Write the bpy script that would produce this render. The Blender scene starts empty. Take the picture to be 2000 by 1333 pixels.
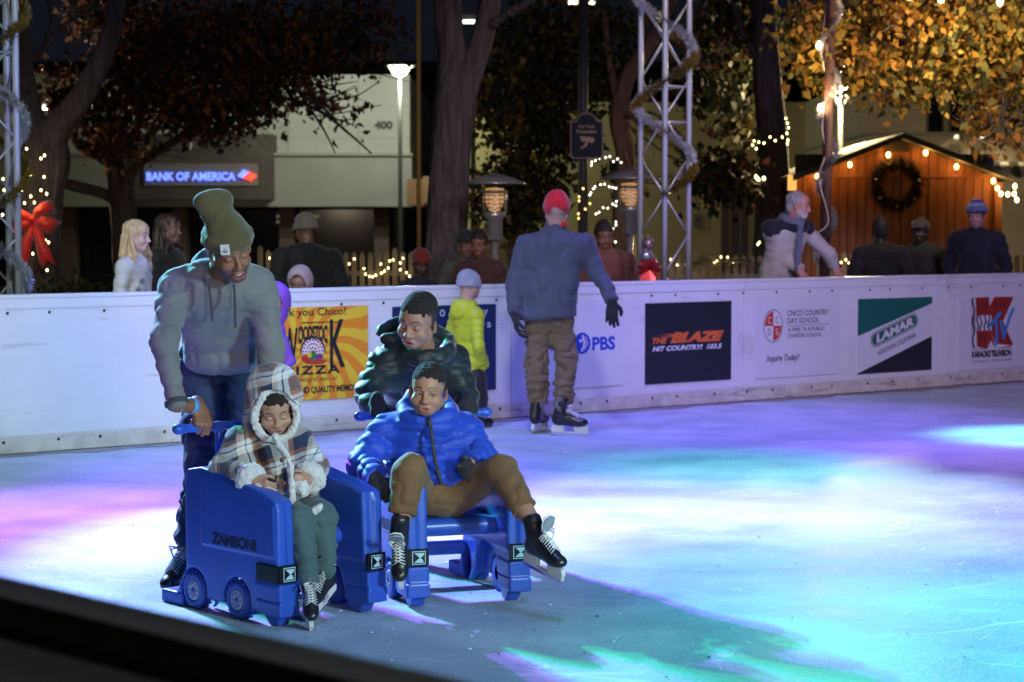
# Night ice rink: visitors pushing children in blue skating aids, decorated plaza behind
import bpy, math, random
import numpy as np
from mathutils import Vector, Matrix
random.seed(7); RS = np.random.RandomState(11)
sc = bpy.context.scene
C = sc.collection
R = math.radians
# ------------------------------------------------------------------ camera
FPX = 3889.0                      # focal length in pixels of the 2000 px wide photograph (70 mm lens)
TILT = math.atan(221.5 / FPX)     # looks slightly down
CAMH = 1.48
cam = bpy.data.cameras.new('camera'); camo = bpy.data.objects.new('camera', cam); C.objects.link(camo)
cam.sensor_width = 36; cam.lens = 36 * FPX / 2000.0
cam.clip_start = 0.1; cam.clip_end = 2000
camo.location = (0, 0, CAMH); camo.rotation_euler = (R(90) - TILT, 0, 0)
cam.dof.use_dof = True; cam.dof.focus_distance = 8.2; cam.dof.aperture_fstop = 5.0
sc.camera = camo
# ------------------------------------------------------------------ world (night) and exposure
w = bpy.data.worlds.new('World'); sc.world = w; w.use_nodes = True
wt = w.node_tree; bg = wt.nodes['Background']
bg.inputs[0].default_value = (0.30, 0.38, 0.62, 1); bg.inputs[1].default_value = 0.016
vs = sc.view_settings; vs.view_transform = 'Standard'; vs.look = 'None'; vs.exposure = 0; vs.gamma = 1
try:
    sc.cycles.use_denoising = True; sc.cycles.max_bounces = 6; sc.cycles.diffuse_bounces = 3; sc.cycles.sample_clamp_indirect = 4
    sc.cycles.caustics_reflective = False; sc.cycles.caustics_refractive = False
except Exception: pass

cT, sT = math.cos(TILT), math.sin(TILT)
def W(px, py, D):
    """point of the place that stands D metres in front of the camera where the photograph shows (px, py)"""
    u = (px - 1000) / FPX; v = (666.5 - py) / FPX
    return np.array([D * u, D * (cT + v * sT), CAMH + D * (-sT + v * cT)])
def G(px, py, z=0.0):
    v = (666.5 - py) / FPX
    return W(px, py, (z - CAMH) / (-sT + v * cT))
def WY(px, py, Y):
    """like W but on the upright plane Y metres down the view"""
    v = (666.5 - py) / FPX; return W(px, py, Y / (cT + v * sT))
def gd(py):      # depth of the ice at this row
    return CAMH / (sT - (666.5 - py) / FPX * cT)
A = lambda *a: np.array(a, float)
def nrm(v): v = np.asarray(v, float); return v / (np.linalg.norm(v) + 1e-12)
def lerp(a, b, t): return np.asarray(a) * (1 - t) + np.asarray(b) * t

# ------------------------------------------------------------------ stage lamps
def spot(name, loc, aim, power, col, deg, blend=.6, size=.06, parent=None):
    l = bpy.data.lights.new(name, 'SPOT'); l.energy = power; l.color = col; l.spot_size = R(deg); l.spot_blend = blend; l.shadow_soft_size = size
    o = bpy.data.objects.new(name, l); C.objects.link(o); o.location = loc
    o.rotation_euler = Vector(np.asarray(aim, float) - np.asarray(loc, float)).to_track_quat('-Z', 'Y').to_euler()
    return o
def plight(name, loc, power, col, size=.05):
    l = bpy.data.lights.new(name, 'POINT'); l.energy = power; l.color = col; l.shadow_soft_size = size
    o = bpy.data.objects.new(name, l); C.objects.link(o); o.location = tuple(loc)
    return o
# the rink is washed by coloured stage lamps on the truss towers and the (unseen) lighting bridge above the ice
TL = A(-4.3, 13.2, 4.2)                      # lamps on the left truss tower
def gp(px, py): g = G(px, py); return g
KA = G(1330, 1165) + A(0, 0, .2)
spot('stage_lamp_green', TL + A(-.17, -.11, .06), KA, 1900, (.0, 1, .28), 42, .45, .02)
spot('stage_lamp_violet', TL + A(.17, .11, -.08), KA, 3900, (.40, .08, 1), 42, .45, .02)
spot('stage_lamp_blue', TL + A(-.05, -.05, -.02), KA, 3200, (.04, .44, 1), 42, .45, .02)
spot('stage_lamp_rose', TL + A(.0, .05, -.06), KA, 950, (1, .30, .70), 42, .45, .02)
spot('stage_lamp_green', TL + A(-.25, -.2, .3), A(-.75, 8.2, 1.35), 2600, (.0, 1, .30), 15, .5, .02)
spot('stage_lamp_violet', A(-4.2, 6.2, 2.1), A(-1.15, 8.15, .85), 190, (.30, .08, 1), 14, .4, .03)
def wash(px, py, col, power, deg, hgt=5.5, dx=0, dy=1.5, blend=1.):
    g = gp(px, py); spot('stage_lamp_wash', g + A(dx, dy, hgt), g, power, col, deg, blend, .12)
wash(60, 1030, (.60, .22, 1), 2700, 36, 5.5, -1, 1)
wash(330, 1000, (.42, .14, 1), 1100, 36, 5.5, -1, 1)
wash(620, 930, (.22, .08, 1), 1700, 40, 5.5, -1, 1)
wash(850, 1050, (.75, .40, 1), 1500, 26, 5.5, 0, 1)
wash(1150, 990, (.66, .42, 1), 2000, 30, 6, 1, 1)
wash(1550, 965, (.46, .74, 1), 2200, 32, 6, 2, 1)
wash(1900, 1000, (.50, .36, 1), 2600, 32, 6, 2, 1)
wash(2060, 852, (.28, 1, .90), 4600, 17, 6, 2, 1)
wash(1450, 912, (.0, .9, .75), 1100, 24, 6, 2, 1)
wash(2020, 1260, (.0, .80, .66), 1150, 38, 5, 1.5, 1)
wash(1700, 1110, (.10, .38, 1), 1200, 30, 5, 1.5, 1)
wash(1500, 830, (.22, .14, 1), 1700, 50, 6, 0, -1)
wash(700, 880, (.14, .20, 1), 1300, 60, 6, 0, -1)
wash(1880, 890, (.40, .22, 1), 2200, 26, 6, 2, 1)
spot('stage_lamp_wash', (.3, 7.5, 7), (.6, 7.2, 0), 520, (.14, .34, 1), 75, 1, .8)  # added soft overhead fill that tints the shadows blue
# unseen spots added to fill people, boards, tower, bow and near shelf
spot('fill_spot', (4.8, 1.2, 2.8), (-.6, 7.9, 1.2), 2500, (.55, .86, 1), 36, 1, .35)
spot('fill_spot', (1.3, .6, 1.9), (-.4, 8, 1.35), 800, (1, .78, .62), 30, 1, .35)
spot('fill_spot', (5, 7, 6.5), (4.5, 19, .6), 2700, (.66, .48, 1), 52, 1, .35)
spot('fill_spot', (0, 6, 6.5), (0, 16, .6), 1500, (.76, .76, 1), 46, 1, .35)
spot('fill_spot', (-5, 5, 6.5), (-3, 14, .3), 1800, (.78, 1, .90), 44, 1, .35)
spot('fill_spot', (2.5, 9, 4.2), (1.3, 17, 3.0), 1000, (1, .82, .72), 30, 1, .35)  # added to brighten the middle truss tower
spot('fill_spot', (-6, 8, 4), W(40, 430, 18.2), 700, (1, .80, .66), 24, 1, .3)
spot('fill_spot', (-2.2, -2.5, 3.6), (-.75, 1.9, 1), 45, (1, .86, .75), 34, 1, .3)  # added behind the camera to light the near rail and shelf

# ------------------------------------------------------------------ materials
def mat(name, col=(.5, .5, .5), rough=.6, metal=0., var=None, bump=None, em=None, spec=.5, attr=False, sheen=0, coat=0, trans=0, alpha=1, stretch=None, wave=None, sss=0, scuff=None):
    m = bpy.data.materials.new(name); m.use_nodes = True; nt = m.node_tree; N = nt.nodes; L = nt.links
    p = N['Principled BSDF']
    p.inputs['Base Color'].default_value = (*col, 1); p.inputs['Roughness'].default_value = rough; p.inputs['Metallic'].default_value = metal
    p.inputs['Specular IOR Level'].default_value = spec
    if sheen: p.inputs['Sheen Weight'].default_value = sheen; p.inputs['Sheen Roughness'].default_value = .5
    if coat: p.inputs['Coat Weight'].default_value = coat; p.inputs['Coat Roughness'].default_value = .15
    if trans: p.inputs['Transmission Weight'].default_value = trans
    if sss: p.inputs['Subsurface Weight'].default_value = sss; p.inputs['Subsurface Radius'].default_value = (.012, .005, .003); p.inputs['Subsurface Scale'].default_value = .6
    if em: p.inputs['Emission Color'].default_value = (*em[0], 1); p.inputs['Emission Strength'].default_value = em[1]
    src = None
    tc = N.new('ShaderNodeTexCoord'); vec = tc.outputs['Object']
    if stretch:
        mp = N.new('ShaderNodeMapping'); mp.inputs['Scale'].default_value = stretch; L.new(vec, mp.inputs[0]); vec = mp.outputs[0]
    if attr:
        a = N.new('ShaderNodeAttribute'); a.attribute_name = 'Col'; src = a.outputs['Color']
    if var:
        n = N.new('ShaderNodeTexNoise'); n.inputs['Scale'].default_value = var[0]; n.inputs['Detail'].default_value = 5; n.inputs['Roughness'].default_value = .65
        L.new(vec, n.inputs['Vector'])
        mr = N.new('ShaderNodeMapRange'); mr.inputs['From Min'].default_value = .3; mr.inputs['From Max'].default_value = .7
        mr.inputs['To Min'].default_value = 1 - var[1]; mr.inputs['To Max'].default_value = 1 + var[1]; L.new(n.outputs['Fac'], mr.inputs['Value'])
        vm = N.new('ShaderNodeVectorMath'); vm.operation = 'SCALE'; L.new(mr.outputs[0], vm.inputs['Scale'])
        if src: L.new(src, vm.inputs[0])
        else: vm.inputs[0].default_value = col
        src = vm.outputs[0]
    for sf in scuff or ():      # worn marks: (noise scale, stretch, rotation, threshold, colour, strength)
        mp = N.new('ShaderNodeMapping'); mp.inputs['Scale'].default_value = sf[1]; mp.inputs['Rotation'].default_value = sf[2]; L.new(tc.outputs['Object'], mp.inputs[0])
        n = N.new('ShaderNodeTexNoise'); n.inputs['Scale'].default_value = sf[0]; n.inputs['Detail'].default_value = 6; n.inputs['Roughness'].default_value = .7; L.new(mp.outputs[0], n.inputs['Vector'])
        r = N.new('ShaderNodeMapRange'); r.inputs[1].default_value = sf[3]; r.inputs[2].default_value = sf[3] + .05; r.inputs[4].default_value = sf[5]; L.new(n.outputs['Fac'], r.inputs[0])
        mx = N.new('ShaderNodeMix'); mx.data_type = 'RGBA'; L.new(r.outputs[0], mx.inputs[0]); mx.inputs[7].default_value = (*sf[4], 1)
        if src: L.new(src, mx.inputs[6])
        else: mx.inputs[6].default_value = (*col, 1)
        src = mx.outputs[2]
    if src: L.new(src, p.inputs['Base Color'])
    h = None
    if bump:
        n = N.new('ShaderNodeTexNoise'); n.inputs['Scale'].default_value = bump[0]; n.inputs['Detail'].default_value = 4; L.new(vec, n.inputs['Vector']); h = n.outputs['Fac']
        b = N.new('ShaderNodeBump'); b.inputs['Strength'].default_value = bump[1]; b.inputs['Distance'].default_value = bump[2] if len(bump) > 2 else .01
        L.new(h, b.inputs['Height']); L.new(b.outputs[0], p.inputs['Normal'])
    return m
_M = {}
def M(name, *a, **k):
    if name not in _M: _M[name] = mat(name, *a, **k)
    return _M[name]

# ------------------------------------------------------------------ objects
def tag(o, label=None, cat=None, group=None, kind=None):
    if label: o['label'] = label
    if cat: o['category'] = cat
    if group: o['group'] = group
    if kind: o['kind'] = kind
    return o
def empty(name, loc=(0, 0, 0), label=None, cat=None, group=None, rz=0):
    o = bpy.data.objects.new(name, None); C.objects.link(o); o.location = tuple(float(x) for x in loc); o.rotation_euler = (0, 0, rz)
    o.empty_display_size = .1
    return tag(o, label, cat, group)
def copy_tree(o, parent=None):
    c = o.copy(); C.objects.link(c); c.parent = parent
    for ch in list(o.children): copy_tree(ch, c)
    return c
def mkobj(name, V, F, mats, parent=None, origin=None, smooth=True, mi=None, col=None):
    """link one mesh object; V in the frame of the thing (or of the world with origin given)"""
    V = np.asarray(V, float)
    if origin is not None: V = V - np.asarray(origin, float)
    me = bpy.data.meshes.new(name)
    if isinstance(F, np.ndarray):
        n = F.shape[1]
        me.vertices.add(len(V)); me.vertices.foreach_set('co', V.astype(np.float32).ravel())
        me.loops.add(F.size); me.loops.foreach_set('vertex_index', F.astype(np.int32).ravel())
        me.polygons.add(len(F)); me.polygons.foreach_set('loop_start', np.arange(0, F.size, n, dtype=np.int32))
        try: me.polygons.foreach_set('loop_total', np.full(len(F), n, dtype=np.int32))
        except Exception: pass
        me.update(calc_edges=True)
    else:
        me.from_pydata([tuple(v) for v in V], [], [tuple(int(i) for i in f) for f in F])
    if not isinstance(mats, (list, tuple)): mats = [mats]
    for m in mats: me.materials.append(m)
    if mi is not None: me.polygons.foreach_set('material_index', np.asarray(mi, np.int32))
    if smooth is True: me.polygons.foreach_set('use_smooth', np.ones(len(me.polygons), bool))
    elif smooth is not False: me.polygons.foreach_set('use_smooth', np.asarray(smooth, bool))
    if col is not None:
        a = me.color_attributes.new('Col', 'FLOAT_COLOR', 'POINT')
        c4 = np.ones((len(V), 4), np.float32); c4[:, :3] = col; a.data.foreach_set('color', c4.ravel())
    me.validate(); me.update()
    o = bpy.data.objects.new(name, me); C.objects.link(o)
    if parent is not None: o.parent = parent
    elif origin is not None: o.location = tuple(float(x) for x in origin)
    return o
def frame(d, up=(0, 0, 1)):
    """rotation whose X column is d, Z column near up"""
    x = nrm(d); z = np.asarray(up, float); z = z - x * z.dot(x)
    if np.linalg.norm(z) < 1e-6: z = A(0, 1, 0) - x * x[1]
    z = nrm(z); y = np.cross(z, x); return np.stack([x, y, z], 1)
class MB:
    def __init__(s): s.V = []; s.F = []; s.S = []; s.MI = []; s.n = 0
    def add(s, V, F, smooth=False, mi=0):
        V = np.asarray(V, float); b = s.n; s.V.append(V); s.n += len(V)
        for f in F: s.F.append([i + b for i in f]); s.S.append(smooth); s.MI.append(mi)
    def box(s, c, size, Rm=None, mi=0, bev=0):
        h = np.asarray(size, float) / 2; c = np.asarray(c, float)
        if bev:
            q = []
            for sz in (-1, 1):
                for ring in ((h[2] - bev, 1) if sz == 1 else (h[2], 0), (h[2], 0) if sz == 1 else (h[2] - bev, 1)):
                    z, full = ring; i = 0 if full else bev
                    hx, hy = h[0] - i, h[1] - i; b = bev if full else 0.0001
                    q += [(-hx + b, -hy, z * sz), (hx - b, -hy, z * sz), (hx, -hy + b, z * sz), (hx, hy - b, z * sz), (hx - b, hy, z * sz), (-hx + b, hy, z * sz), (-hx, hy - b, z * sz), (-hx, -hy + b, z * sz)]
            V = np.array(q); F = [list(range(7, -1, -1)), list(range(24, 32))]
            for r in range(3):
                for k in range(8): F.append([r * 8 + k, r * 8 + (k + 1) % 8, r * 8 + 8 + (k + 1) % 8, r * 8 + 8 + k])
        else:
            V = np.array([(x, y, z) for z in (-h[2], h[2]) for y in (-h[1], h[1]) for x in (-h[0], h[0])])
            F = [(0, 2, 3, 1), (4, 5, 7, 6), (0, 1, 5, 4), (2, 6, 7, 3), (0, 4, 6, 2), (1, 3, 7, 5)]
        if Rm is not None: V = V @ np.asarray(Rm).T
        s.add(V + c, F, False, mi); return s
    def tube(s, P, r, n=8, mi=0, caps=True, smooth=True, up=(0, 0, 1)):
        P = np.asarray(P, float); r = np.broadcast_to(np.asarray(r, float), (len(P),))
        V = []; prev = None
        for i in range(len(P)):
            d = nrm(P[min(i + 1, len(P) - 1)] - P[max(i - 1, 0)])
            if prev is None:
                u = np.asarray(up, float) if abs(np.dot(d, up)) < .95 else A(1, 0, 0)
            else: u = prev
            u = nrm(u - d * u.dot(d)); prev = u; v = np.cross(d, u)
            for k in range(n):
                a = 2 * math.pi * k / n; V.append(P[i] + r[i] * (math.cos(a) * u + math.sin(a) * v))
        F = []
        for i in range(len(P) - 1):
            for k in range(n): F.append((i * n + k, i * n + (k + 1) % n, (i + 1) * n + (k + 1) % n, (i + 1) * n + k))
        s.add(V, F, smooth, mi)
        if caps:
            b = s.n - len(V); s.F.append([b + k for k in range(n)][::-1]); s.F.append([b + (len(P) - 1) * n + k for k in range(n)]); s.S += [False, False]; s.MI += [mi, mi]
        return s
    def lathe(s, prof, c=(0, 0, 0), n=24, mi=0, Rm=None, smooth=True):
        V = []; F = []
        for (r, z) in prof:
            for k in range(n):
                a = 2 * math.pi * k / n; V.append((r * math.cos(a), r * math.sin(a), z))
        for i in range(len(prof) - 1):
            for k in range(n): F.append((i * n + k, i * n + (k + 1) % n, (i + 1) * n + (k + 1) % n, (i + 1) * n + k))
        V = np.array(V)
        if Rm is not None: V = V @ np.asarray(Rm).T
        s.add(V + np.asarray(c, float), F, smooth, mi); return s
    def ball(s, c, r, n=12, mi=0):
        r = np.broadcast_to(np.asarray(r, float), (3,)); m = max(4, n // 2)
        prof = [(max(math.sin(math.pi * i / m), 1e-3), -math.cos(math.pi * i / m)) for i in range(m + 1)]
        V = []; F = []
        for (q, z) in prof:
            for k in range(n):
                a = 2 * math.pi * k / n; V.append((q * math.cos(a) * r[0], q * math.sin(a) * r[1], z * r[2]))
        for i in range(m):
            for k in range(n): F.append((i * n + k, i * n + (k + 1) % n, (i + 1) * n + (k + 1) % n, (i + 1) * n + k))
        s.add(np.array(V) + np.asarray(c, float), F, True, mi); return s
    def prism(s, poly, O, X, Y, t, mi=0, smooth=False):
        """polygon (2-D) laid out from O along X and Y, thickness vector t"""
        O, X, Y, t = [np.asarray(q, float) for q in (O, X, Y, t)]; n = len(poly)
        base = [O + X * p[0] + Y * p[1] for p in poly]; V = base + [b + t for b in base]
        ar = sum(poly[i][0] * poly[(i + 1) % n][1] - poly[(i + 1) % n][0] * poly[i][1] for i in range(n)) * np.dot(np.cross(X, Y), t)
        F = [list(range(n))[::-1], list(range(n, 2 * n))] + [(i, (i + 1) % n, n + (i + 1) % n, n + i) for i in range(n)]
        if ar < 0: F = [list(f)[::-1] for f in F]
        s.add(V, F, smooth, mi); return s
    def build(s, name, mats, parent=None, origin=None, smooth=None, **k):
        V = np.concatenate(s.V) if s.V else np.zeros((0, 3))
        return mkobj(name, V, s.F, mats, parent, origin, s.S if smooth is None else smooth, s.MI, **k)
def build_local(mb, name, mats, parent, loc, **k):
    """a child mesh whose own origin is loc in its parent's frame"""
    o = mb.build(name, mats, parent, **k); o.location = tuple(float(v) for v in loc); return o

_fonts = {}
def text_mesh(body, size, bold=0, shear=0, spacing=1.0, sx=1.0):
    cu = bpy.data.curves.new('t', 'FONT'); cu.body = body; cu.size = size; cu.offset = bold; cu.shear = shear; cu.space_character = spacing
    cu.align_x = 'CENTER'; cu.align_y = 'CENTER'; cu.resolution_u = 3; cu.fill_mode = 'FRONT'
    o = bpy.data.objects.new('t', cu); C.objects.link(o); bpy.context.view_layer.update()
    me = bpy.data.meshes.new_from_object(o.evaluated_get(bpy.context.evaluated_depsgraph_get()))
    V = np.array([v.co[:] for v in me.vertices]).reshape(-1, 3); F = [tuple(p.vertices) for p in me.polygons]
    bpy.data.objects.remove(o); bpy.data.curves.remove(cu); bpy.data.meshes.remove(me)
    if len(V): V[:, 0] *= sx
    return V, F
def add_text(mb, body, O, X, Y, width=None, height=None, mi=0, bold=0, shear=0, spacing=1., size=1., warp=None, z=0.0):
    """flat lettering centred on O in the plane of unit vectors X, Y; scaled to width and/or height"""
    V, F = text_mesh(body, 1., bold, shear, spacing)
    if not len(V): return
    lo, hi = V.min(0), V.max(0); c = (lo + hi) / 2; V = V - c; wd = hi - lo
    fx = width / wd[0] if width else (height / wd[1] if height else size); fy = height / wd[1] if height else fx
    P = np.stack([V[:, 0] * fx, V[:, 1] * fy], 1)
    if warp: P = warp(P)
    X, Y = np.asarray(X, float), np.asarray(Y, float); Nn = np.cross(X, Y)
    mb.add(np.asarray(O, float) + P[:, :1] * X + P[:, 1:2] * Y + Nn * z, F, False, mi)

# ------------------------------------------------------------------ distance-field modeller (smooth organic shapes)
_LAT = RS.rand(32, 32, 32).astype(np.float32)
def vnoise(P):
    i = np.floor(P).astype(int); f = P - i; f = f * f * (3 - 2 * f); i &= 31; j = (i + 1) & 31
    x0, y0, z0 = i[:, 0], i[:, 1], i[:, 2]; x1, y1, z1 = j[:, 0], j[:, 1], j[:, 2]; fx, fy, fz = f[:, 0], f[:, 1], f[:, 2]
    L = _LAT
    a = L[x0, y0, z0] * (1 - fx) + L[x1, y0, z0] * fx; b = L[x0, y1, z0] * (1 - fx) + L[x1, y1, z0] * fx
    c = L[x0, y0, z1] * (1 - fx) + L[x1, y0, z1] * fx; d = L[x0, y1, z1] * (1 - fx) + L[x1, y1, z1] * fx
    return (a * (1 - fy) + b * fy) * (1 - fz) + (c * (1 - fy) + d * fy) * fz - .5
class SDF:
    def __init__(s): s.P = []; s.noise = []; s.fine = []
    def _add(s, lo, hi, fn, k, mode): s.P.append((np.asarray(lo, float), np.asarray(hi, float), fn, k, mode)); return s
    def cap(s, a, b, ra, rb=None, k=.02, mode='u', q=None, w=None, flat=None):
        """tapered capsule; q=(n, amp) quilt bulges, w=(n, amp, phase) folds, flat=(axis, factor) squashes along an axis"""
        a, b = np.asarray(a, float), np.asarray(b, float); rb = ra if rb is None else rb
        rm = max(ra, rb) + (abs(w[1]) if w else 0) + (abs(q[1]) if q else 0)
        ba = b - a; L2 = max(ba.dot(ba), 1e-10)
        def fn(X, Y, Z):
            px, py, pz = X - a[0], Y - a[1], Z - a[2]
            t = np.clip((px * ba[0] + py * ba[1] + pz * ba[2]) / L2, 0, 1)
            dx, dy, dz = px - ba[0] * t, py - ba[1] * t, pz - ba[2] * t
            if flat is not None:
                ax = flat[0]; e = (dx * ax[0] + dy * ax[1] + dz * ax[2]) * (flat[1] - 1); dx = dx + e * ax[0]; dy = dy + e * ax[1]; dz = dz + e * ax[2]
            d = np.sqrt(dx * dx + dy * dy + dz * dz)
            r = ra + (rb - ra) * t
            if q: r = r + q[1] * (np.abs(np.sin(math.pi * q[0] * t)) ** .7 - .5)
            if w: r = r + .4 * w[1] * np.sin(6.283 * (w[0] * t + w[2]) + 14 * (dx * .7 + dy) + 9 * dz)
            d = d - r
            if flat is not None and flat[1] > 1: d = d / flat[1] ** .5
            return d
        m = 1.0 if flat is None else max(1, 1 / flat[1])
        return s._add(np.minimum(a, b) - rm * m, np.maximum(a, b) + rm * m, fn, k, mode)
    def ell(s, c, r, Rm=None, k=.02, mode='u'):
        c = np.asarray(c, float); r = np.broadcast_to(np.asarray(r, float), (3,)).copy(); I = np.eye(3) if Rm is None else np.asarray(Rm)
        ext = np.sqrt(((I * r[None, :]) ** 2).sum(1))
        def fn(X, Y, Z):
            p = [X - c[0], Y - c[1], Z - c[2]]
            u = [(p[0] * I[0, j] + p[1] * I[1, j] + p[2] * I[2, j]) / r[j] for j in range(3)]
            k0 = np.sqrt(u[0] ** 2 + u[1] ** 2 + u[2] ** 2); k1 = np.sqrt((u[0] / r[0]) ** 2 + (u[1] / r[1]) ** 2 + (u[2] / r[2]) ** 2)
            return k0 * (k0 - 1) / (k1 + 1e-6)
        return s._add(c - ext, c + ext, fn, k, mode)
    def box(s, c, h, Rm=None, rd=.01, k=.01, mode='u'):
        c = np.asarray(c, float); h = np.asarray(h, float) - rd; I = np.eye(3) if Rm is None else np.asarray(Rm)
        ext = (np.abs(I) * (h + rd)[None, :]).sum(1)
        def fn(X, Y, Z):
            p = [X - c[0], Y - c[1], Z - c[2]]
            u = [np.abs(p[0] * I[0, j] + p[1] * I[1, j] + p[2] * I[2, j]) - h[j] for j in range(3)]
            o = np.sqrt(sum(np.maximum(x, 0) ** 2 for x in u)); return o + np.minimum(np.maximum(np.maximum(u[0], u[1]), u[2]), 0) - rd
        return s._add(c - ext, c + ext, fn, k, mode)
    def ext(s, poly, y0, y1, rd=.01, k=.01, mode='u'):
        """polygon in x-z extruded along y"""
        P = np.asarray(poly, float); lo = P.min(0); hi = P.max(0); yc = (y0 + y1) / 2; hy = abs(y1 - y0) / 2 - rd
        def fn(X, Y, Z):
            x, z = np.broadcast_arrays(X[:, :, 0] if X.ndim == 3 else X, Z[0] if Z.ndim == 3 else Z)
            x = X[:, 0, 0][:, None] + 0 * Z[0, 0, :][None, :]; z = 0 * x + Z[0, 0, :][None, :]
            d = np.full(x.shape, 1e9); sg = np.ones(x.shape); n = len(P)
            for i in range(n):
                a = P[i]; b = P[i - 1]; e = b - a; wx, wz = x - a[0], z - a[1]
                t = np.clip((wx * e[0] + wz * e[1]) / e.dot(e), 0, 1); d = np.minimum(d, (wx - e[0] * t) ** 2 + (wz - e[1] * t) ** 2)
                c1 = z >= a[1]; c2 = z < b[1]; c3 = e[0] * wz > e[1] * wx
                sg = np.where((c1 & c2 & c3) | (~c1 & ~c2 & ~c3), -sg, sg)
            d2 = (sg * np.sqrt(d) + rd)[:, None, :]; dy = np.abs(Y - yc) - hy
            return np.minimum(np.maximum(d2, dy), 0) + np.sqrt(np.maximum(d2, 0) ** 2 + np.maximum(dy, 0) ** 2) - rd
        return s._add((lo[0], min(y0, y1), lo[1]), (hi[0], max(y0, y1), hi[1]), fn, k, mode)
    def plane(s, p, n, lo, hi, k=.004):
        """cut everything on the side the normal points to, inside the box lo..hi"""
        p = np.asarray(p, float); n = nrm(n)
        def fn(X, Y, Z): return -((X - p[0]) * n[0] + (Y - p[1]) * n[1] + (Z - p[2]) * n[2])
        return s._add(lo, hi, fn, k, 'c')
    def cut(s, p, n, r, k=.004):
        """round-off cut: removes what lies beyond p along n within radius r"""
        p = np.asarray(p, float); n = nrm(n); c = p + n * r
        def fn(X, Y, Z):
            h = (X - p[0]) * n[0] + (Y - p[1]) * n[1] + (Z - p[2]) * n[2]
            rr = np.sqrt((X - c[0]) ** 2 + (Y - c[1]) ** 2 + (Z - c[2]) ** 2) - r * 1.42
            return np.maximum(-h, rr)
        return s._add(c - r * 1.42, c + r * 1.42, fn, k, 's')
    def mesh(s, h, noise=None, fine=None):
        """fine = (centre, radius, step): smaller cells round a head; noise = [(scale, amp)]"""
        add = [p for p in s.P if p[4] == 'u']; lo = np.min([p[0] for p in add], 0) - 3 * h; hi = np.max([p[1] for p in add], 0) + 3 * h
        ax = []
        for i in range(3):
            if fine:
                a, b = fine[0][i] - fine[1], fine[0][i] + fine[1]; a = max(a, lo[i]); b = min(b, hi[i])
                g = [np.arange(lo[i], a, h), np.arange(a, b, fine[2]), np.arange(b, hi[i] + h, h)]
                g = np.concatenate([x for x in g if len(x)]); g = g[np.concatenate([[True], np.diff(g) > fine[2] * .3])]
            else: g = np.arange(lo[i], hi[i] + h, h)
            ax.append(g)
        F = np.full([len(g) for g in ax], .3, np.float32)
        for (l, u, fn, k, mode) in s.P:
            m = max(k, 0) + 2.5 * h
            sl = []
            for i in range(3):
                a = np.searchsorted(ax[i], l[i] - m); b = np.searchsorted(ax[i], u[i] + m, 'right'); sl.append(slice(a, b))
            if any(q.stop - q.start < 1 for q in sl): continue
            X = ax[0][sl[0]][:, None, None]; Y = ax[1][sl[1]][None, :, None]; Z = ax[2][sl[2]][None, None, :]
            d = fn(X, Y, Z).astype(np.float32); f = F[sl[0], sl[1], sl[2]]
            if mode == 's': f2, d2 = f, -d; hh = np.clip(.5 - .5 * (d2 - f2) / k, 0, 1) if k > 0 else (f2 > d2) * 1.; F[sl[0], sl[1], sl[2]] = d2 * (1 - hh) + f2 * hh + k * hh * (1 - hh)
            elif k > 0: hh = np.clip(.5 + .5 * (d - f) / k, 0, 1); F[sl[0], sl[1], sl[2]] = d * (1 - hh) + f * hh - k * hh * (1 - hh)
            else: F[sl[0], sl[1], sl[2]] = np.minimum(f, d)
        if noise:
            idx = np.argwhere(np.abs(F) < 3 * h + .02); Pn = np.stack([ax[i][idx[:, i]] for i in range(3)], 1)
            v = 0
            for nz in noise:
                sc_ = np.asarray(nz[0], float) if np.ndim(nz[0]) else np.array([nz[0]] * 3, float)
                q_ = vnoise(Pn * sc_ + 7.3); v = v + (nz[1] * 2 * q_ if nz[1] > 0 else -nz[1] * (1 - 5 * np.minimum(np.abs(q_), .2)) * 1.0)   # negative amplitude: sharp creases
            F[idx[:, 0], idx[:, 1], idx[:, 2]] += v.astype(np.float32)
        return surfnets(F, ax)
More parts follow.
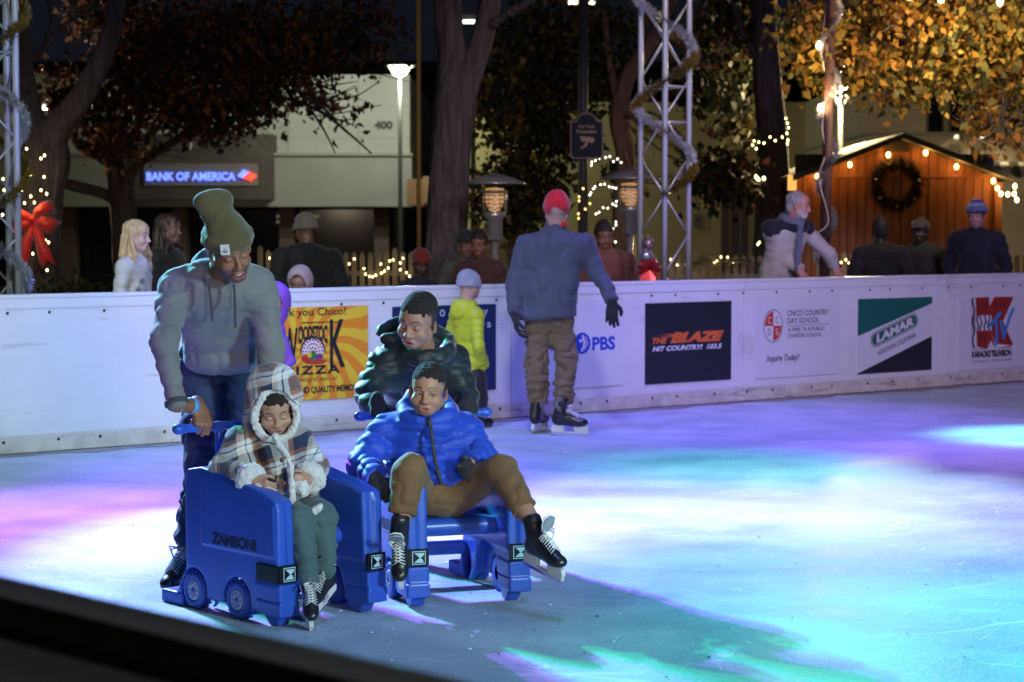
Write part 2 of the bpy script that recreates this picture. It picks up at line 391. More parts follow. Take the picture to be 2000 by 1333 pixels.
def surfnets(F, ax):
    for i in range(3):
        sl = [slice(None)] * 3; sl[i] = 0; F[tuple(sl)] = np.maximum(F[tuple(sl)], .01); sl[i] = -1; F[tuple(sl)] = np.maximum(F[tuple(sl)], .01)
    S = F < 0
    n = sum(S[a:S.shape[0] - 1 + a, b:S.shape[1] - 1 + b, c:S.shape[2] - 1 + c].astype(np.int8) for a in (0, 1) for b in (0, 1) for c in (0, 1))
    act = (n > 0) & (n < 8); ids = np.full(act.shape, -1, np.int64); I = np.argwhere(act); ids[act] = np.arange(len(I))
    acc = np.zeros((len(I), 3)); cnt = np.zeros(len(I))
    cr = [(a, b, c) for a in (0, 1) for b in (0, 1) for c in (0, 1)]
    val = {q: F[I[:, 0] + q[0], I[:, 1] + q[1], I[:, 2] + q[2]].astype(float) for q in cr}
    for q in cr:
        for i in range(3):
            if q[i] == 0:
                p = list(q); p[i] = 1; p = tuple(p); a, b = val[q], val[p]; m = (a < 0) != (b < 0)
                t = np.where(m, a / np.where(m, a - b, 1), 0)
                pos = np.stack([q[j] + (t if j == i else 0 * t) for j in range(3)], 1); acc[m] += pos[m]; cnt[m] += 1
    fr = acc / cnt[:, None]
    V = np.stack([ax[i][I[:, i]] + fr[:, i] * (ax[i][I[:, i] + 1] - ax[i][I[:, i]]) for i in range(3)], 1)
    Fs = []
    for i in range(3):
        j, k = (i + 1) % 3, (i + 2) % 3
        s0 = [slice(None)] * 3; s1 = [slice(None)] * 3; s0[i] = slice(0, -1); s1[i] = slice(1, None)
        A0 = S[tuple(s0)]; A1 = S[tuple(s1)]; m = A0 != A1
        E = np.argwhere(m)
        E = E[(E[:, j] > 0) & (E[:, k] > 0) & (E[:, j] < S.shape[j] - 1) & (E[:, k] < S.shape[k] - 1)]
        def cell(dj, dk):
            q = E.copy(); q[:, j] -= dj; q[:, k] -= dk; return ids[q[:, 0], q[:, 1], q[:, 2]]
        Q = np.stack([cell(1, 1), cell(0, 1), cell(0, 0), cell(1, 0)], 1)
        fl = ~A0[E[:, 0], E[:, 1], E[:, 2]]; Q[fl] = Q[fl][:, ::-1]; Fs.append(Q)
    Fq = np.concatenate(Fs); Fq = Fq[(Fq >= 0).all(1)]
    return V, Fq
def sdfobj(S, name, mats, h, parent=None, origin=None, noise=None, fine=None, colf=None, mif=None):
    V, F = S.mesh(h, noise, fine)
    col = colf(V) if colf else None
    mi = mif(V[F].mean(1)) if mif else None
    return mkobj(name, V, F, mats, parent, origin, True, mi, col)

# ================================================================== ground, ice, barrier
m_ground = M('plaza_concrete', (.10, .095, .09), .85, var=(3, .3), bump=(40, .3, .01))
def ice_mat():
    m = bpy.data.materials.new('ice'); m.use_nodes = True; nt = m.node_tree; N = nt.nodes; L = nt.links; p = N['Principled BSDF']
    tc = N.new('ShaderNodeTexCoord')
    def noise(scale, st, rot, detail=4):
        mp = N.new('ShaderNodeMapping'); mp.inputs['Scale'].default_value = st; mp.inputs['Rotation'].default_value = (0, 0, rot); L.new(tc.outputs['Object'], mp.inputs[0])
        n = N.new('ShaderNodeTexNoise'); n.inputs['Scale'].default_value = scale; n.inputs['Detail'].default_value = detail; L.new(mp.outputs[0], n.inputs['Vector']); return n.outputs['Fac']
    def mr(v, a, b, c, d):
        q = N.new('ShaderNodeMapRange'); q.inputs[1].default_value = a; q.inputs[2].default_value = b; q.inputs[3].default_value = c; q.inputs[4].default_value = d; L.new(v, q.inputs[0]); return q.outputs[0]
    def mth(op, a, b):
        q = N.new('ShaderNodeMath'); q.operation = op
        for i, v in enumerate((a, b)):
            if isinstance(v, (int, float)): q.inputs[i].default_value = v
            else: L.new(v, q.inputs[i])
        return q.outputs[0]
    # skate scratches: thin lines where stretched, warped noise crosses a level
    def scratch(scale, st, rot, wd):
        mp0 = N.new('ShaderNodeTexNoise'); mp0.inputs['Scale'].default_value = .8; L.new(tc.outputs['Object'], mp0.inputs['Vector'])
        va = N.new('ShaderNodeVectorMath'); va.operation = 'SCALE'; va.inputs['Scale'].default_value = .35; L.new(mp0.outputs['Color'], va.inputs[0])
        vb = N.new('ShaderNodeVectorMath'); vb.operation = 'ADD'; L.new(tc.outputs['Object'], vb.inputs[0]); L.new(va.outputs[0], vb.inputs[1])
        mr_ = N.new('ShaderNodeMapping'); mr_.inputs['Rotation'].default_value = (0, 0, rot); L.new(vb.outputs[0], mr_.inputs[0]); mp = N.new('ShaderNodeMapping'); mp.inputs['Scale'].default_value = st; L.new(mr_.outputs[0], mp.inputs[0])
        n = N.new('ShaderNodeTexNoise'); n.inputs['Scale'].default_value = scale; n.inputs['Detail'].default_value = 0; L.new(mp.outputs[0], n.inputs['Vector'])
        return mr(mth('ABSOLUTE', mth('SUBTRACT', n.outputs['Fac'], .5), 0), 0, wd, 1, 0)
    s = mth('MAXIMUM', mth('MAXIMUM', scratch(14, (1, .022, 1), 1.15, .011), scratch(11, (1, .02, 1), 2.0, .009)), mth('MAXIMUM', scratch(9, (1, .022, 1), 1.5, .007), scratch(16, (1, .025, 1), .45, .008)))
    frost = noise(2.2, (1, 1, 1), 0, 8); chips = noise(60, (1, .5, 1), .3, 3)
    cr = N.new('ShaderNodeValToRGB'); cr.color_ramp.elements[0].position = .3; cr.color_ramp.elements[1].position = .72
    cr.color_ramp.elements[0].color = (.30, .40, .48, 1); cr.color_ramp.elements[1].color = (.60, .70, .76, 1)
    f2 = mth('ADD', mth('MULTIPLY', frost, .72), mth('MULTIPLY', chips, .28)); L.new(f2, cr.inputs[0])
    mx = N.new('ShaderNodeMix'); mx.data_type = 'RGBA'; L.new(cr.outputs[0], mx.inputs[6]); mx.inputs[7].default_value = (.80, .83, .86, 1); L.new(mth('MULTIPLY', s, .5), mx.inputs[0])
    L.new(mx.outputs[2], p.inputs['Base Color'])
    L.new(mr(frost, .3, .7, .42, .62), p.inputs['Roughness']); p.inputs['IOR'].default_value = 1.31; p.inputs['Specular IOR Level'].default_value = .22
    h = mth('ADD', mth('MULTIPLY', chips, .5), mth('ADD', mth('MULTIPLY', s, -.6), mth('MULTIPLY', noise(14, (1, .6, 1), .8, 6), 1.0)))
    b = N.new('ShaderNodeBump'); b.inputs['Strength'].default_value = .35; b.inputs['Distance'].default_value = .012; L.new(h, b.inputs['Height']); L.new(b.outputs[0], p.inputs['Normal'])
    return m
m_ice = ice_mat()
mb = MB(); mb.box((0, 60, -.055), (400, 400, .1)); tag(mb.build('ground', m_ground), kind='structure')

# far barrier: a straight run of dasher boards
P0 = G(0, 891); P1 = G(2000, 745)
BU = nrm(P1 - P0); BN = A(BU[1], -BU[0], 0)          # along the run, towards the camera
BH = 1.03
def on_plane(px, py, O=P0, n=BN, off=0.):
    """point where the sight line through (px, py) meets the vertical plane of the boards (moved off metres towards the rink)"""
    d = W(px, py, 1.) - A(0, 0, CAMH); O2 = O + n * off
    t = np.dot(O2 - A(0, 0, CAMH), n) / np.dot(d, n); return A(0, 0, CAMH) + d * t
def bs(px): return np.dot(on_plane(px, 700) - P0, BU)
def bp(s, z, off=0.): return P0 + BU * s + A(0, 0, z) + BN * off
# ice sheet (rink interior): polygon bounded by the far boards
mb = MB(); c0, c1 = bp(-16, 0), bp(26, 0); q = [c0, c1, c1 + BN * 24, c0 + BN * 24]
mb.add([A(p[0], p[1], 0) for p in q], [(0, 1, 2, 3)] if np.cross(q[1] - q[0], q[2] - q[0])[2] > 0 else [(3, 2, 1, 0)])
tag(mb.build('ice', m_ice), kind='structure')
m_board = M('board_plastic', (.74, .75, .74), .34, var=(1.3, .07), bump=(3, .05, .01), scuff=[(3, (.5, .5, 6), (0, .1, 0), .62, (.30, .30, .32), .35), (9, (.25, .25, 4), (0, -.25, 0), .66, (.18, .18, .20), .5), (1.1, (1, 1, 1.5), (0, 0, 0), .60, (.55, .56, .52), .5)])
m_board2 = M('kick_plastic', (.62, .61, .50), .45, var=(6, .2), bump=(8, .15, .01), scuff=[(6, (.4, .4, 5), (0, .05, 0), .58, (.16, .15, .13), .6), (25, (1, 1, 1), (0, 0, 0), .62, (.25, .22, .18), .5)])
m_seam = M('seam_dark', (.05, .05, .055), .8); m_bolt = M('bolt', (.04, .04, .045), .4, .8)
m_dirtice = M('slush', (.30, .29, .27), .7, var=(12, .25), bump=(30, .4, .01))
bar = empty('rink_barrier', P0, 'long white plastic rink barrier with bolted panels, screw heads and a scuffed kick strip', 'barrier')
seams = [bs(450), bs(999), bs(1453), bs(1845)]; step = np.mean(np.diff(seams))
edges = [seams[0] - step * k for k in (4, 3, 2, 1)] + seams + [seams[-1] + step * k for k in (1, 2, 3, 4)]
Rb = np.stack([BU, -BN, A(0, 0, 1)], 1)   # x along, y away, z up
for a, b in zip(edges[:-1], edges[1:]):
    c = (a + b) / 2; L_ = b - a - .006
    mb = MB(); mb.box(bp(c, .57, -.02), (L_, .04, .90), Rb, bev=.004)
    mb.box(bp(c, .5, -.075), (L_ - .05, .05, .96), Rb, 1); mb.build('board_panel', [m_board, m_seam], bar, P0)
    mb = MB(); mb.box(bp(c, .064, -.014), (L_, .04, .112), Rb, bev=.004); mb.build('kick_strip', m_board2, bar, P0)
    mb = MB(); mb.box(bp(c, BH - .0, -.045), (L_ + .004, .11, .03), Rb, bev=.008); mb.box(bp(c, BH - .045, .004), (L_, .008, .06), Rb); mb.build('cap_rail', m_board, bar, P0)
def bolt_mesh():
    mb = MB(); Rz = np.stack([BU, A(0, 0, 1), BN], 1); mb.lathe([(.0001, .004), (.007, .004), (.010, .001), (.011, -.002)], (0, 0, 0), 8, Rm=Rz); return mb
bo0 = bolt_mesh().build('bolt', m_bolt, bar); first = True; nb = 0
s = edges[2]
while s < edges[-3] and nb < 96:
    for z, off in ((BH - .105, .003), (.085, .0095)):
        o = bo0 if first else bo0.copy()
        if not first: C.objects.link(o); o.parent = bar
        first = False; o.location = tuple(bp(s + .06 * math.sin(s * 7 + z), z, off) - P0); nb += 1
    s += .37
for e in edges[4:8]:
    for z in (.32, .78):
        for d in (-.035, .035):
            if nb < 100: o = bo0.copy(); C.objects.link(o); o.parent = bar; o.location = tuple(bp(e + d, z, .003) - P0); nb += 1
# slush strip along the foot of the boards
mb = MB(); pts = []; n = 90
for i in range(n + 1):
    s = -3 + i * 14. / n; pts.append(bp(s, .004, .0)); pts.append(bp(s, .004, .12 + .05 * math.sin(i * 1.7) + .04 * math.sin(i * .6)))
mb.add(pts, [(2 * i, 2 * i + 1, 2 * i + 3, 2 * i + 2) for i in range(n)]); tag(mb.build('slush', m_dirtice), kind='stuff')

# near barrier, out of focus at the lower left: white cap with the lamps' cyan glow put into its colour, dark rail and pale wall below
NA, NB_ = W(0, 1140, 2.62), W(930, 1345, 2.0); nd = nrm(A(NB_[0] - NA[0], NB_[1] - NA[1], 0)); nn = A(-nd[1], nd[0], 0)
if nn[1] < 0: nn = -nn
zt = 1.0; NO = A(NA[0], NA[1], 0); Rn = np.stack([nd, nn, A(0, 0, 1)], 1)
nb_ = empty('near_barrier', NO, 'dark topped rink barrier running out of focus across the lower left corner', 'barrier')
mb = MB(); mb.box(NO + nd * .5 + nn * -.02 + A(0, 0, zt - .5), (7, .04, .98), Rn); mb.build('board_panel', M('board_plastic'), nb_, NO)
mb = MB(); mb.box(NO + nd * .5 + nn * -.012 + A(0, 0, zt), (7, .06, .04), Rn, bev=.01); mb.build('cap_rail', M('cap_glow_tint', (.55, .66, .70), .6), nb_, NO)
mb = MB(); mb.box(NO + nd * .5 + nn * -.106 + A(0, 0, zt - .01), (7, .12, .05), Rn, bev=.012); mb.build('hand_rail', M('dark_wood', (.020, .014, .010), .9, var=(14, .3), spec=.04), nb_, NO)
mb = MB(); mb.box(NO + nd * .5 + nn * -.42 + A(0, 0, zt - .02), (7, .5, .05), Rn); mb.build('shelf', M('shelf_grey', (.55, .54, .52), .9, var=(20, .1), spec=.05), nb_, NO)

# ================================================================== sponsor boards on the far barrier
def ad(name, label, L, Rt, T, Bt, m, group='sponsor boards on the barrier'):
    """plate between columns L and Rt; T, Bt rows at its right edge"""
    a = on_plane(L, T, off=.004); b = on_plane(Rt, T, off=.004); c = on_plane(Rt, Bt, off=.004)
    s0 = np.dot(a - P0, BU); s1 = np.dot(b - P0, BU); z1 = b[2]; z0 = c[2]
    mb = MB(); mb.box(bp((s0 + s1) / 2, (z0 + z1) / 2, .006), (s1 - s0, .006, z1 - z0), Rb)
    O = bp((s0 + s1) / 2, (z0 + z1) / 2, .0092); o = mb.build(name, m, None, O); tag(o, label, 'sign', group)
    return o, O, s1 - s0, z1 - z0
def Lp(mb, pts, O, z=.001, mi=0):
    n = len(pts); ar = sum(pts[i][0] * pts[(i + 1) % n][1] - pts[(i + 1) % n][0] * pts[i][1] for i in range(n))
    V = [O + BU * p[0] + A(0, 0, p[1]) + BN * z for p in pts]; mb.add(V, [list(range(n)) if ar > 0 else list(range(n))[::-1]], False, mi)
def circ(cx, cy, rx, ry=None, n=28, a0=0, a1=6.2832):
    ry = ry or rx; full = a1 - a0 > 6.28
    p = [(cx + rx * math.cos(a0 + (a1 - a0) * i / n), cy + ry * math.sin(a0 + (a1 - a0) * i / n)) for i in range(n if full else n + 1)]
    return p if full else p + [(cx, cy)]
def uv(O, px, py):
    p = on_plane(px, py, off=.009) - O; return np.dot(p, BU), p[2]
Z_ = A(0, 0, 1)
def flat(name, c=None, r=.5): return M(name, c, r) if c else _M[name]
ink = flat('ink', (.012, .012, .014)); inkblue = flat('ink_navy', (.015, .025, .09)); white = flat('print_white', (.75, .75, .74)); red = flat('print_red', (.55, .04, .02))
# 1 pizza board
o, O, w_, h_ = ad('advertising_board', 'orange and yellow sunburst pizza board thanking Chico beside the adult in beanie', 506, 718, 597, 775, flat('print_orange', (.78, .26, .015)))
mb = MB(); cx, cy = uv(O, 611, 690)
for k in range(15):
    a0 = k * 6.2832 / 15; seg = 8; Lft = []; Rgt = []
    for i in range(seg + 1):
        r = .0 + (.62) * i / seg; sw = .22 * math.sin(r * 9); hw = .105
        for lst, sg in ((Lft, hw), (Rgt, -hw)):
            a = a0 + sw + sg; x, y = cx + r * math.cos(a), cy + r * math.sin(a)
            lst.append((min(max(x, -w_ / 2), w_ / 2), min(max(y, -h_ / 2), h_ / 2)))
    for i in range(seg):
        q = [Lft[i], Lft[i + 1], Rgt[i + 1], Rgt[i]]
        if i == 0: q = [Lft[0], Lft[1], Rgt[1]]
        if abs(sum(q[j][0] * q[(j + 1) % len(q)][1] - q[(j + 1) % len(q)][0] * q[j][1] for j in range(len(q)))) > 1e-6: Lp(mb, q, O, .0005 + .00001 * k)
mb.build('sunburst', flat('print_yellow', (.80, .52, .03)), o, O)
mb = MB()
def T(mb, O, body, px, py, wpx, hpx, **k):
    """lettering centred at a photograph position, sized in photograph pixels"""
    a = uv(O, px - wpx / 2, py); b = uv(O, px + wpx / 2, py); c = uv(O, px, py - hpx / 2); d = uv(O, px, py + hpx / 2); m_ = uv(O, px, py)
    add_text(mb, body, O + BU * m_[0] + A(0, 0, m_[1]), BU, Z_, b[0] - a[0], c[1] - d[1], **k)
T(mb, O, 'Thank you Chico!', 598, 612, 156, 20, bold=.012, z=.0022)
def arch(P, lift=.03):
    hw = abs(P[:, 0]).max(); t = P[:, 0] / hw; P = P.copy(); P[:, 1] = P[:, 1] * (1.15 - .35 * (1 - t * t)) + lift * (1 - t * t) * .6; return P
T(mb, O, 'OODSTOC', 611, 655, 58, 34, bold=.05, spacing=.9, z=.0022, warp=arch)
T(mb, O, 'W', 566, 678, 32, 74, bold=.03, z=.0022); T(mb, O, 'K', 659, 671, 30, 94, bold=.02, z=.0022)
x0 = uv(O, 588, 630); x1 = uv(O, 662, 628); Lp(mb, [(x0[0], x0[1]), (x1[0], x1[1]), (x1[0], x1[1] - .008), (x0[0], x0[1] - .008)], O, .0022)
T(mb, O, 'PIZZA', 611, 723, 108, 17, bold=.035, spacing=1.25, z=.0022)
T(mb, O, 'Celebrating 42 years of:', 610, 742, 98, 11, shear=.4, z=.0022)
T(mb, O, 'FRIENDS AND QUALITY MEMORIES', 622, 762, 178, 15, bold=.03, spacing=.95, z=.0022)
mb.build('lettering', ink, o, O)
mb = MB(); pc = uv(O, 611, 688)
Lp(mb, circ(pc[0], pc[1] - .01, .108, .125, 32, 0, 3.1416), O, .0012, 0); Lp(mb, circ(pc[0], pc[1] - .01, .094, .111, 32, 0, 3.1416), O, .0016, 1)
for ring, nn_ in ((.082, 11), (.058, 8), (.033, 5)):
    for k in range(nn_):
        a = math.pi * (k + .5) / nn_; Lp(mb, circ(pc[0] + ring * math.cos(a), pc[1] - .008 + ring * 1.18 * math.sin(a), .0085, .0095, 8), O, .0020, 2)
for (dx, dy, rx, ry, mi) in ((-.06, -.045, .04, .025, 2), (0, -.025, .028, .038, 3), (.05, -.035, .035, .02, 4), (.02, -.07, .095, .02, 2), (-.03, -.02, .02, .02, 5)):
    Lp(mb, circ(pc[0] + dx, pc[1] + dy, rx, ry, 14), O, .0023 + .0002 * mi, mi)
mb.build('logo', [ink, white, red, flat('print_green', (.03, .20, .04)), flat('print_purple', (.12, .06, .22)), flat('print_yellow')], o, O)
# 2 navy board: only scraps of its lettering show past the children
o, O, w_, h_ = ad('advertising_board', 'navy blue board half hidden behind the child in the yellow jacket', 766, 968, 594, 761, flat('print_navy', (.012, .022, .10), .4))
mb = MB(); T(mb, O, 'O', 864, 612, 10, 13, bold=.01); T(mb, O, 'y', 949, 612, 8, 14); T(mb, O, 's', 955, 635, 7, 10); T(mb, O, 's', 926, 700, 7, 9); T(mb, O, 'ate', 938, 741, 24, 15, bold=.02); mb.build('lettering', white, o, O)
# 3 white board
o, O, w_, h_ = ad('advertising_board', 'white board with blue head emblem and PBS letters behind the red hatted skater', 1030, 1216, 587, 752, flat('print_panel', (.70, .71, .73), .35))
mb = MB(); T(mb, O, 'PBS', 1179, 671, 45, 27, bold=.035, z=.001); T(mb, O, 'X', 1081, 678, 14, 18, bold=.03, z=.001); c = uv(O, 1137, 671); rr = .085
Lp(mb, circ(c[0], c[1], rr), O, .001)
mb.build('lettering', flat('print_blue', (.015, .06, .50)), o, O)
mb = MB()   # face profiles in the disc
for k, (dx, mi) in enumerate(((.012, 0), (.036, 0))):
    prof = [(0, .075), (.012, .05), (.010, .03), (.028, .008), (.014, 0), (.022, -.012), (.012, -.02), (.020, -.034), (0, -.046), (-.004, -.075)]
    wdt = .010 if k else .022
    for i in range(len(prof) - 1):
        a, b = prof[i], prof[i + 1]; s_ = .86 if k == 0 else .7
        Lp(mb, [(c[0] + dx + a[0] - wdt, c[1] + a[1] * s_), (c[0] + dx + a[0], c[1] + a[1] * s_), (c[0] + dx + b[0], c[1] + b[1] * s_), (c[0] + dx + b[0] - wdt, c[1] + b[1] * s_)], O, .0018)
Lp(mb, circ(c[0] - .018, c[1] + .02, .014), O, .0018); mb.build('logo', white, o, O)
# 4 black board
o, O, w_, h_ = ad('advertising_board', 'dark charcoal board with orange flaming BLAZE radio lettering', 1260, 1428, 588, 741, flat('print_charcoal', (.022, .024, .032), .35))
mb = MB(); T(mb, O, 'BLAZE', 1362, 658, 106, 21, bold=.07, shear=.35, z=.001, spacing=.95); T(mb, O, 'THE', 1289, 666, 30, 12, bold=.05, shear=.35, z=.001)
for k in range(3):
    a, b = uv(O, 1273 + 5 * k, 652 + 3 * k), uv(O, 1318, 655 + 2 * k); Lp(mb, [a, (b[0], b[1] + .009), b, ((a[0] + b[0]) / 2, a[1] - .006)], O, .001)
mb.build('lettering', flat('print_flame', (.72, .15, .035)), o, O)
mb = MB(); T(mb, O, 'HIT COUNTRY!  103.5', 1343, 679, 136, 10, bold=.04, shear=.3, z=.001); mb.build('caption', white, o, O)
# 5 school board
o, O, w_, h_ = ad('advertising_board', 'white school board with a red and white quartered CCDS crest', 1474, 1640, 576, 730, flat('print_panel'))
mb = MB(); T(mb, O, 'CHICO COUNTRY', 1578, 611, 80, 11, bold=.012, z=.001); T(mb, O, 'DAY SCHOOL', 1569, 626, 62, 11, bold=.012, z=.001); T(mb, O, 'A FREE TK-8 PUBLIC', 1575, 643, 72, 8, bold=.01, z=.001); T(mb, O, 'CHARTER SCHOOL', 1572, 655, 66, 8, bold=.01, z=.001)
a, b = uv(O, 1539, 637), uv(O, 1619, 632); Lp(mb, [a, b, (b[0], b[1] - .004), (a[0], a[1] - .004)], O, .001)
T(mb, O, 'Inquire Today!', 1529, 701, 64, 17, bold=.02, shear=.35, z=.001); c = uv(O, 1510, 637)
Lp(mb, circ(c[0], c[1], .115, .142, 40), O, .001); mb.build('lettering', flat('ink_dark', (.03, .035, .07)), o, O)
mb = MB(); Lp(mb, circ(c[0], c[1], .108, .135, 40), O, .0014, 0)
for k in range(4): Lp(mb, circ(c[0], c[1], .100, .126, 12, k * 1.5708, (k + 1) * 1.5708), O, .0018, (0, 1, 0, 1)[k])
for ch, dx, dy, mi in (('C', -.045, .05, 0), ('C', .045, .05, 2), ('D', -.045, -.05, 2), ('S', .045, -.05, 0)):
    add_text(mb, ch, O + BU * (c[0] + dx) + A(0, 0, c[1] + dy), BU, Z_, .038, .056, mi=mi, z=.0022)
mb.build('crest', [white, red, flat('ink_dark')], o, O)
# 6 green and black board
o, O, w_, h_ = ad('advertising_board', 'board with white diagonal band reading LAMAR between teal and charcoal corners', 1675, 1820, 580, 722, flat('print_panel'))
mb = MB(); hw, hh = w_ / 2, h_ / 2
Lp(mb, [(-hw, hh), (hw, hh), (hw, hh - .06), (-hw, -hh + .34)], O, .001, 0); Lp(mb, [(-hw, -hh), (hw, -hh), (hw, -hh + .31), (-hw, -hh + .005)], O, .001, 1)
ang = math.atan2(.31, w_); ux = BU * math.cos(ang) + Z_ * math.sin(ang); uy = -BU * math.sin(ang) + Z_ * math.cos(ang); c = uv(O, 1747, 645)
def pill(L_, H, n=8):
    p = [(L_ / 2 - H / 2 + H / 2 * math.cos(-1.5708 + math.pi * i / n), H / 2 * math.sin(-1.5708 + math.pi * i / n)) for i in range(n + 1)]
    return p + [(-x, -y) for x, y in p]
for (l_, hgt, mi, z) in ((.66, .135, 0, .0014), (.64, .117, 2, .0018), (.625, .103, 0, .0022)):
    V = [O + BU * c[0] + Z_ * c[1] + ux * x + uy * y + BN * z for x, y in pill(l_, hgt)]; mb.add(V, [list(range(len(V)))], False, mi)
mb.build('stripe', [flat('print_teal', (.012, .13, .10)), flat('print_charcoal'), white], o, O)
mb = MB(); add_text(mb, 'LAMAR', O + BU * c[0] + Z_ * c[1], ux, uy, .52, .076, bold=.05, shear=.2, z=.0026); mb.build('lettering', white, o, O)
mb = MB(); c = uv(O, 1752, 672); add_text(mb, 'NORTHERN CALIFORNIA', O + BU * c[0] + Z_ * c[1], ux, uy, .53, .046, bold=.01, z=.0014); mb.build('caption', flat('ink_dark'), o, O)
# 7 karaoke board
o, O, w_, h_ = ad('advertising_board', 'white karaoke television board with red block K and blue brushed TV letters', 1873, 2022, 577, 715, flat('print_panel'))
def U(x, y): # logo coordinates from the enlarged view of the photograph
    return uv(O, 1850 + x / 7.407, 560 + y / 7.407)
mb = MB()
Lp(mb, [U(345, 165), U(605, 150), U(612, 290), U(680, 150), U(960, 150), U(805, 500), U(950, 830), U(915, 885), U(695, 895), U(630, 780), U(575, 905), U(360, 915)], O, .001, 0)
Lp(mb, [U(352, 172), U(410, 172), U(425, 870), U(540, 900), U(365, 905)], O, .0014, 1)
Lp(mb, [U(360, 420), U(640, 415), U(640, 635), U(362, 640)], O, .0014, 1); Lp(mb, [U(628, 640), U(690, 820), U(930, 860), U(700, 888)], O, .0014, 1)
for k, (x, y0, y1) in enumerate(((378, 180, 890), (440, 420, 636), (485, 420, 636), (545, 418, 634), (600, 418, 634))):
    n = 10; wv = 22 if k else 26; yy = [y0 + (y1 - y0) * i / n for i in range(n + 1)]; ph = k * 1.3
    for i in range(n):
        xa = x + 14 * math.sin(yy[i] / (45 if k == 0 else 30) + ph); xb = x + 14 * math.sin(yy[i + 1] / (45 if k == 0 else 30) + ph)
        Lp(mb, [U(xa - wv / 2, yy[i]), U(xa + wv / 2, yy[i]), U(xb + wv / 2, yy[i + 1]), U(xb - wv / 2, yy[i + 1])], O, .0018, 2)
for k, (x, y0, y1) in enumerate(((450, 190, 390), (510, 180, 400), (565, 200, 380), (700, 200, 380), (770, 190, 330), (830, 200, 320), (470, 660, 850), (540, 660, 860), (720, 700, 840), (800, 720, 850), (880, 700, 830))):
    Lp(mb, [U(x - 6, y0), U(x + 12, (y0 + y1) / 2 - 20), U(x + 4, y1), U(x - 14, (y0 + y1) / 2 + 15)], O, .0018, 3)
mb.build('logo', [flat('print_brick', (.34, .03, .02)), white, ink, flat('print_maroon', (.09, .02, .02))], o, O)
mb = MB()
def stroke(pts, wd, z):
    P = [A(*U(*p)) for p in pts]
    for i in range(len(P) - 1):
        d = nrm(P[i + 1] - P[i]); n_ = A(-d[1], d[0]) * wd; Lp(mb, [tuple(P[i] + n_), tuple(P[i] - n_), tuple(P[i + 1] - n_), tuple(P[i + 1] + n_)], O, z + i * .0001)
    for k, p in enumerate(P): Lp(mb, circ(p[0], p[1], wd, n=12), O, z + .0005 + k * .0001)
stroke([(585, 590), (680, 490), (765, 385)], .018, .0026); stroke([(690, 470), (715, 600), (710, 830)], .019, .0034); stroke([(770, 510), (795, 620), (810, 740), (850, 600), (900, 440), (950, 330)], .018, .0042)
mb.build('tv_letters', flat('print_sky', (.03, .27, .62)), o, O)
mb = MB(); T(mb, O, 'KARAOKE TELEVISION', 1937, 691, 77, 13, bold=.05, spacing=.85, z=.001); T(mb, O, '131 W 2ND ST, CHICO, CA 95928', 1937, 705, 77, 6, z=.001); mb.build('lettering', ink, o, O)

# crumbs of ice and grit lying on the surface
n = 500; px_ = RS.rand(n) * 2400 - 200; py_ = 880 + 450 * RS.rand(n) ** .8; V = []; F = []; MI = []
for i in range(n):
    g = G(px_[i], py_[i], .004); r = .0015 + .005 * RS.rand() ** 3; a = RS.rand(4) * .7 + np.arange(4) * 1.57
    b = len(V); V += [g + A(r * math.cos(t) * (1 + RS.rand()), r * math.sin(t), 0) for t in a] + [g + A(0, 0, r * .9)]
    F += [(b, b + 1, b + 4), (b + 1, b + 2, b + 4), (b + 2, b + 3, b + 4), (b + 3, b, b + 4)]; MI += [1 if RS.rand() < .2 else 0] * 4
tag(mkobj('ice_shavings', V, F, [M('ice_crumb', (.8, .85, .9), .3), M('grit', (.03, .03, .035), .8)], smooth=False, mi=MI), kind='stuff')

# ================================================================== trusses and tinsel
m_alu = M('aluminium', (.60, .59, .60), .35, .45, bump=(60, .05))
def truss(px, D, label, rot, side=.29, h=8.0):
    O = G(px, 700); O = W(px, 540, D); O[2] = 0
    t = empty('truss_tower', O, label, 'truss tower', 'lighting truss towers'); c, s = math.cos(rot), math.sin(rot); P = []
    for a, b in ((-1, -1), (1, -1), (1, 1), (-1, 1)):
        x, y = a * side / 2, b * side / 2; P.append(A(x * c - y * s, x * s + y * c, 0))
    for p in P:
        m_ = MB(); m_.tube([p, p + A(0, 0, h)], .0245, 12); m_.build('chord_tube', m_alu, t)
    for i in range(4):
        a, b = P[i], P[(i + 1) % 4]; m_ = MB(); z = .1; k = i % 2
        while z < h - .6:
            m_.tube([(a if k else b) + A(0, 0, z), (b if k else a) + A(0, 0, z + .33)], .008, 6); z += .33; k = 1 - k
        for z in (2.37, 2.67, 4.8, 5.1, .1, .1 + .33 * 23): m_.tube([a + A(0, 0, z), b + A(0, 0, z)], .009, 6)
        m_.build('lattice', m_alu, t)
    m_ = MB(); m_.box((0, 0, .01), (.5, .5, .02)); m_.build('base_plate', m_alu, t)
    return O
TR1 = truss(1297, 17.0, 'silver lattice truss tower standing behind the barrier, wrapped in tinsel', .72)
TR2 = truss(-14, 13.7, 'silver lattice truss tower at the left edge beside the red bow', .45)
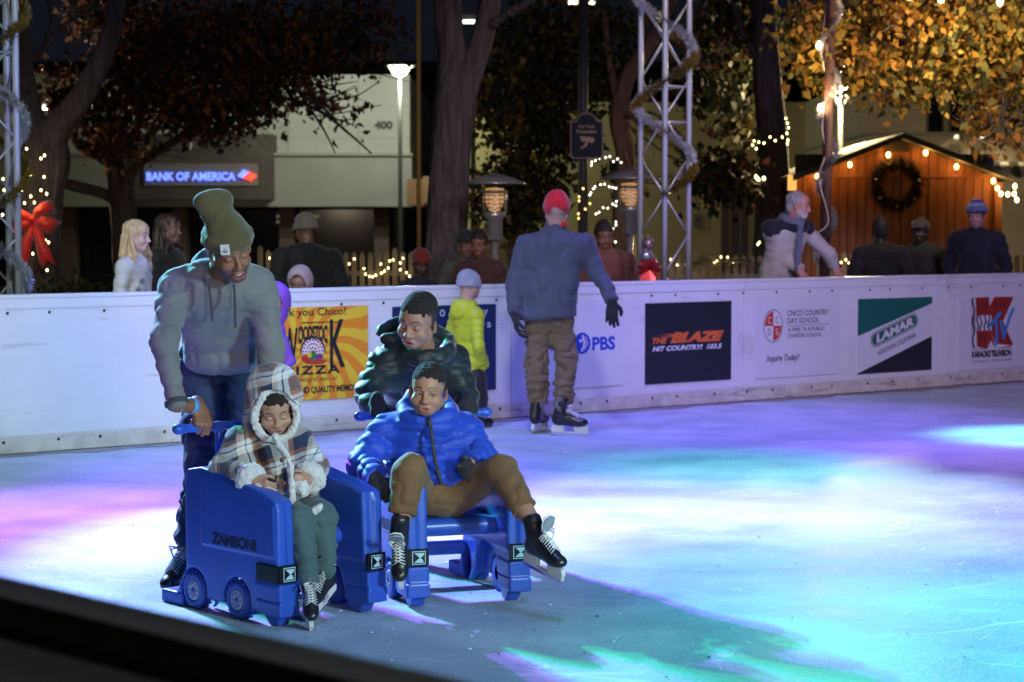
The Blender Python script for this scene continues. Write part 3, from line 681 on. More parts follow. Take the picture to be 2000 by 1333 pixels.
def tinsel(name, label, pts, rad, m, dens=900, glint=None, group='tinsel garlands'):
    """a garland: core wire and a fuzz of thin foil strips along a path"""
    pts = np.asarray(pts, float); seg = np.linalg.norm(np.diff(pts, axis=0), axis=1); cum = np.concatenate([[0], np.cumsum(seg)]); n = int(dens * cum[-1])
    t = RS.rand(n) * cum[-1]; i = np.clip(np.searchsorted(cum, t) - 1, 0, len(seg) - 1); f = (t - cum[i]) / seg[i]
    c = pts[i] + (pts[i + 1] - pts[i]) * f[:, None]; tan = (pts[i + 1] - pts[i]) / seg[i][:, None]
    d = RS.randn(n, 3); d -= tan * (d * tan).sum(1)[:, None]; d /= np.linalg.norm(d, axis=1)[:, None]; d = d + tan * (RS.rand(n, 1) - .5) * .8
    L_ = rad * (.6 + .6 * RS.rand(n, 1)); s = np.cross(d, tan); s /= np.linalg.norm(s, axis=1)[:, None] + 1e-9
    wv = .0036; tip = c + d * L_ + RS.randn(n, 3) * .004
    V = np.stack([c - s * wv, c + s * wv, tip + s * wv * .6, tip - s * wv * .6], 1).reshape(-1, 3); F = np.arange(4 * n).reshape(-1, 4)
    o0 = pts[0].copy(); r = empty(name, o0, label, 'garland', group)
    mkobj('foil_fringe', V - o0, F, m, r, smooth=False)
    mb = MB(); mb.tube(pts - o0, .004, 5); mb.build('wire', M('seam_dark'), r)
    return r
def helix(O, rad, z0, z1, turns, ph, n=90, ell_=1.):
    return [A(O[0] + rad * math.cos(ph + 6.283 * turns * i / n), O[1] + rad * ell_ * math.sin(ph + 6.283 * turns * i / n), z0 + (z1 - z0) * i / n) for i in range(n + 1)]
m_silver = M('tinsel_silver', (.62, .62, .70), .22, .45); m_gold = M('tinsel_gold', (.26, .17, .035), .25, .5); m_pine = M('tinsel_green', (.03, .10, .03), .4)
tinsel('silver_garland', 'silver tinsel spiralling around the middle truss tower', helix(TR1, .235, 1.9, 4.3, -2.6, 1.0), .045, m_silver, 1500)
tinsel('gold_garland', 'gold tinsel spiralling around the middle truss tower', helix(TR1, .25, 1.75, 4.3, 2.7, -1.7), .05, m_gold, 1500)
tinsel('silver_garland', 'silver tinsel wound on the left edge truss tower', helix(TR2, .23, 1.0, 3.6, -2.4, .9), .045, m_silver, 1500)
tinsel('gold_garland', 'gold tinsel wound on the left edge truss tower', helix(TR2, .24, 1.2, 3.6, 2.2, 2.7), .045, m_gold, 1500)

def bulbs(name, label, pts, col, stren, r=.012, wire=True, group='strings of lights', cat='string lights', closed=False, wcol=None, drop=0):
    """string of lights: the wire is the thing, every bulb a part"""
    pts = [np.asarray(p, float) for p in pts]; O = pts[0]; root = empty(name, O, label, cat, group)
    if wire:
        P = []
        for a, b in zip(pts[:-1], pts[1:]):
            for k in range(4): t = k / 4; P.append(a * (1 - t) + b * t - A(0, 0, .12 * np.linalg.norm(b - a) * t * (1 - t)) + A(0, 0, drop + r))
        P.append(pts[-1] + A(0, 0, drop + r)); mb = MB(); mb.tube(np.array(P) - O, .004, 5); mb.build('wire', M('seam_dark'), root)
    mn = 'glow_%s' % (col,) + str(stren); m = M(mn, (1, .9, .7), .4, em=(col, stren)); mb = MB(); mb.ball((0, 0, 0), (r, r, r * 1.35), 8)
    b0 = mb.build('bulb', m, root)
    for k, p in enumerate(pts):
        o = b0 if k == 0 else b0.copy()
        if k: C.objects.link(o); o.parent = root
        o.location = tuple(p - O)
    return root
WARM = (1, .62, .22); YEL = (1, .78, .32); COOL = (1, .95, .75)
# ================================================================== trees
m_bark = M('bark', (.075, .058, .06), .9, var=(16, .5), bump=(24, 1., .06), stretch=(1, 1, .16))
m_bark2 = M('bark_brown', (.13, .075, .045), .9, var=(9, .35), bump=(14, 1., .03), stretch=(1, 1, .25))
m_leaf = M('leaf', (1, 1, 1), .6, attr=True, spec=.3)
def _tl(m):   # thin leaves let part of the lamp light through
    nt = m.node_tree; N = nt.nodes; p = N['Principled BSDF']; o = N['Material Output']; t = N.new('ShaderNodeBsdfTranslucent'); x = N.new('ShaderNodeMixShader'); x.inputs[0].default_value = .45
    nt.links.new(p.inputs['Base Color'].links[0].from_socket, t.inputs[0]); nt.links.new(p.outputs[0], x.inputs[1]); nt.links.new(t.outputs[0], x.inputs[2]); nt.links.new(x.outputs[0], o.inputs[0])
_tl(m_leaf)
def limb(mb, pts, n=18, rough=.13, seed=0):
    """pts = [(position, radius)]; resampled, uneven bark tube"""
    P = np.array([p for p, r in pts]); r = np.array([r for p, r in pts]); m = len(P); T_ = np.linspace(0, m - 1, (m - 1) * 7 + 1)
    def cr(Y, t):
        i = int(min(t, m - 1.0001)); f = t - i; y0 = Y[max(i - 1, 0)]; y1 = Y[i]; y2 = Y[min(i + 1, m - 1)]; y3 = Y[min(i + 2, m - 1)]
        return .5 * ((2 * y1) + (y2 - y0) * f + (2 * y0 - 5 * y1 + 4 * y2 - y3) * f * f + (3 * y1 - y0 - 3 * y2 + y3) * f ** 3)
    Q = np.array([cr(P, t) for t in T_]); q = np.maximum(np.array([cr(r, t) for t in T_]), .003)
    b = mb.n; mb.tube(Q, q, n, caps=True); V = mb.V[-1] if isinstance(mb.V[-1], np.ndarray) else np.array(mb.V[-1]); V = np.asarray(V, float)
    ctr = np.repeat(Q, n, 0); dv = V - ctr; ang = np.tile(np.arange(n), len(Q))
    k = 1 + rough * (np.sin(ang * 2.4 + seed) + .6 * np.sin(ang * 5.1 + seed * 2 + np.repeat(T_, n) * .8)) * .6 + rough * 1.2 * vnoise(ctr * 4 + ang[:, None] * .37)
    mb.V[-1] = ctr + dv * k[:, None]; return Q, q
def leaves(cl, size, palette, D_jit=.5, droop=.7, seed=1, flatten=.35):
    """cl = [(centre, (rx, ry, rz), count)] -> leaf faces grouped in sprays, colours per leaf"""
    rs = np.random.RandomState(seed); Vs = []; Cs = []
    for (c, rad, cnt) in cl:
        cnt = int(cnt * 1.6); ns = max(1, cnt // 18); u = rs.randn(ns, 3); u /= np.linalg.norm(u, axis=1)[:, None]; u *= rs.rand(ns, 1) ** .4
        sc_ = np.asarray(c) + u * np.asarray(rad); k = rs.randint(0, ns, cnt)
        p = sc_[k] + rs.randn(cnt, 3) * size * A(1.5, 1.5, 1.2)
        d = rs.randn(cnt, 3); d[:, 2] -= droop * 1.6; d /= np.linalg.norm(d, axis=1)[:, None]
        s = np.cross(d, rs.randn(cnt, 3)); s /= np.linalg.norm(s, axis=1)[:, None]; n_ = np.cross(d, s)
        L_ = size * (.45 + 1.1 * rs.rand(cnt, 1) ** 1.5); wd = L_ * flatten
        V = np.stack([p, p + d * L_ * .45 + s * wd + n_ * wd * .4, p + d * L_ - n_ * L_ * .12, p + d * L_ * .45 - s * wd + n_ * wd * .4], 1)
        Vs.append(V.reshape(-1, 3)); pal = np.asarray(palette, float); base = pal[rs.randint(0, len(pal), ns)][k]; base = base * (.35 + 1.0 * rs.rand(cnt, 1) ** 1.3); Cs.append(np.repeat(base, 4, 0))
    V = np.concatenate(Vs); return V, np.arange(len(V)).reshape(-1, 4), np.concatenate(Cs)
def tree(name, label, limbs, clusters, size, pal, bark=None, group='trees around the rink', seed=1, twigs=True, droop=.7):
    """limbs: [[(px, py, D, radius in px), ...], ...]; clusters: [(px, py, D, rx px, ry px, depth m, count)]"""
    base = W(limbs[0][0][0], limbs[0][0][1], limbs[0][0][2]); O = A(base[0], base[1], 0); root = empty(name, O, label, 'tree', group)
    mb = MB(); ends = []
    for li, l in enumerate(limbs):
        pts = [(W(x, y, D) - O, r * D / FPX) for (x, y, D, r) in l]
        if li == 0: p0 = pts[0]; pts = [(A(p0[0][0], p0[0][1], -.05), p0[1] * 1.35)] + pts
        Q, q = limb(mb, pts, seed=li * 1.7); ends += [Q[i] for i in range(len(Q) // 2, len(Q), 3)]
    cl = []
    if clusters:
        rs = np.random.RandomState(seed + 5)
        for (x, y, D, rx, ry, dz, cnt) in clusters:
            c = W(x, y, D) - O; rad = (rx * D / FPX, dz, ry * D / FPX); cl.append((c, rad, cnt))
            if twigs:
                for k in range(4):
                    e = min(ends, key=lambda q: np.linalg.norm(q - c)); tip = c + rs.randn(3) * np.asarray(rad) * .6; mid = (e + tip) / 2 + rs.randn(3) * .12 * np.linalg.norm(tip - e)
                    r0 = min(.03, .012 + .006 * np.linalg.norm(tip - e)); limb(mb, [(e, r0), (mid, r0 * .6), (tip, .004)], n=6, seed=k)
                    for j in range(3):
                        t2 = tip + rs.randn(3) * np.asarray(rad) * .5; limb(mb, [(mid, r0 * .5), ((mid + t2) / 2 + rs.randn(3) * .06, .006), (t2, .003)], n=5, seed=j)
    mb.build('trunk', bark or m_bark, root)
    if cl:
        V, F, Cc = leaves(cl, size, pal, seed=seed, droop=droop); mkobj('crown', V, F, m_leaf, root, smooth=False, col=Cc)
    return root, O
BR = [(.20, .095, .05), (.13, .065, .04), (.26, .12, .055), (.06, .04, .03), (.04, .03, .03)]
YE = [(.40, .25, .045), (.42, .21, .035), (.30, .22, .05), (.16, .16, .045), (.36, .16, .03), (.10, .09, .03)]
DG = [(.02, .03, .012), (.03, .035, .015), (.05, .045, .02), (.09, .07, .02)]
tree('leaning_tree', 'grey barked tree forking at the left, its trunk wound with lights behind the red bow',
     [[(72, 560, 19, 46), (72, 470, 19, 44), (76, 380, 19, 43), (82, 300, 19, 50), (55, 230, 19, 32), (40, 120, 19.3, 24), (30, -60, 19.5, 20)],
      [(84, 300, 19, 40), (112, 248, 18.9, 30), (160, 190, 18.7, 24), (195, 120, 18.6, 21), (218, 50, 18.6, 18), (238, -60, 18.6, 16)],
      [(58, 120, 19.3, 8), (95, 85, 19, 6), (130, 45, 19, 4), (195, 12, 19, 3)], [(75, 110, 19.3, 4), (100, 40, 19.3, 3), (85, -20, 19.3, 2)]], [], .1, BR)
tree('bare_tree', 'low dark tree with rust brown leaves in front of the bank',
     [[(246, 560, 25, 25), (242, 470, 25, 23), (238, 400, 25, 25), (228, 350, 25, 20), (215, 310, 25, 20), (160, 285, 25, 12), (145, 270, 25, 7)],
      [(238, 400, 25, 14), (200, 378, 25, 11), (140, 362, 24.6, 11), (95, 345, 24.6, 7), (60, 300, 24.6, 4)],
      [(242, 390, 25, 16), (262, 330, 24.8, 9), (335, 280, 24.5, 8), (395, 240, 24.5, 9), (432, 185, 24.4, 7), (520, 150, 24.4, 4), (600, 140, 24.2, 2)],
      [(228, 345, 25, 14), (215, 250, 25, 9), (240, 170, 25, 6), (290, 80, 25, 4)], [(395, 240, 24.5, 6), (420, 285, 24.5, 5), (440, 240, 24.3, 3)],
      [(432, 185, 24.4, 5), (540, 190, 24, 4), (620, 215, 24, 3.5), (680, 260, 24, 2.5), (725, 300, 24, 1.5)], [(590, 190, 24, 3), (630, 250, 24, 2), (655, 300, 24, 1.2)],
      [(620, 200, 24, 2), (690, 190, 24, 1.3), (740, 160, 24, 1)], [(640, 225, 24, 1.6), (700, 215, 24, 1), (745, 205, 24, .8)]],
     [(300, 130, 24.5, 120, 90, 1.3, 1500), (420, 80, 24, 130, 80, 1.4, 1700), (210, 220, 24.6, 70, 60, .8, 500), (370, 190, 24.3, 110, 70, 1.2, 1400), (560, 90, 24, 110, 80, 1.2, 1100),
      (480, 190, 24, 90, 50, .9, 700), (240, 270, 24.5, 60, 30, .9, 300), (600, 170, 23.8, 70, 30, .7, 160), (130, 190, 24.8, 50, 80, .8, 400), (440, 240, 24.2, 60, 25, .6, 160), (690, 60, 24.5, 90, 70, 1.0, 450),
      (650, 230, 23.9, 60, 30, .6, 40), (240, 30, 24.8, 110, 50, 1.2, 800)], .095, BR, seed=3)
tree('forked_tree', 'large grey forked tree trunk behind the boy in the black coat',
     [[(878, 560, 20, 50), (872, 480, 20, 42), (874, 380, 20, 40), (880, 280, 20, 39), (890, 190, 20, 42), (884, 110, 20, 30), (876, 30, 20, 27), (870, -60, 20, 25)],
      [(896, 200, 20, 30), (920, 130, 20, 26), (942, 70, 20, 22), (960, -10, 20, 19), (968, -60, 20, 18)], [(946, 60, 20, 12), (985, 30, 19.8, 7), (1040, 0, 19.6, 5), (1080, -30, 19.5, 4)]],
     [], .1, DG, bark=M('bark_grey', (.085, .062, .066), .9, var=(18, .55), bump=(22, 1., .08), stretch=(1, 1, .14)), seed=4)
tree('leafy_tree', 'dark tree with a few yellowing leaves behind the hanging security sign',
     [[(1010, 560, 27, 18), (1010, 440, 27, 18), (1020, 320, 27, 15), (1040, 180, 27, 12), (1050, 40, 27, 8), (1060, -60, 27, 6)], [(1020, 330, 27, 8), (960, 250, 27, 5), (940, 180, 27, 3)]],
     [(1000, 200, 26.5, 80, 70, 1, 900), (1060, 260, 26.5, 90, 60, 1, 900), (1010, 360, 26.5, 80, 60, 1, 1100), (1060, 80, 26.5, 100, 80, 1, 900), (1150, 130, 26.5, 60, 80, 1, 500), (1000, 420, 26.5, 50, 40, .8, 500), (1190, 50, 26.5, 70, 50, .8, 300)], .11, DG + [(.22, .16, .03)], seed=5)
tree('crooked_tree', 'brown crooked tree lit from below, twined with small white lights behind the truss',
     [[(1222, 560, 26, 24), (1216, 400, 26, 20), (1222, 310, 26, 19), (1210, 230, 26, 21), (1222, 160, 26, 17), (1262, 95, 26, 15), (1300, 30, 26, 12), (1330, -50, 26, 9)], [(1212, 220, 26, 10), (1190, 120, 26, 7), (1180, 20, 26, 5)]],
     [(1390, 120, 26.5, 60, 100, 1, 500), (1230, 330, 27, 30, 20, .5, 60), (1410, 345, 25, 50, 22, .6, 500)], .13, DG + [(.10, .03, .03)], bark=m_bark2, seed=6)
tree('street_tree', 'thick upright tree trunk left of the wooden cabin with lights wound halfway up',
     [[(1505, 560, 26, 36), (1506, 440, 26, 33), (1508, 300, 26, 31), (1500, 170, 26, 28), (1492, 60, 26, 25), (1486, -60, 26, 22)], [(1500, 150, 26, 10), (1450, 60, 26, 6), (1420, -30, 26, 4)]],
     [(1440, 60, 27, 70, 70, 1, 500), (1430, 200, 27.5, 40, 60, .8, 300)], .14, DG, seed=7)
tree('maple_tree', 'golden leaved tree spreading over the wooden cabin',
     [[(2075, 560, 21, 40), (2070, 400, 21, 36), (2060, 250, 21, 32), (2040, 120, 21, 26), (2020, 20, 21, 20), (2000, -90, 21, 14)],
      [(2055, 200, 21, 18), (1960, 120, 20.6, 12), (1860, 70, 20.3, 9), (1740, 60, 20.2, 6), (1620, 60, 20, 3)], [(1860, 70, 20.3, 7), (1800, 130, 20.2, 4), (1740, 165, 20, 2)],
      [(2060, 260, 21, 9), (1990, 230, 20.5, 6), (1940, 240, 20.4, 3)], [(2040, 120, 21, 14), (1900, 10, 20.5, 8), (1760, -30, 20.4, 5), (1620, 0, 20.2, 3)]],
     [(1600, 55, 20, 65, 50, .7, 700), (1680, 120, 19.9, 60, 45, .7, 620), (1740, 50, 20.2, 90, 60, .9, 1100), (1840, 80, 20.3, 90, 70, .9, 1100), (1770, 165, 20, 50, 30, .5, 380), (1600, 130, 20, 30, 40, .5, 230),
      (1930, 60, 20.5, 80, 80, .9, 1100), (1990, 160, 20.6, 60, 60, .8, 600), (1930, 190, 20.4, 40, 40, .5, 130), (1925, 255, 20.4, 25, 22, .4, 60), (1985, 270, 20.4, 20, 18, .3, 50), (1870, 10, 20.5, 120, 30, .8, 700), (1820, 140, 20.2, 60, 30, .5, 200)], .088, YE, seed=8)

# ================================================================== buildings
m_stucco = M('stucco', (.50, .52, .44), .85, var=(1.2, .08), bump=(30, .15)); m_dark = M('dark_fascia', (.10, .085, .07), .7, var=(2, .2)); m_glass = M('dark_glass', (.01, .011, .014), .12, coat=.3)
m_trim = M('trim_green', (.30, .31, .25), .7)
def wall(mb, x0, x1, y0, y1, D, depth, mi=0, dD=0.):
    """box whose front shows between these photograph rows and columns at distance D, running depth metres back"""
    a = WY(x0, y1, D); b = WY(x1, y0, D); z0, z1 = a[2], b[2]
    mb.box(((a[0] + b[0]) / 2, a[1] + depth / 2 - dD, (z0 + z1) / 2), (abs(b[0] - a[0]), depth, z1 - z0), mi=mi)
BD = 50
O =  WY(500, 560, BD); O[2] = 0
bank = empty('bank_building', O, 'pale bank building with dark glazed ground floor and the number 400', 'building')
mb = MB(); wall(mb, -300, 800, 146, 304, BD, 14)
mb.build('upper_wall', m_stucco, bank, O)
mb = MB()
for yy in (208, 271): wall(mb, 500, 799, yy - .35, yy + .35, BD - .012, .02)
for xx in (562, 700): wall(mb, xx - .4, xx + .4, 148, 298, BD - .012, .02)
mb.build('panel_joint', m_trim, bank, O)
mb = MB(); wall(mb, -300, 804, 305, 404, BD - .5, 14); wall(mb, -300, 806, 299, 304.5, BD - .62, 14); mb.build('canopy', M('stucco_grey', (.33, .34, .29), .85, var=(1.2, .1)), bank, O)
mb = MB(); wall(mb, 262, 532, 262, 390, BD - .9, 2); mb.build('fascia', m_dark, bank, O)
mb = MB(); wall(mb, -300, 790, 404, 562, BD + 1.5, 10); mb.build('shop_window', m_glass, bank, O)
for xx in (745, 560, 350, 130):
    mb = MB(); wall(mb, xx - 14, xx + 14, 404, 562, BD + .6, .6); mb.build('column', M('column_brown', (.13, .09, .08), .8), bank, O)
for xx, yy, ww in ((540, 420, 34), (598, 420, 24), (540, 431, 34), (735, 432, 18)):
    mb = MB(); wall(mb, xx, xx + ww, yy, yy + 6, BD + 1.35, .05); mb.build('lit_window', M('lit_pane', (.2, .18, .13), .5, em=((.9, .75, .5), .12)), bank, O)
mb = MB(); add_text(mb, '400',  WY(749, 245, BD - .02), (1, 0, 0), (0, 0, 1), 36 * BD / FPX, 17 * BD / FPX, bold=.06); mb.build('house_number', ink, bank, O)
spot('wall_glow_spot', WY(770, 120, BD - 5), WY(690, 240, BD), 520, (.96, 1, .94), 110, 1, .2)  # added spot throwing the saucer lamp's glow onto the wall, no fixture
# illuminated bank sign
o0 =  WY(392, 342, BD - .98); mb = MB(); wall(mb, 281, 503, 320, 363, BD - .97, .06); sg = mb.build('bank_sign', M('sign_face', (.24, .22, .19), .6), None, o0)
tag(sg, 'illuminated bank sign with blue letters and red striped emblem', 'sign')
mb = MB(); add_text(mb, 'BANK OF AMERICA',  WY(373, 345, BD - 1.04), (1, 0, 0), (0, 0, 1), 170 * BD / FPX, 16 * BD / FPX, bold=.03); mb.build('lettering', M('sign_blue', (.1, .1, .9), em=((.10, .16, 1), 3.2)), sg, o0)
mb = MB()
for k, mi in ((0, 1), (1, 1), (2, 0), (3, 0), (4, 0)):
    x = 463 + k * 5.5; q = [ WY(x + a, y, BD - 1.04) for a, y in ((0, 344 + k * 1.5), (13, 331 + k * 2.5), (17, 334 + k * 2.5), (4, 347 + k * 1.8))]; mb.add(q, [(3, 2, 1, 0)], False, mi)
mb.build('emblem', [M('sign_red', (.9, .05, .03), em=((1, .06, .03), 2.2)), M('sign_blue')], sg, o0)
# buildings behind
O = W(1190, 560, 46); O[2] = 0; b2 = empty('stucco_building', O, 'olive stucco building with dark doorway behind the patio heaters', 'building')
m_ol = M('stucco_olive', (.42, .36, .19), .9, var=(.8, .15)); mb = MB(); wall(mb, 905, 1620, 200, 562, 46, 10); mb.build('wall', m_ol, b2, O)
mb = MB(); wall(mb, 1408, 1462, 372, 562, 45.95, .04); mb.build('door', M('door_dark', (.03, .022, .018), .5), b2, O)
for x in (1424, 1444): mb = MB(); wall(mb, x, x + 5, 380, 545, 45.9, .04); mb.build('door_panel', M('door_wood', (.16, .09, .04), .6), b2, O)
mb = MB(); wall(mb, 1355, 1372, 418, 445, 45.94, .05); mb.build('wall_plaque', M('plaque', (.10, .10, .10), .5), b2, O)
mb = MB(); wall(mb, 795, 830, 350, 402, 45.9, 6); wall(mb, 826, 842, 345, 398, 45.6, 1); mb.build('porch', M('porch_tan', (.35, .20, .12), .8), b2, O)
mb = MB(); wall(mb, 908, 1060, 452, 562, 45.4, .5); mb.build('low_wall', M('plaster_brown', (.16, .11, .07), .8), b2, O)
O = W(1900, 560, 38); O[2] = 0; b3 = empty('shop_building', O, 'cream shop building with tall dark windows behind the cabin roof', 'building')
mb = MB(); wall(mb, 1690, 2300, 262, 562, 38, 10, 0); wall(mb, 1690, 2300, 150, 261, 38.2, 10, 0); wall(mb, 1690, 2300, 258, 264, 37.8, 10, 1); mb.build('wall', [M('cream_wall', (.50, .43, .30), .85, var=(1, .1)), m_trim], b3, O)
for x in (1814, 1856):
    mb = MB(); wall(mb, x, x + 28, 178, 262, 38.15, .1); wf = mb.build('window', m_glass, b3, O)
    mb = MB(); wall(mb, x - 4, x, 174, 263, 38.1, .1); wall(mb, x + 28, x + 31, 174, 263, 38.1, .1); wall(mb, x - 4, x + 31, 171, 177, 38.1, .1); f_ = mb.build('window_frame', M('frame_tan', (.22, .19, .15), .7), wf, O); f_.location = (0, 0, 0)
mb = MB()
for k in range(9):
    x = 1898 + k * 18; q = [WY(x, 316, 37.8), WY(x + 18, 316, 37.8), WY(x + 26, 346, 36.6), WY(x + 8, 346, 36.6)]; V = q + [p - A(0, 0, .02) for p in q]; mb.add(V, [(3, 2, 1, 0), (4, 5, 6, 7), (0, 1, 5, 4), (2, 3, 7, 6)], False, k % 2)
mb.build('awning', [M('awning_dark', (.03, .03, .03), .8), M('awning_white', (.45, .42, .36), .8)], b3, O)
for x in (1868, 1918, 1950, 1985):
    mb = MB(); mb.lathe([(.0001, 0), (.06, -.02), (.08, -.12)], WY(x, 262, 37.65), 10); mb.build('downlight', M('seam_dark'), b3, O)
    spot('downlight_lamp', WY(x, 264, 37.6), WY(x, 330, 37.95), 30, (1, .82, .48), 100, .9)
# far dark block closing the view between the trees
O = W(600, 560, 90); O[2] = 0; mb = MB(); wall(mb, -900, 3000, 120, 562, 90, 10); tag(mb.build('far_building', M('far_dark', (.03, .025, .03), .95, var=(.2, .4)), None, O), 'long unlit building closing the view in the distance behind the trees', 'building')
# ================================================================== lamps
m_pole = M('pole_dark', (.045, .045, .05), .5, .3)
def lamp_post(px, py, D, label, kind, power, col, r=.05):
    top = W(px, py, D); O = A(top[0], top[1], 0); root = empty('street_lamp', O, label, 'street lamp', 'street lamps'); h = top[2]
    mb = MB(); mb.lathe([(r * 2.2, 0), (r * 2, .25), (r, .35), (r * .8, h - .25)], (0, 0, 0), 12); mb.build('pole', M('pole_grey', (.05, .055, .06), .6) if kind == 'saucer' else m_pole, root)
    g = M('lamp_glow_%s' % label, (1, .95, .8), .3, em=(col, 9 if kind != 'box' else 6)); mb = MB()
    if kind == 'saucer':
        mb.lathe([(.0001, .09), (.08, .08), (.33, .02), (.34, 0), (.22, -.02), (.14, -.03)], (0, 0, h), 24); mb.build('shade', M('shade_metal', (.5, .5, .45), .5), root)
        mb = MB(); mb.lathe([(.25, -.02), (.22, -.05), (.15, -.17), (.07, -.22), (.0001, -.23)], (0, 0, h), 20); mb.build('bulb', g, root)
    elif kind == 'acorn':
        mb.lathe([(.09, -.28), (.08, -.24), (.15, -.12), (.19, .02), (.17, .14), (.09, .22), (.0001, .24)], (0, 0, h), 20); mb.build('bulb', g, root)
        mb = MB(); mb.lathe([(.05, -.4), (.13, -.29), (.11, -.27), (.0001, -.27)], (0, 0, h), 16); mb.lathe([(.03, .235), (.02, .29), (.0001, .33)], (0, 0, h), 10); mb.build('fitting', m_pole, root)
    else:
        mb.box((0, 0, .03), (.5, .3, .12), bev=.02); mb.build('lamp_head', m_pole, root); mb = MB(); mb.box((0, 0, -.045), (.42, .24, .03)); mb.build('bulb', g, root); bpy.context.view_layer.update()
        for ch in root.children:
            if ch.name.startswith(('lamp_head', 'bulb')): ch.location = (0, 0, h)
    l_ = plight('street_lamp_light', top + A(0, -.3, -.42), power, col, .15); l_.data.specular_factor = .15
lamp_post(781, 130, 44, 'street lamp with glowing saucer shaped head in front of the bank', 'saucer', 330, (.95, 1, .70))
lamp_post(1642, 150, 28, 'black post lamp with glowing acorn globe among golden leaves', 'acorn', 800, (1, .78, .40), .045)
lamp_post(1136, 0, 33, 'tall dark lamp post cut by the top edge of the photo', 'box', 18, (1, .95, .6))
lamp_post(924, 38, 36, 'small bright lamp showing between the limbs of the forked tree', 'box', 16, (1, 1, .85))
lamp_post(80, 205, 27, 'small warm lamp glimpsed through the fork of the leaning tree', 'box', 330, (1, .80, .56))
top = W(1118, 40, 24); O = A(top[0], top[1], 0)
mb = MB(); mb.tube([(0, 0, 0), (0, 0, top[2] + 1)], .06, 12); pl_ = mb.build('tall_pole', m_pole); pl_.location = tuple(WY(1138, 500, 24.05) * A(1, 1, 0)); tag(pl_, 'dark pole that carries the arched security sign', 'pole')
mb = MB(); mb.tube([(0, 0, 0), (0, 0, 6.2)], .045, 10); mb.tube([(0, 0, 6.2), (.18, 0, 6.25)], .03, 8); p_ = mb.build('tall_pole', M('pole_tan', (.40, .27, .12), .6)); p_.location = tuple(W(818, 500, 40) * A(1, 1, 0)); tag(p_, 'slim tan pole standing right of the bank building', 'pole')
# security sign
SD = 23.9; Os = WY(1146, 268, SD); k_ = SD / FPX; so = None
def out(g):
    hw, y0, y1 = (32 - g) * k_, (-42 + g) * k_, (31 - g) * k_; P = [(-hw + .03, y0), (hw - .03, y0), (hw, y0 + .03), (hw, y1), (hw - 8 * k_, y1)]
    P += [((20 - g * .5) * k_ * math.cos(a), y1 + (16) * k_ * math.sin(a)) for a in np.linspace(.15, math.pi - .15, 12)]; P += [(-hw + 8 * k_, y1), (-hw, y1), (-hw, y0 + .03)]; return P
so = empty('security_sign', Os, 'navy arched sign with pale border reading For Your Protection', 'sign')
mb = MB(); mb.prism(out(0), (0, 0, 0), (1, 0, 0), (0, 0, 1), (0, .02, 0)); mb.build('border', M('sign_border', (.26, .21, .16), .6), so)
mb = MB(); mb.prism(out(2.2), (0, -.004, 0), (1, 0, 0), (0, 0, 1), (0, .02, 0)); mb.build('sign_face', M('sign_navy', (.010, .017, .030), .6, spec=.2), so)
mb = MB(); add_text(mb, 'For Your', (0, -.006, .125), (1, 0, 0), (0, 0, 1), .19, .04, bold=.03); add_text(mb, 'Protection', (0, -.006, .065), (1, 0, 0), (0, 0, 1), .24, .04, bold=.03)
V = [(-.10, .02), (.10, .005), (.12, -.04), (.08, -.07), (.03, -.055), (-.08, -.045)]; mb.prism([(x * .8, y * .9) for x, y in V], (0, -.010, -.01), (1, 0, 0), (0, 0, 1), (0, .004, 0))
mb.prism([(-.01, -.05), (.02, -.05), (.0, -.11), (-.07, -.14), (-.075, -.125), (-.03, -.10)], (0, -.010, 0), (1, 0, 0), (0, 0, 1), (0, .004, 0)); mb.build('lettering', M('sign_tan', (.42, .30, .18), .6), so)
# ================================================================== patio heaters
def heater(px, py, D, label):
    top = W(px, py, D); O = A(top[0], top[1], 0); h = top[2]; root = empty('patio_heater', O, label, 'patio heater', 'patio heaters behind the barrier')
    st = M('steel', (.60, .57, .54), .25, .75); mb = MB(); mb.lathe([(.0001, .065), (.06, .058), (.17, .025), (.305, -.03), (.31, -.04), (.29, -.03), (.08, .03)], (0, 0, h), 32); mb.build('reflector', st, root)
    mb = MB(); mb.lathe([(.118, -.10), (.118, -.13), (.125, -.13), (.125, -.10)], (0, 0, h), 24)
    for z in np.linspace(-.10, -.30, 6): mb.lathe([(.115, z), (.12, z - .006), (.115, z - .012), (.11, z - .006), (.115, z)], (0, 0, h), 24)
    for k in range(12): a = k * .5236; mb.tube([(.115 * math.cos(a), .115 * math.sin(a), h - .09), (.112 * math.cos(a), .112 * math.sin(a), h - .31)], .004, 5)
    mb.build('burner_cage', st, root)
    mb = MB(); mb.lathe([(.0001, -.07), (.085, -.08), (.09, -.11), (.085, -.22), (.05, -.29), (.0001, -.3)], (0, 0, h), 20); mb.build('burner', M('burner_glow', (.4, .2, .1), .3, em=((1, .5, .16), .5)), root)
    mb = MB(); mb.lathe([(.0001, -.31), (.105, -.31), (.11, -.34), (.075, -.37), (.075, -.56), (.06, -.58), (.0001, -.58)], (0, 0, h), 24); mb.build('valve_housing', st, root)
    mb = MB(); mb.tube([(0, 0, .5), (0, 0, h - .57)], .032, 14); mb.build('pole', st, root)
    mb = MB(); mb.lathe([(.23, 0), (.23, .04), (.19, .08), (.16, .75), (.12, .80), (.0001, .80)], (0, 0, 0), 24); mb.build('tank_cover', st, root)
heater(966, 352, 19.0, 'steel patio heater with glowing burner beside the large forked tree'); heater(1231, 343, 19.5, 'steel patio heater standing left of the middle truss tower')
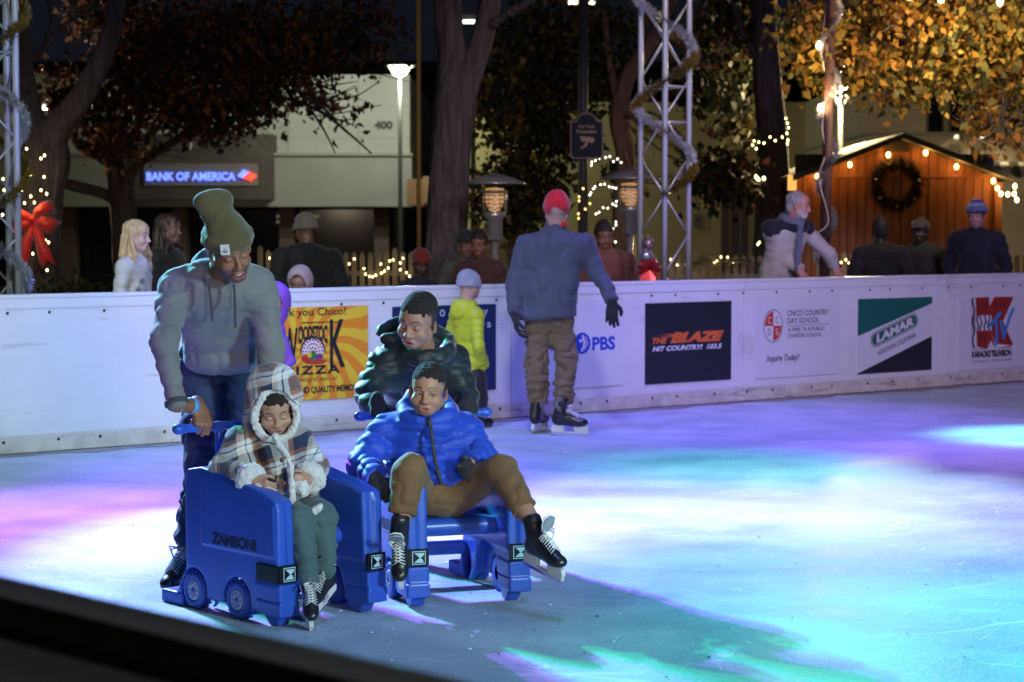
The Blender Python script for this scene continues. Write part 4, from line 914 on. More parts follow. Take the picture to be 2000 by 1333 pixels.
# ================================================================== wooden cabin
CD = 25.0; O =  WY(1755, 540, CD); O[2] = 0
cab = empty('wooden_cabin', O, 'small wooden cabin with gabled roof, warm bulbs along its eaves and a wreath', 'cabin')
def wood(name, col, em=None):
    m = mat(name, col, .65, var=(5, .35), bump=(20, .4, .01), stretch=(3, 3, .25)); return m
m_w = wood('cabin_wood', (.26, .085, .018)); k_ = CD / FPX
mb = MB(); x = 1549
while x < 1945:                                   # vertical boards, each with its own top under the gable
    x2 = min(x + 17.5, 1945); tops = []
    for q in (x + .35, x2 - .35): tops.append(274 + abs(q - 1755) * (76 / 205.))
    a, b =  WY(x + .6, 560, CD),  WY(x2 - .6, 560, CD); za, zb =  WY(x, tops[0], CD)[2],  WY(x2, tops[1], CD)[2]; jit = .006 * math.sin(x * 3.1)
    V = [(a[0], a[1] + jit, 0), (b[0], a[1] + jit, 0), (b[0], a[1] + jit, zb), (a[0], a[1] + jit, za)]; V += [(v[0], v[1] + .03, v[2]) for v in V]
    mb.add(V, [(0, 1, 2, 3), (7, 6, 5, 4), (1, 5, 6, 2), (4, 0, 3, 7), (3, 2, 6, 7)]); x += 17.5
wl =  WY(1549, 560, CD); wr =  WY(1945, 560, CD); ze =  WY(1549, 350, CD)[2]
mb.box((wl[0] + .05, wl[1] + 1.6, ze / 2), (.06, 3.1, ze)); mb.box((wr[0] - .05, wl[1] + 1.6, ze / 2), (.06, 3.1, ze)); mb.box(((wl[0] + wr[0]) / 2, wl[1] + 3.1, ze / 2), (wr[0] - wl[0], .05, ze))
mb.box(((wl[0] + wr[0]) / 2, wl[1] + .1, 1.2), (wr[0] - wl[0] - .05, .02, 2.4), mi=1)
mb.build('wall', [m_w, m_seam], cab, O)
mb = MB(); zc =  WY(1755, 344, CD)[2]; mb.box(((wl[0] + wr[0]) / 2, wl[1] - .012, zc), (wr[0] - wl[0], .02, .04)); mb.build('trim_board', M('trim_wood', (.26, .09, .03), .6), cab, O)
mb = MB()
for sx in (-1, 1):
    ap =  WY(1755, 262, CD); ev =  WY(1755 + sx * 213, 344, CD); n_ = 1
    for (y0, y1, th, lift, mi) in ((-.35, 3.5, .07, 0, 0),):
        a = A(ap[0], wl[1] + y0, ap[2]); b = A(ev[0], wl[1] + y0, ev[2]); c_ = b + A(0, y1 - y0, 0); d = a + A(0, y1 - y0, 0); dn = A(0, 0, -th)
        V = [a, b, c_, d, a + dn, b + dn, c_ + dn, d + dn]; F = [(0, 3, 2, 1), (4, 5, 6, 7), (0, 1, 5, 4), (1, 2, 6, 5), (2, 3, 7, 6)]
        if sx > 0: F = [f[::-1] for f in F]
        mb.add(V, F)
mb.build('roof', M('roof_shingle', (.10, .10, .075), .85, var=(6, .3), bump=(15, .6, .02)), cab, O)
mb = MB(); wall(mb, 1731, 1776, 276, 297, CD - .04, .05); mb.build('gable_vent', M('vent_dark', (.04, .03, .02), .7), cab, O)
for x in (1551, 1936): mb = MB(); p =  WY(x, 560, CD); mb.box((p[0] + (.0 if x < 1700 else .05), p[1] - .08, 1.02), (.09, .09, 2.04)); mb.build('corner_post', m_w, cab, O)
mb = MB(); wall(mb, 1541, 1556, 342, 372, CD - .3, .12); mb.build('lantern', M('lantern_glow', (.9, .5, .2), em=((1, .45, .1), 1.2)), cab, O)
# bulbs under the eaves: each throws its own small light
pos = [(1547, 352), (1596, 345), (1660, 322), (1735, 303), (1808, 299), (1868, 326), (1940, 354)]
P = [ WY(x, y, CD - .12) for x, y in pos]; bulbs('cabin_lights', 'warm bulbs hung along the cabin gable', P, (1, .5, .12), 26, .026, drop=.04)
for p in P: plight('cabin_bulb_light', p - A(0, .12, .02), 1.7, (1, .46, .11), .03)
P2 = [ WY(x, y, CD - .4) for x, y in ((1948, 368), (1955, 379), (1968, 380), (1981, 379), (1982, 364), (1986, 391), (2015, 380))]; bulbs('cabin_lights', 'warm bulbs trailing off the right corner of the cabin', P2, (1, .62, .22), 22, .024)
plight('cabin_bulb_light', P2[2], 2, (1, .6, .25), .05)
# wreath on the cabin
wc =  WY(1751, 361, CD - .12); rsw = np.random.RandomState(2); n = 2600; a = rsw.rand(n) * 6.283; rr = .24 + rsw.randn(n) * .035; base = np.stack([rr * np.cos(a), rsw.randn(n) * .04, rr * np.sin(a)], 1)
d = np.stack([np.cos(a), rsw.randn(n) * .7 - .5, np.sin(a)], 1) + rsw.randn(n, 3) * .6; d /= np.linalg.norm(d, axis=1)[:, None]; s_ = np.cross(d, rsw.randn(n, 3)); s_ /= np.linalg.norm(s_, axis=1)[:, None]
V = np.stack([base - s_ * .006, base + s_ * .006, base + d * .09], 1).reshape(-1, 3); wre = empty('wreath', wc, 'dark evergreen wreath hung on the front of the wooden cabin', 'wreath'); mkobj('foliage', V, np.arange(3 * n).reshape(-1, 3), M('fir', (.010, .014, .010), .7), wre, smooth=False)
mb = MB()
for k in range(7): q = k * .9 + .2; mb.ball((.27 * math.cos(q), -.07, .27 * math.sin(q)), .022, 10)
mb.build('baubles', M('bauble_cream', (.5, .4, .3), .3, .3), wre)
# brown pole with tinsel and cable in front of the cabin
top = W(1620, -80, 19.6); b_ = W(1607, 540, 19.6); O = A(b_[0], b_[1], 0); root = empty('wooden_pole', O, 'brown pole with white cable and two bulbs in front of the cabin', 'pole')
mb = MB(); mb.tube([(0, 0, 0), (top[0] - b_[0], 0, top[2])], [.055, .045], 14); mb.build('pole', M('pole_brown', (.07, .03, .028), .6, var=(8, .2)), root)
ax_ = lambda z: A(O[0] + (top[0] - b_[0]) * z / top[2], O[1], z)
cb = [W(x, y, 19.5) for x, y in ((1622, -60), (1610, 40), (1604, 100), (1614, 165), (1606, 245), (1612, 300), (1600, 350), (1618, 430), (1598, 455))]; mb = MB(); limb(mb, [(p - O, .006) for p in cb], 6, 0); mb.build('cable', M('cable_white', (.6, .55, .5), .5), root)
bulbs('string_bulbs', 'two lit bulbs beside the brown pole', [W(1600, 89, 19.45), W(1603, 211, 19.45)], (1, .72, .35), 26, .03, wire=False)
hp = []
for i in range(160): t = i / 159; z = 1.0 + 3.6 * t; c_ = ax_(z); q = 6.283 * 5.3 * t + 1; hp.append(c_ + A(.085 * math.cos(q), .085 * math.sin(q), 0))
tinsel('silver_garland', 'silver tinsel winding down the brown pole by the cabin', hp, .04, m_silver, 1300)
# ================================================================== picket fences with lights
m_pk = M('picket', (.17, .14, .09), .7, var=(9, .2))
def fence(x0, x1, ytop, D, label, lights, seed, m=None):
    a, b = W(x0, ytop, D), W(x1, ytop, D); O = A(a[0], a[1], 0); L_ = b[0] - a[0]; h = a[2]; root = empty('picket_fence', O, label, 'fence', 'low picket fences behind the barrier'); rs = np.random.RandomState(seed)
    x = 0; k = 0
    while x < L_:
        hh = h * (1 + (.04 if k % 9 == 0 else 0) + rs.rand() * .01); mb = MB(); mb.prism([(-.03, 0), (.03, 0), (.03, hh - .04), (0, hh), (-.03, hh - .04)], (0, 0, 0), (1, 0, 0), (0, 0, 1), (0, .02, 0))
        if k < 100: o = mb.build('picket', m or m_pk, root); o.location = (x, 0, 0)
        x += .098; k += 1
    mb = MB()
    for z in (h * .3, h * .78): mb.box((L_ / 2, .035, z), (L_, .03, .06))
    mb.build('rail', m or m_pk, root)
    if lights: bulbs('fairy_lights', lights[0], [W(x, y, D - .08) for x, y in lights[1]], YEL, 9, .010)
    for q in np.linspace(0, L_, 3)[1:2]: plight('fairy_light', O + A(q, -.45, .72), 1.6, (1, .72, .25), .25)
fence(628, 815, 492, 24, 'picket fence with a glowing garland of lights left of the forked tree', ('fairy lights draped over the fence left of the forked tree',
      [(650, 505), (692, 506), (682, 516), (711, 525), (714, 536), (722, 540), (728, 541), (734, 538), (745, 534), (751, 530), (758, 524), (744, 516), (761, 510), (768, 508), (782, 514), (787, 505), (782, 527), (794, 533), (800, 540), (806, 543)]), 1)
fence(508, 560, 488, 24, 'short piece of picket fence seen just right of the adult in the beanie', ('fairy lights on the short fence beside the adult in the beanie', [(527, 505), (534, 510), (541, 509), (546, 506), (530, 508)]), 2)
fence(1215, 1490, 500, 24, 'picket fence with garland lights running behind the truss tower', ('fairy lights along the fence between truss tower and old man',
      [(1224, 528), (1228, 544), (1283, 515), (1323, 518), (1345, 505), (1340, 517), (1395, 513), (1400, 510), (1408, 502), (1421, 503), (1432, 513), (1483, 474), (1480, 478), (1310, 507), (1250, 520)]), 3)
fence(1600, 1700, 492, 23.5, 'picket fence seen under the outstretched arm of the old man', ('fairy lights on the fence under the arm of the old man', [(1643, 513), (1658, 514), (1670, 511), (1672, 502), (1652, 508)]), 4)
fence(1955, 2050, 498, 23.5, 'picket fence at the right edge beside the cabin post', None, 5)
# lights on trunks
bulbs('trunk_lights', 'small white lights curling round the crooked tree above the right heater', [W(x, y, 25.5) for x, y in ((1155, 323), (1156, 317), (1163, 314), (1171, 310), (1183, 308), (1191, 306), (1206, 311), (1198, 316), (1213, 318))], COOL, 8, .009)
bulbs('trunk_lights', 'small white lights curling below the canopy of the right heater', [W(x, y, 25.5) for x, y in ((1152, 381), (1154, 377), (1159, 369), (1162, 365), (1173, 361), (1181, 360), (1190, 365), (1197, 367), (1203, 368))], COOL, 8, .009)
bulbs('trunk_lights', 'small white lights slanting down the crooked tree behind the man in red hat', [W(x, y, 25.5) for x, y in ((1204, 394), (1197, 399), (1203, 402), (1187, 407), (1178, 406), (1170, 415), (1164, 418), (1203, 434), (1203, 440), (1197, 447), (1193, 451), (1202, 473))], COOL, 8, .009)
bulbs('trunk_lights', 'amber lights running down the pole of the security sign', [W(x, y, 23.8) for x, y in ((1131, 385), (1131, 393), (1139, 369), (1152, 398), (1130, 418), (1143, 409), (1130, 427))], (1, .6, .15), 6, .010)
bulbs('trunk_lights', 'yellow lights looped round the thick trunk left of the cabin', [W(x, y, 24.9) for x, y in ((1535, 232), (1538, 241), (1540, 250), (1537, 261), (1539, 274), (1538, 281), (1528, 268), (1514, 275), (1504, 268), (1492, 280), (1482, 278), (1473, 276), (1470, 284), (1477, 291))], (1, .85, .35), 9, .011)
bulbs('trunk_lights', 'three yellow lights low on the thick trunk left of the cabin', [W(x, y, 24.9) for x, y in ((1477, 346), (1481, 351), (1492, 349))], (1, .85, .35), 12, .018)
bulbs('trunk_lights', 'warm lights dotted over the leaning tree around the red bow', [W(x, y, 18.6) for x, y in ((60, 343), (86, 346), (42, 373), (80, 372), (60, 384), (91, 379), (48, 397), (67, 396), (63, 428), (52, 291), (80, 310), (87, 304), (37, 524), (92, 528), (64, 496), (89, 470), (95, 474), (6, 350), (35, 334), (5, 420), (8, 372))], YEL, 9, .010, wire=False)
plight('trunk_glow', W(66, 395, 18.2), 2.2, (1, .66, .25), .1)
bulbs('overhead_lights', 'pair of warm bulbs glowing at the top right in the golden leaves', [W(1953, 4, 18), W(1838, -2, 18), W(1776, -8, 18)], (1, .7, .3), 30, .03)
spot('overhead_light', W(1975, 40, 18.3), W(1790, 70, 20.3), 360, (1, .76, .38), 130, .6, .15); spot('overhead_light', W(1600, 205, 19.3), W(1660, 60, 20), 60, (1, .70, .3), 120, .6, .1)  # added spots standing in for the bulbs' glow, aimed at the leaves
# red bow
bwO = W(66, 428, 18.35); bw = empty('red_bow', bwO, 'big glittery red bow tied on the leaning tree', 'bow'); m_red = M('bow_red', (.72, .018, .010), .35, var=(60, .4), bump=(90, .5), sheen=.3); kk = 18.35 / FPX * 1.15
def ribbon(name, pts, w0, w1, notch=False, puff=.06):
    P = np.array(pts, float) * kk; n = len(P); V = []; F = []
    for i, p in enumerate(P):
        d = nrm(np.append(P[min(i + 1, n - 1)] - P[max(i - 1, 0)], 0))[:2]; s = A(-d[1], d[0]); wd = lerp(w0, w1, i / (n - 1)) * kk
        for t in (-1, -.5, 0, .5, 1):
            V.append((p[0] + s[0] * wd * t + (d[0] * -8 * kk * (1 - abs(t)) if notch and i == n - 1 else 0), -puff * math.sin(math.pi * i / (n - 1)) - .02 * math.cos(t * 3) - .02, -(p[1] + s[1] * wd * t) + (d[1] * 14 * kk * (1 - abs(t)) if notch and i == n - 1 else 0)))
    for i in range(n - 1):
        for j in range(4): F.append((i * 5 + j, i * 5 + j + 1, i * 5 + j + 6, i * 5 + j + 5))
    o = mkobj(name, V, F, m_red, bw); md = o.modifiers.new('s', 'SOLIDIFY'); md.thickness = .006
ribbon('loop', [(0, 0), (10, -10), (22, -18), (36, -22)], 5, 13, puff=.12); ribbon('loop', [(0, 2), (14, 4), (28, 10), (38, 18)], 5, 17, puff=.1)
ribbon('loop', [(0, 0), (-14, -6), (-28, -10), (-40, -8)], 5, 16, puff=.12); ribbon('loop', [(0, 3), (-14, 8), (-30, 22), (-38, 26)], 5, 16, puff=.1)
ribbon('tail', [(0, 4), (-8, 30), (-18, 58), (-24, 84)], 6, 15, True, .04); ribbon('tail', [(2, 4), (10, 30), (18, 58), (25, 84)], 6, 14, True, .04)
mb = MB(); mb.ball((0, -.06, 0), (.035, .04, .03), 12); mb.build('knot', m_red, bw)
# hanging ornaments low on the middle truss
for x, y, r, c_, lab in ((1266, 476, .055, (.4, .25, .25), 'round silver pink bauble hanging in the middle truss tower'), (1262, 500, .05, (.5, .5, .52), 'grey tinsel ball hanging under the pink bauble'), (1268, 528, .09, (.35, .02, .02), 'red poinsettia ornament low in the middle truss tower')):
    p = W(x, y, 16.7); mb = MB(); mb.ball(p, r, 16); mb.lathe([(.012, 0), (.01, .02), (.0001, .022)], p + A(0, 0, r * .96), 8)
    if r > .08:
        mb = MB()
        for k in range(11): a = k * .571; d = A(math.cos(a), -.25, math.sin(a)); s_ = A(-math.sin(a), 0, math.cos(a)); mb.add([p, p + d * r * .7 + s_ * .03, p + d * r * 1.35, p + d * r * .7 - s_ * .03], [(0, 1, 2, 3)])
    tag(mb.build('ornament', M('orn%s' % r, c_, .25, .7), None, p), lab, 'ornament')
p = W(1690, 524, 20.2); mb = MB(); rs_ = np.random.RandomState(4)
for k in range(26): a = rs_.rand() * 6.28; b = rs_.rand() * 1.5 - .3; d = A(math.cos(a) * math.cos(b), math.sin(a) * math.cos(b), math.sin(b)); s_ = nrm(np.cross(d, A(.3, .2, 1))); mb.add([p, p + d * .08 + s_ * .035, p + d * .16, p + d * .08 - s_ * .035], [(0, 1, 2, 3)])
mb.tube([A(p[0], p[1], 0), p], .012, 6, mi=1)
tag(mb.build('poinsettia', [M('petal', (.6, .02, .01), .5, em=((1, .03, .01), .25)), m_pole], None, p), 'glowing red poinsettia beside the dark coated watcher', 'flower')
# low dark hedge behind the boards at the left
cl = [(W(x, 566, 17) - A(0, 0, .1), (.35, .25, .14), 420) for x in range(110, 260, 34)] ; O = cl[0][0] * A(1, 1, 0); V, F, Cc = leaves([(c - O, r, n) for c, r, n in cl], .05, DG, seed=9); h_ = empty('hedge', O, 'low dark hedge dusted with tinsel between bow and blonde girl', 'hedge'); mkobj('foliage', V, F, m_leaf, h_, smooth=False, col=Cc)
mb = MB(); mb.tube([(0, 0, 0), (.3, 0, .8)], .02, 6); mb.build('stem', m_bark, h_)
# evergreen garland on the right fence
for x0, x1, y, lab in ((1345, 1500, 512, 'dark evergreen garland laid along the fence behind the truss'), (1625, 1690, 520, 'dark evergreen garland on the fence under the old man\'s arm')):
    tinsel('evergreen_garland', lab, [W(x, y + 5 * math.sin(x * .09), 23.8) for x in np.linspace(x0, x1, 14)], .09, m_pine, 900, group='evergreen garlands')

# ================================================================== people: helpers
m_skin = mat('skin', (.5, .3, .2), .5, attr=True, bump=(350, .12, .002), sss=.08)
m_eye = M('eye_white', (.36, .33, .31), .25); m_iris = M('eye_dark', (.025, .012, .008), .1); m_teeth = M('teeth', (.75, .72, .66), .3)
def hframe(look, up):
    y = nrm(look); z = np.asarray(up, float); z = nrm(z - y * z.dot(y)); return np.stack([np.cross(y, z), y, z], 1)
def head_geo(S, H, Rm, s, kid=0., eyes=0., mouth=0., ears=True):
    P = lambda *p: H + Rm @ (A(p[0] * (1 + .04 * kid), p[1] - .003 * kid * (p[1] > .08), p[2] * (1 - (.13 if p[2] < 0 else -.04) * kid)) * s)
    E = lambda c, r, k=.02, mode='u', R2=None: S.ell(P(*c), A(*r) * s, Rm if R2 is None else Rm @ R2, k * s, mode)
    Cp = lambda a, b, ra, rb=None, k=.015, mode='u': S.cap(P(*a), P(*b), ra * s, (rb if rb is not None else ra) * s, k * s, mode)
    E((0, -.018, .036), (.073 + .002 * kid, .094, .080)); E((0, .030, .035), (.060, .056, .062), .02)
    jw = .006 * kid
    E((0, .022, -.035), (.057 + jw, .062, .068 - .01 * kid), .02)
    Cp((0, .058, -.094 + .012 * kid), (0, .052, -.094 + .012 * kid), .020, k=.03)
    for sx in (-1, 1):
        Cp((sx * .050, .0, -.050), (sx * .018, .056, -.092 + .012 * kid), .021, .016, .02)
        E((sx * .036, .050, -.034), (.026 + jw, .026, .026), .02)                       # cheek
        Cp((sx * .014, .077, .022), (sx * .045, .062, .022), .0105 - .002 * kid, .009, .012)  # brow ridge
        E((sx * .031, .090, .000), (.0195, .016, .0125), .012, 's')                     # eye socket
        E((sx * .0305, .0645, -.001), (.0165, .0165, .0145), .004)                        # lid over the eyeball
        if eyes: E((sx * .0305, .0815, -.0015), (.0130, .012, .0050 * eyes), .0015, 's')
        else: Cp((sx * .0185, .0815, -.0065), (sx * .043, .0775, -.0065), .0013, k=.002, mode='s')
        E((sx * .0130, .088, -.0375), (.0095 + .001 * kid, .0105, .0085), .006)                        # nostril wings
        E((sx * .0068, .0955, -.0455), (.0034, .005, .0034), .002, 's')
    Cp((0, .080, .010), (0, .0985 - .004 * kid, -.032), .0078, .0105, .012); E((0, .0995 - .004 * kid, -.0345), (.0115, .0095, .0095), .008)
    E((0, .074, -.068), (.026, .016, .020), .012)                                          # mouth mound
    o = .004 + mouth * .009
    Cp((-.013, .084, -.0655), (.013, .084, -.0655), .0062, k=.006); Cp((-.012, .083, -.0745 - o * .8), (.012, .083, -.0745 - o * .8), .0070, k=.006)
    for sx in (-1, 1): Cp((sx * .013, .084, -.0655), (sx * .025, .079, -.070), .0055, .003, .006); Cp((sx * .012, .083, -.0745 - o * .8), (sx * .025, .079, -.070), .0055, .003, .006)
    E((0, .094, -.0705 - o * .4), (.021, .016, .0012 + o * .75), .002, 's')
    if ears:
        for sx in (-1, 1):
            a = .35 * sx; R2 = np.array([[math.cos(a), math.sin(a), 0], [-math.sin(a), math.cos(a), 0], [0, 0, 1]])
            E((sx * .0775, -.012, -.008), (.0075, .0185, .031), .006, R2=R2); E((sx * .085, -.009, -.004), (.006, .010, .018), .005, 's', R2)
            E((sx * .074, -.006, -.032), (.006, .010, .010), .005)
def skin_col(H, Rm, s, base, lip, brow, kid=0., beard=None, eyes=0., hand=None, mouth=0., browcol=None, lash=(.02, .012, .01), stub=0., scalp=None):
    base = A(*base); lip = A(*lip)
    def f(V):
        L = ((V - H) @ Rm) / s; x, y, z = np.abs(L[:, 0]) / (1 + .04 * kid), L[:, 1] + .003 * kid * (L[:, 1] > .078), np.where(L[:, 2] < 0, L[:, 2] / (1 - .13 * kid), L[:, 2] / (1 + .04 * kid)); n = len(V)
        c = np.tile(base, (n, 1)) * (1 + .10 * vnoise(V * 60)[:, None])
        def mixin(c, w, q): w = np.clip(w, 0, 1)[:, None]; return c * (1 - w) + A(*q) * w
        face = (y > .04) & (z < .08) & (z > -.12)
        o = .004 + mouth * .009; zc = -.070 - o * .4
        wl = np.clip((1 - (x / .027) ** 2 - ((z - zc) / (.0125 + o * .8)) ** 2) * 3, 0, 1) * (y > .068); c = mixin(c, wl, lip)
        if mouth: c = mixin(c, np.clip((1 - (x / .020) ** 2 - ((z - zc) / (.0035 + o * .6)) ** 2) * 4, 0, 1) * (y > .05) * (y < .083), (.08, .015, .012))
        arch = .0265 + .004 * np.sin(np.clip((x - .012) / .036, 0, 1) * 3.1)
        wb = np.clip(1.6 - np.abs(z - arch) / .0032, 0, 1) * np.clip((x - .010) / .004, 0, 1) * np.clip((.050 - x) / .006, 0, 1) * face
        c = mixin(c, wb * .85, browcol or (.02, .013, .01))
        if eyes: we = np.clip(1.5 - np.abs(((x - .0305) / .0145) ** 2 + ((z + .0015) / (.0060 * eyes)) ** 2 - 1) / .28, 0, 1) * face
        else: we = np.clip(1.4 - np.abs(z + .0065 + .06 * (x - .031) ** 2 * 20) / .0016, 0, 1) * (x > .017) * (x < .046) * face
        c = mixin(c, we * .8, lash)
        wn = np.clip((1 - ((x - .0068) / .004) ** 2 - ((z + .0455) / .004) ** 2) * 3, 0, 1) * (y > .085); c = mixin(c, wn * .8, tuple(base * .25))
        if beard is not None:
            wbd = np.clip((-.036 - z) / .012, 0, 1) * (y > -.01) * (1 - wl) * np.clip((y + .01) / .03, 0, 1); wbd = np.maximum(wbd, np.clip(1 - np.abs(z + .057) / .007, 0, 1) * (x < .032) * (y > .06)); wbd *= (z > -.125)
            c = mixin(c, wbd * (.9 if not stub else stub), beard)
        if scalp is not None:   # cropped hair fading into the skin at the temples and nape
            hl = np.where(y > 0, .000 + .066 * np.clip(y / .055, 0, 1) ** .6, -.035 + 0 * y + .035 * np.clip((y + .05) / .05, 0, 1)); ws = np.clip((z - hl + .012 * vnoise(V * 90)) / .030, 0, 1)
            c = mixin(c, ws ** .8 * (z > -.06), scalp)
        return c
    return f
def arm(S, sh, el, wr, s, r=(.045, .038, .026)): S.cap(sh, el, r[0] * s, r[1] * s, .02); S.cap(el, wr, r[1] * s, r[2] * s, .015)
def hand(S, wr, d, across, s, curl=.5, fat=0., thumb=1., spread=0., k=.003):
    """palm, four jointed fingers of unequal length and a thumb; across runs from the index to the little finger"""
    d = nrm(d); ac = nrm(np.asarray(across, float) - d * np.dot(across, d)); pn = nrm(np.cross(d, ac)) * thumb     # pn: the side the fingers curl to
    Rm = np.stack([d, ac, nrm(np.cross(d, ac))], 1); c = np.asarray(wr, float)
    S.cap(c - d * .02 * s, c + d * .015 * s, (.025 + fat) * s, (.024 + fat) * s, .012 * s)
    for i in range(4): S.cap(c + d * .012 * s + ac * (i - 1.5) * .012 * s, c + d * (.082 - .004 * abs(i - 1)) * s + ac * (i - 1.5) * .0195 * s - pn * (.002 if 0 < i < 3 else 0) * s, (.0145 + fat) * s, (.0112 + fat) * s, .010 * s)
    S.ell(c + d * .035 * s + pn * .008 * s, A(.034, .028, .013) * s + fat, Rm, .012 * s)
    for i, (l0, l1, l2) in enumerate(((.040, .026, .020), (.045, .029, .021), (.041, .027, .020), (.032, .020, .018))):
        b = c + d * (.086 - .004 * abs(i - 1)) * s + ac * (i - 1.5) * .0195 * s; th = 0; dd = nrm(d + ac * (i - 1.5) * spread); r = (.0094 if i < 3 else .0080) + fat * .8
        S.cap(b - dd * .02 * s, b, r * s, r * s, .006 * s)
        for j, l in enumerate((l0, l1, l2)):
            th += curl * (.75 + .12 * i, 1.0, .65)[j]; q = b + (dd * math.cos(th) + pn * math.sin(th)) * l * s; S.cap(b, q, r * s, (r - .0007) * s, k * s); b = q; r -= .0008
    t0 = c + d * .022 * s - ac * .026 * s; t1 = t0 + (d * .45 - ac * .62 + pn * .35) * .042 * s; t2 = t1 + (d * .75 - ac * .25 + pn * (.3 + .5 * min(curl, 1))) * .034 * s; t3 = t2 + (d * .75 + ac * .15 + pn * (.3 + .6 * min(curl, 1))) * .024 * s
    S.cap(t0, t1, (.0145 + fat) * s, (.0115 + fat * .8) * s, .01 * s); S.cap(t1, t2, (.0112 + fat * .8) * s, (.0100 + fat * .8) * s, k * s); S.cap(t2, t3, (.0100 + fat * .8) * s, (.0085 + fat * .7) * s, k * s)
def torso(S, sa, sb, ha, hb, r, k=.05, q=None, w=None, flat=None, mid=None):
    """r = (shoulder, chest, waist)"""
    ca, cb = lerp(sa, sb, .27), lerp(sa, sb, .73); n = (np.asarray(sa) + np.asarray(sb)) / 2; p = (np.asarray(ha) + np.asarray(hb)) / 2
    S.cap(sa, sb, r[0], r[0], k, w=w); S.cap(ca, ha, r[1], r[2], k, q=q, w=w); S.cap(cb, hb, r[1], r[2], k, q=q, w=w); S.cap(n, p, r[1], r[2], k, q=q, w=w)
def ring(S, pts, r, k=.01, **kw):
    for i in range(len(pts)): S.cap(pts[i], pts[(i + 1) % len(pts)], r if np.isscalar(r) else r[i], r if np.isscalar(r) else r[(i + 1) % len(pts)], k, **kw)
m_black = M('boot_black', (.012, .012, .014), .35, coat=.3, bump=(60, .1)); m_hold = M('holder_white', (.68, .70, .68), .35); m_blade = M('blade_steel', (.7, .7, .72), .15, 1); m_lace = M('lace_white', (.72, .74, .70), .7)
m_tongue = M('tongue_grey', (.30, .32, .33), .6)
def skate(parent, O, ank, toe, up, s=1., h=.005, side=1, lace=None, tongue=False, seed=0, shin=None):
    """hockey skate: boot with toe cap, lacing, holder with two posts, steel blade; ank = ankle joint"""
    f = nrm(toe); Rm = frame(f, up); P = lambda x, y, z: np.asarray(ank) + Rm @ (A(x, y, z) * s)
    sh = Rm[:, 2] if shin is None else nrm(nrm(shin) * .75 + Rm[:, 2] * .25); top = np.asarray(ank) + sh * .085 * s
    S = SDF(); S.cap(top, P(-.02, 0, -.005), .044 * s, .044 * s, .02 * s); S.ell(P(-.03, 0, -.045), A(.045, .036, .04) * s, Rm, .02 * s)
    S.cap(P(-.02, 0, -.052), P(.11, 0, -.062), .034 * s, .034 * s, .03 * s); S.ell(P(.135, 0, -.060), A(.055, .040, .030) * s, Rm, .02 * s); S.cap(P(.0, 0, -.01), P(.10, 0, -.048), .036 * s, .03 * s, .02 * s)
    S.box(P(.05, 0, -.125), A(.2, .08, .03) * s, Rm, .002, .004 * s, 's'); S.ell(top + sh * .045 * s, A(.05, .05, .03) * s, frame(f - sh * np.dot(f, sh), sh), .01 * s, 's')
    root = sdfobj(S, 'skate', m_black, h, parent, O)
    mb = MB(); L_ = [(-.055, -.094), (-.02, -.094), (.012, -.094), (.03, -.128), (.09, -.128), (.105, -.094), (.165, -.094), (.185, -.125), (.165, -.145), (-.045, -.145), (-.065, -.125)]
    def pl(poly, t0, t1, mi): mb.prism(poly, P(0, t0, 0), Rm[:, 0] * s, Rm[:, 2] * s, Rm[:, 1] * (t1 - t0) * s, mi)
    pl([(-.066, -.088), (.010, -.088), (.022, -.118), (.018, -.132), (-.066, -.132), (-.074, -.118)], -.011, .011, 0); pl([(.092, -.088), (.180, -.088), (.192, -.115), (.186, -.132), (.098, -.132), (.088, -.115)], -.011, .011, 0)
    pl([(-.070, -.1325), (.188, -.1325), (.188, -.140), (-.066, -.140)], -.009, .009, 0); hd = mb.build('blade_holder', m_hold, root, O)
    mb = MB(); pl([(-.078, -.1405), (.198, -.1405), (.200, -.150), (.185, -.160), (-.062, -.160), (-.076, -.152)], -.002, .002, 0); mb.build('blade', m_blade, root, O)
    mb = MB(); n = 7
    for i in range(n):
        t = i / (n - 1); x = lerp(.030, .108, t); z = lerp(.015, -.020, t) + .012 * math.sin(t * 3.1) * 0 + (.006 if i else 0); hw = lerp(.026, .030, t); j = 1 if i % 2 else -1
        for sg in (-1, 1):
            x2 = x + .012; z2 = z - .008; pp = [P(x, -hw * sg, z - .008), P(x + .004, -hw * .5 * sg, z + .008), P(x + .008, 0, z + .011), P(x2 + .003, hw * .5 * sg, z2 + .010), P(x2, hw * sg, z2 - .008)]
            mb.tube(pp, .0028 * s, 6)
    if lace:
        rs = np.random.RandomState(seed); c = A(.028, 0, .040)
        for a in ((-.6, .5, 0), (.6, .5, 0), (-.5, -.3, -.6), (.6, -.2, -.6)):
            pp = [P(*(c + A(.0, 0, 0)))] + [P(*(c + A(.018 + .02 * t, a[0] * .06 * math.sin(t * 2.6), .02 * math.sin(3 * t) + a[2] * .05 * t))) for t in (.3, .6, 1.)]; mb.tube(pp, .003 * s, 6)
    mb.build('laces', lace or m_tongue, root, O)
    if tongue:
        mb = MB(); mb.prism([(-.026, 0), (.026, 0), (.034, .04), (.026, .075), (0, .085), (-.026, .075), (-.034, .04)], P(.036, 0, .042), Rm[:, 1] * s, nrm(Rm[:, 2] * 1 + Rm[:, 0] * .25) * s, Rm[:, 0] * .008 * s); mb.build('tongue', m_tongue, root, O)
        mb = MB(); q = [P(.046, y, z) for y, z in ((-.027, .045), (-.034, .08), (-.026, .115), (0, .124), (.026, .115), (.034, .08), (.027, .045))]; mb.tube(q, .004 * s, 6); mb.build('tongue_trim', m_lace, root, O)
    return root
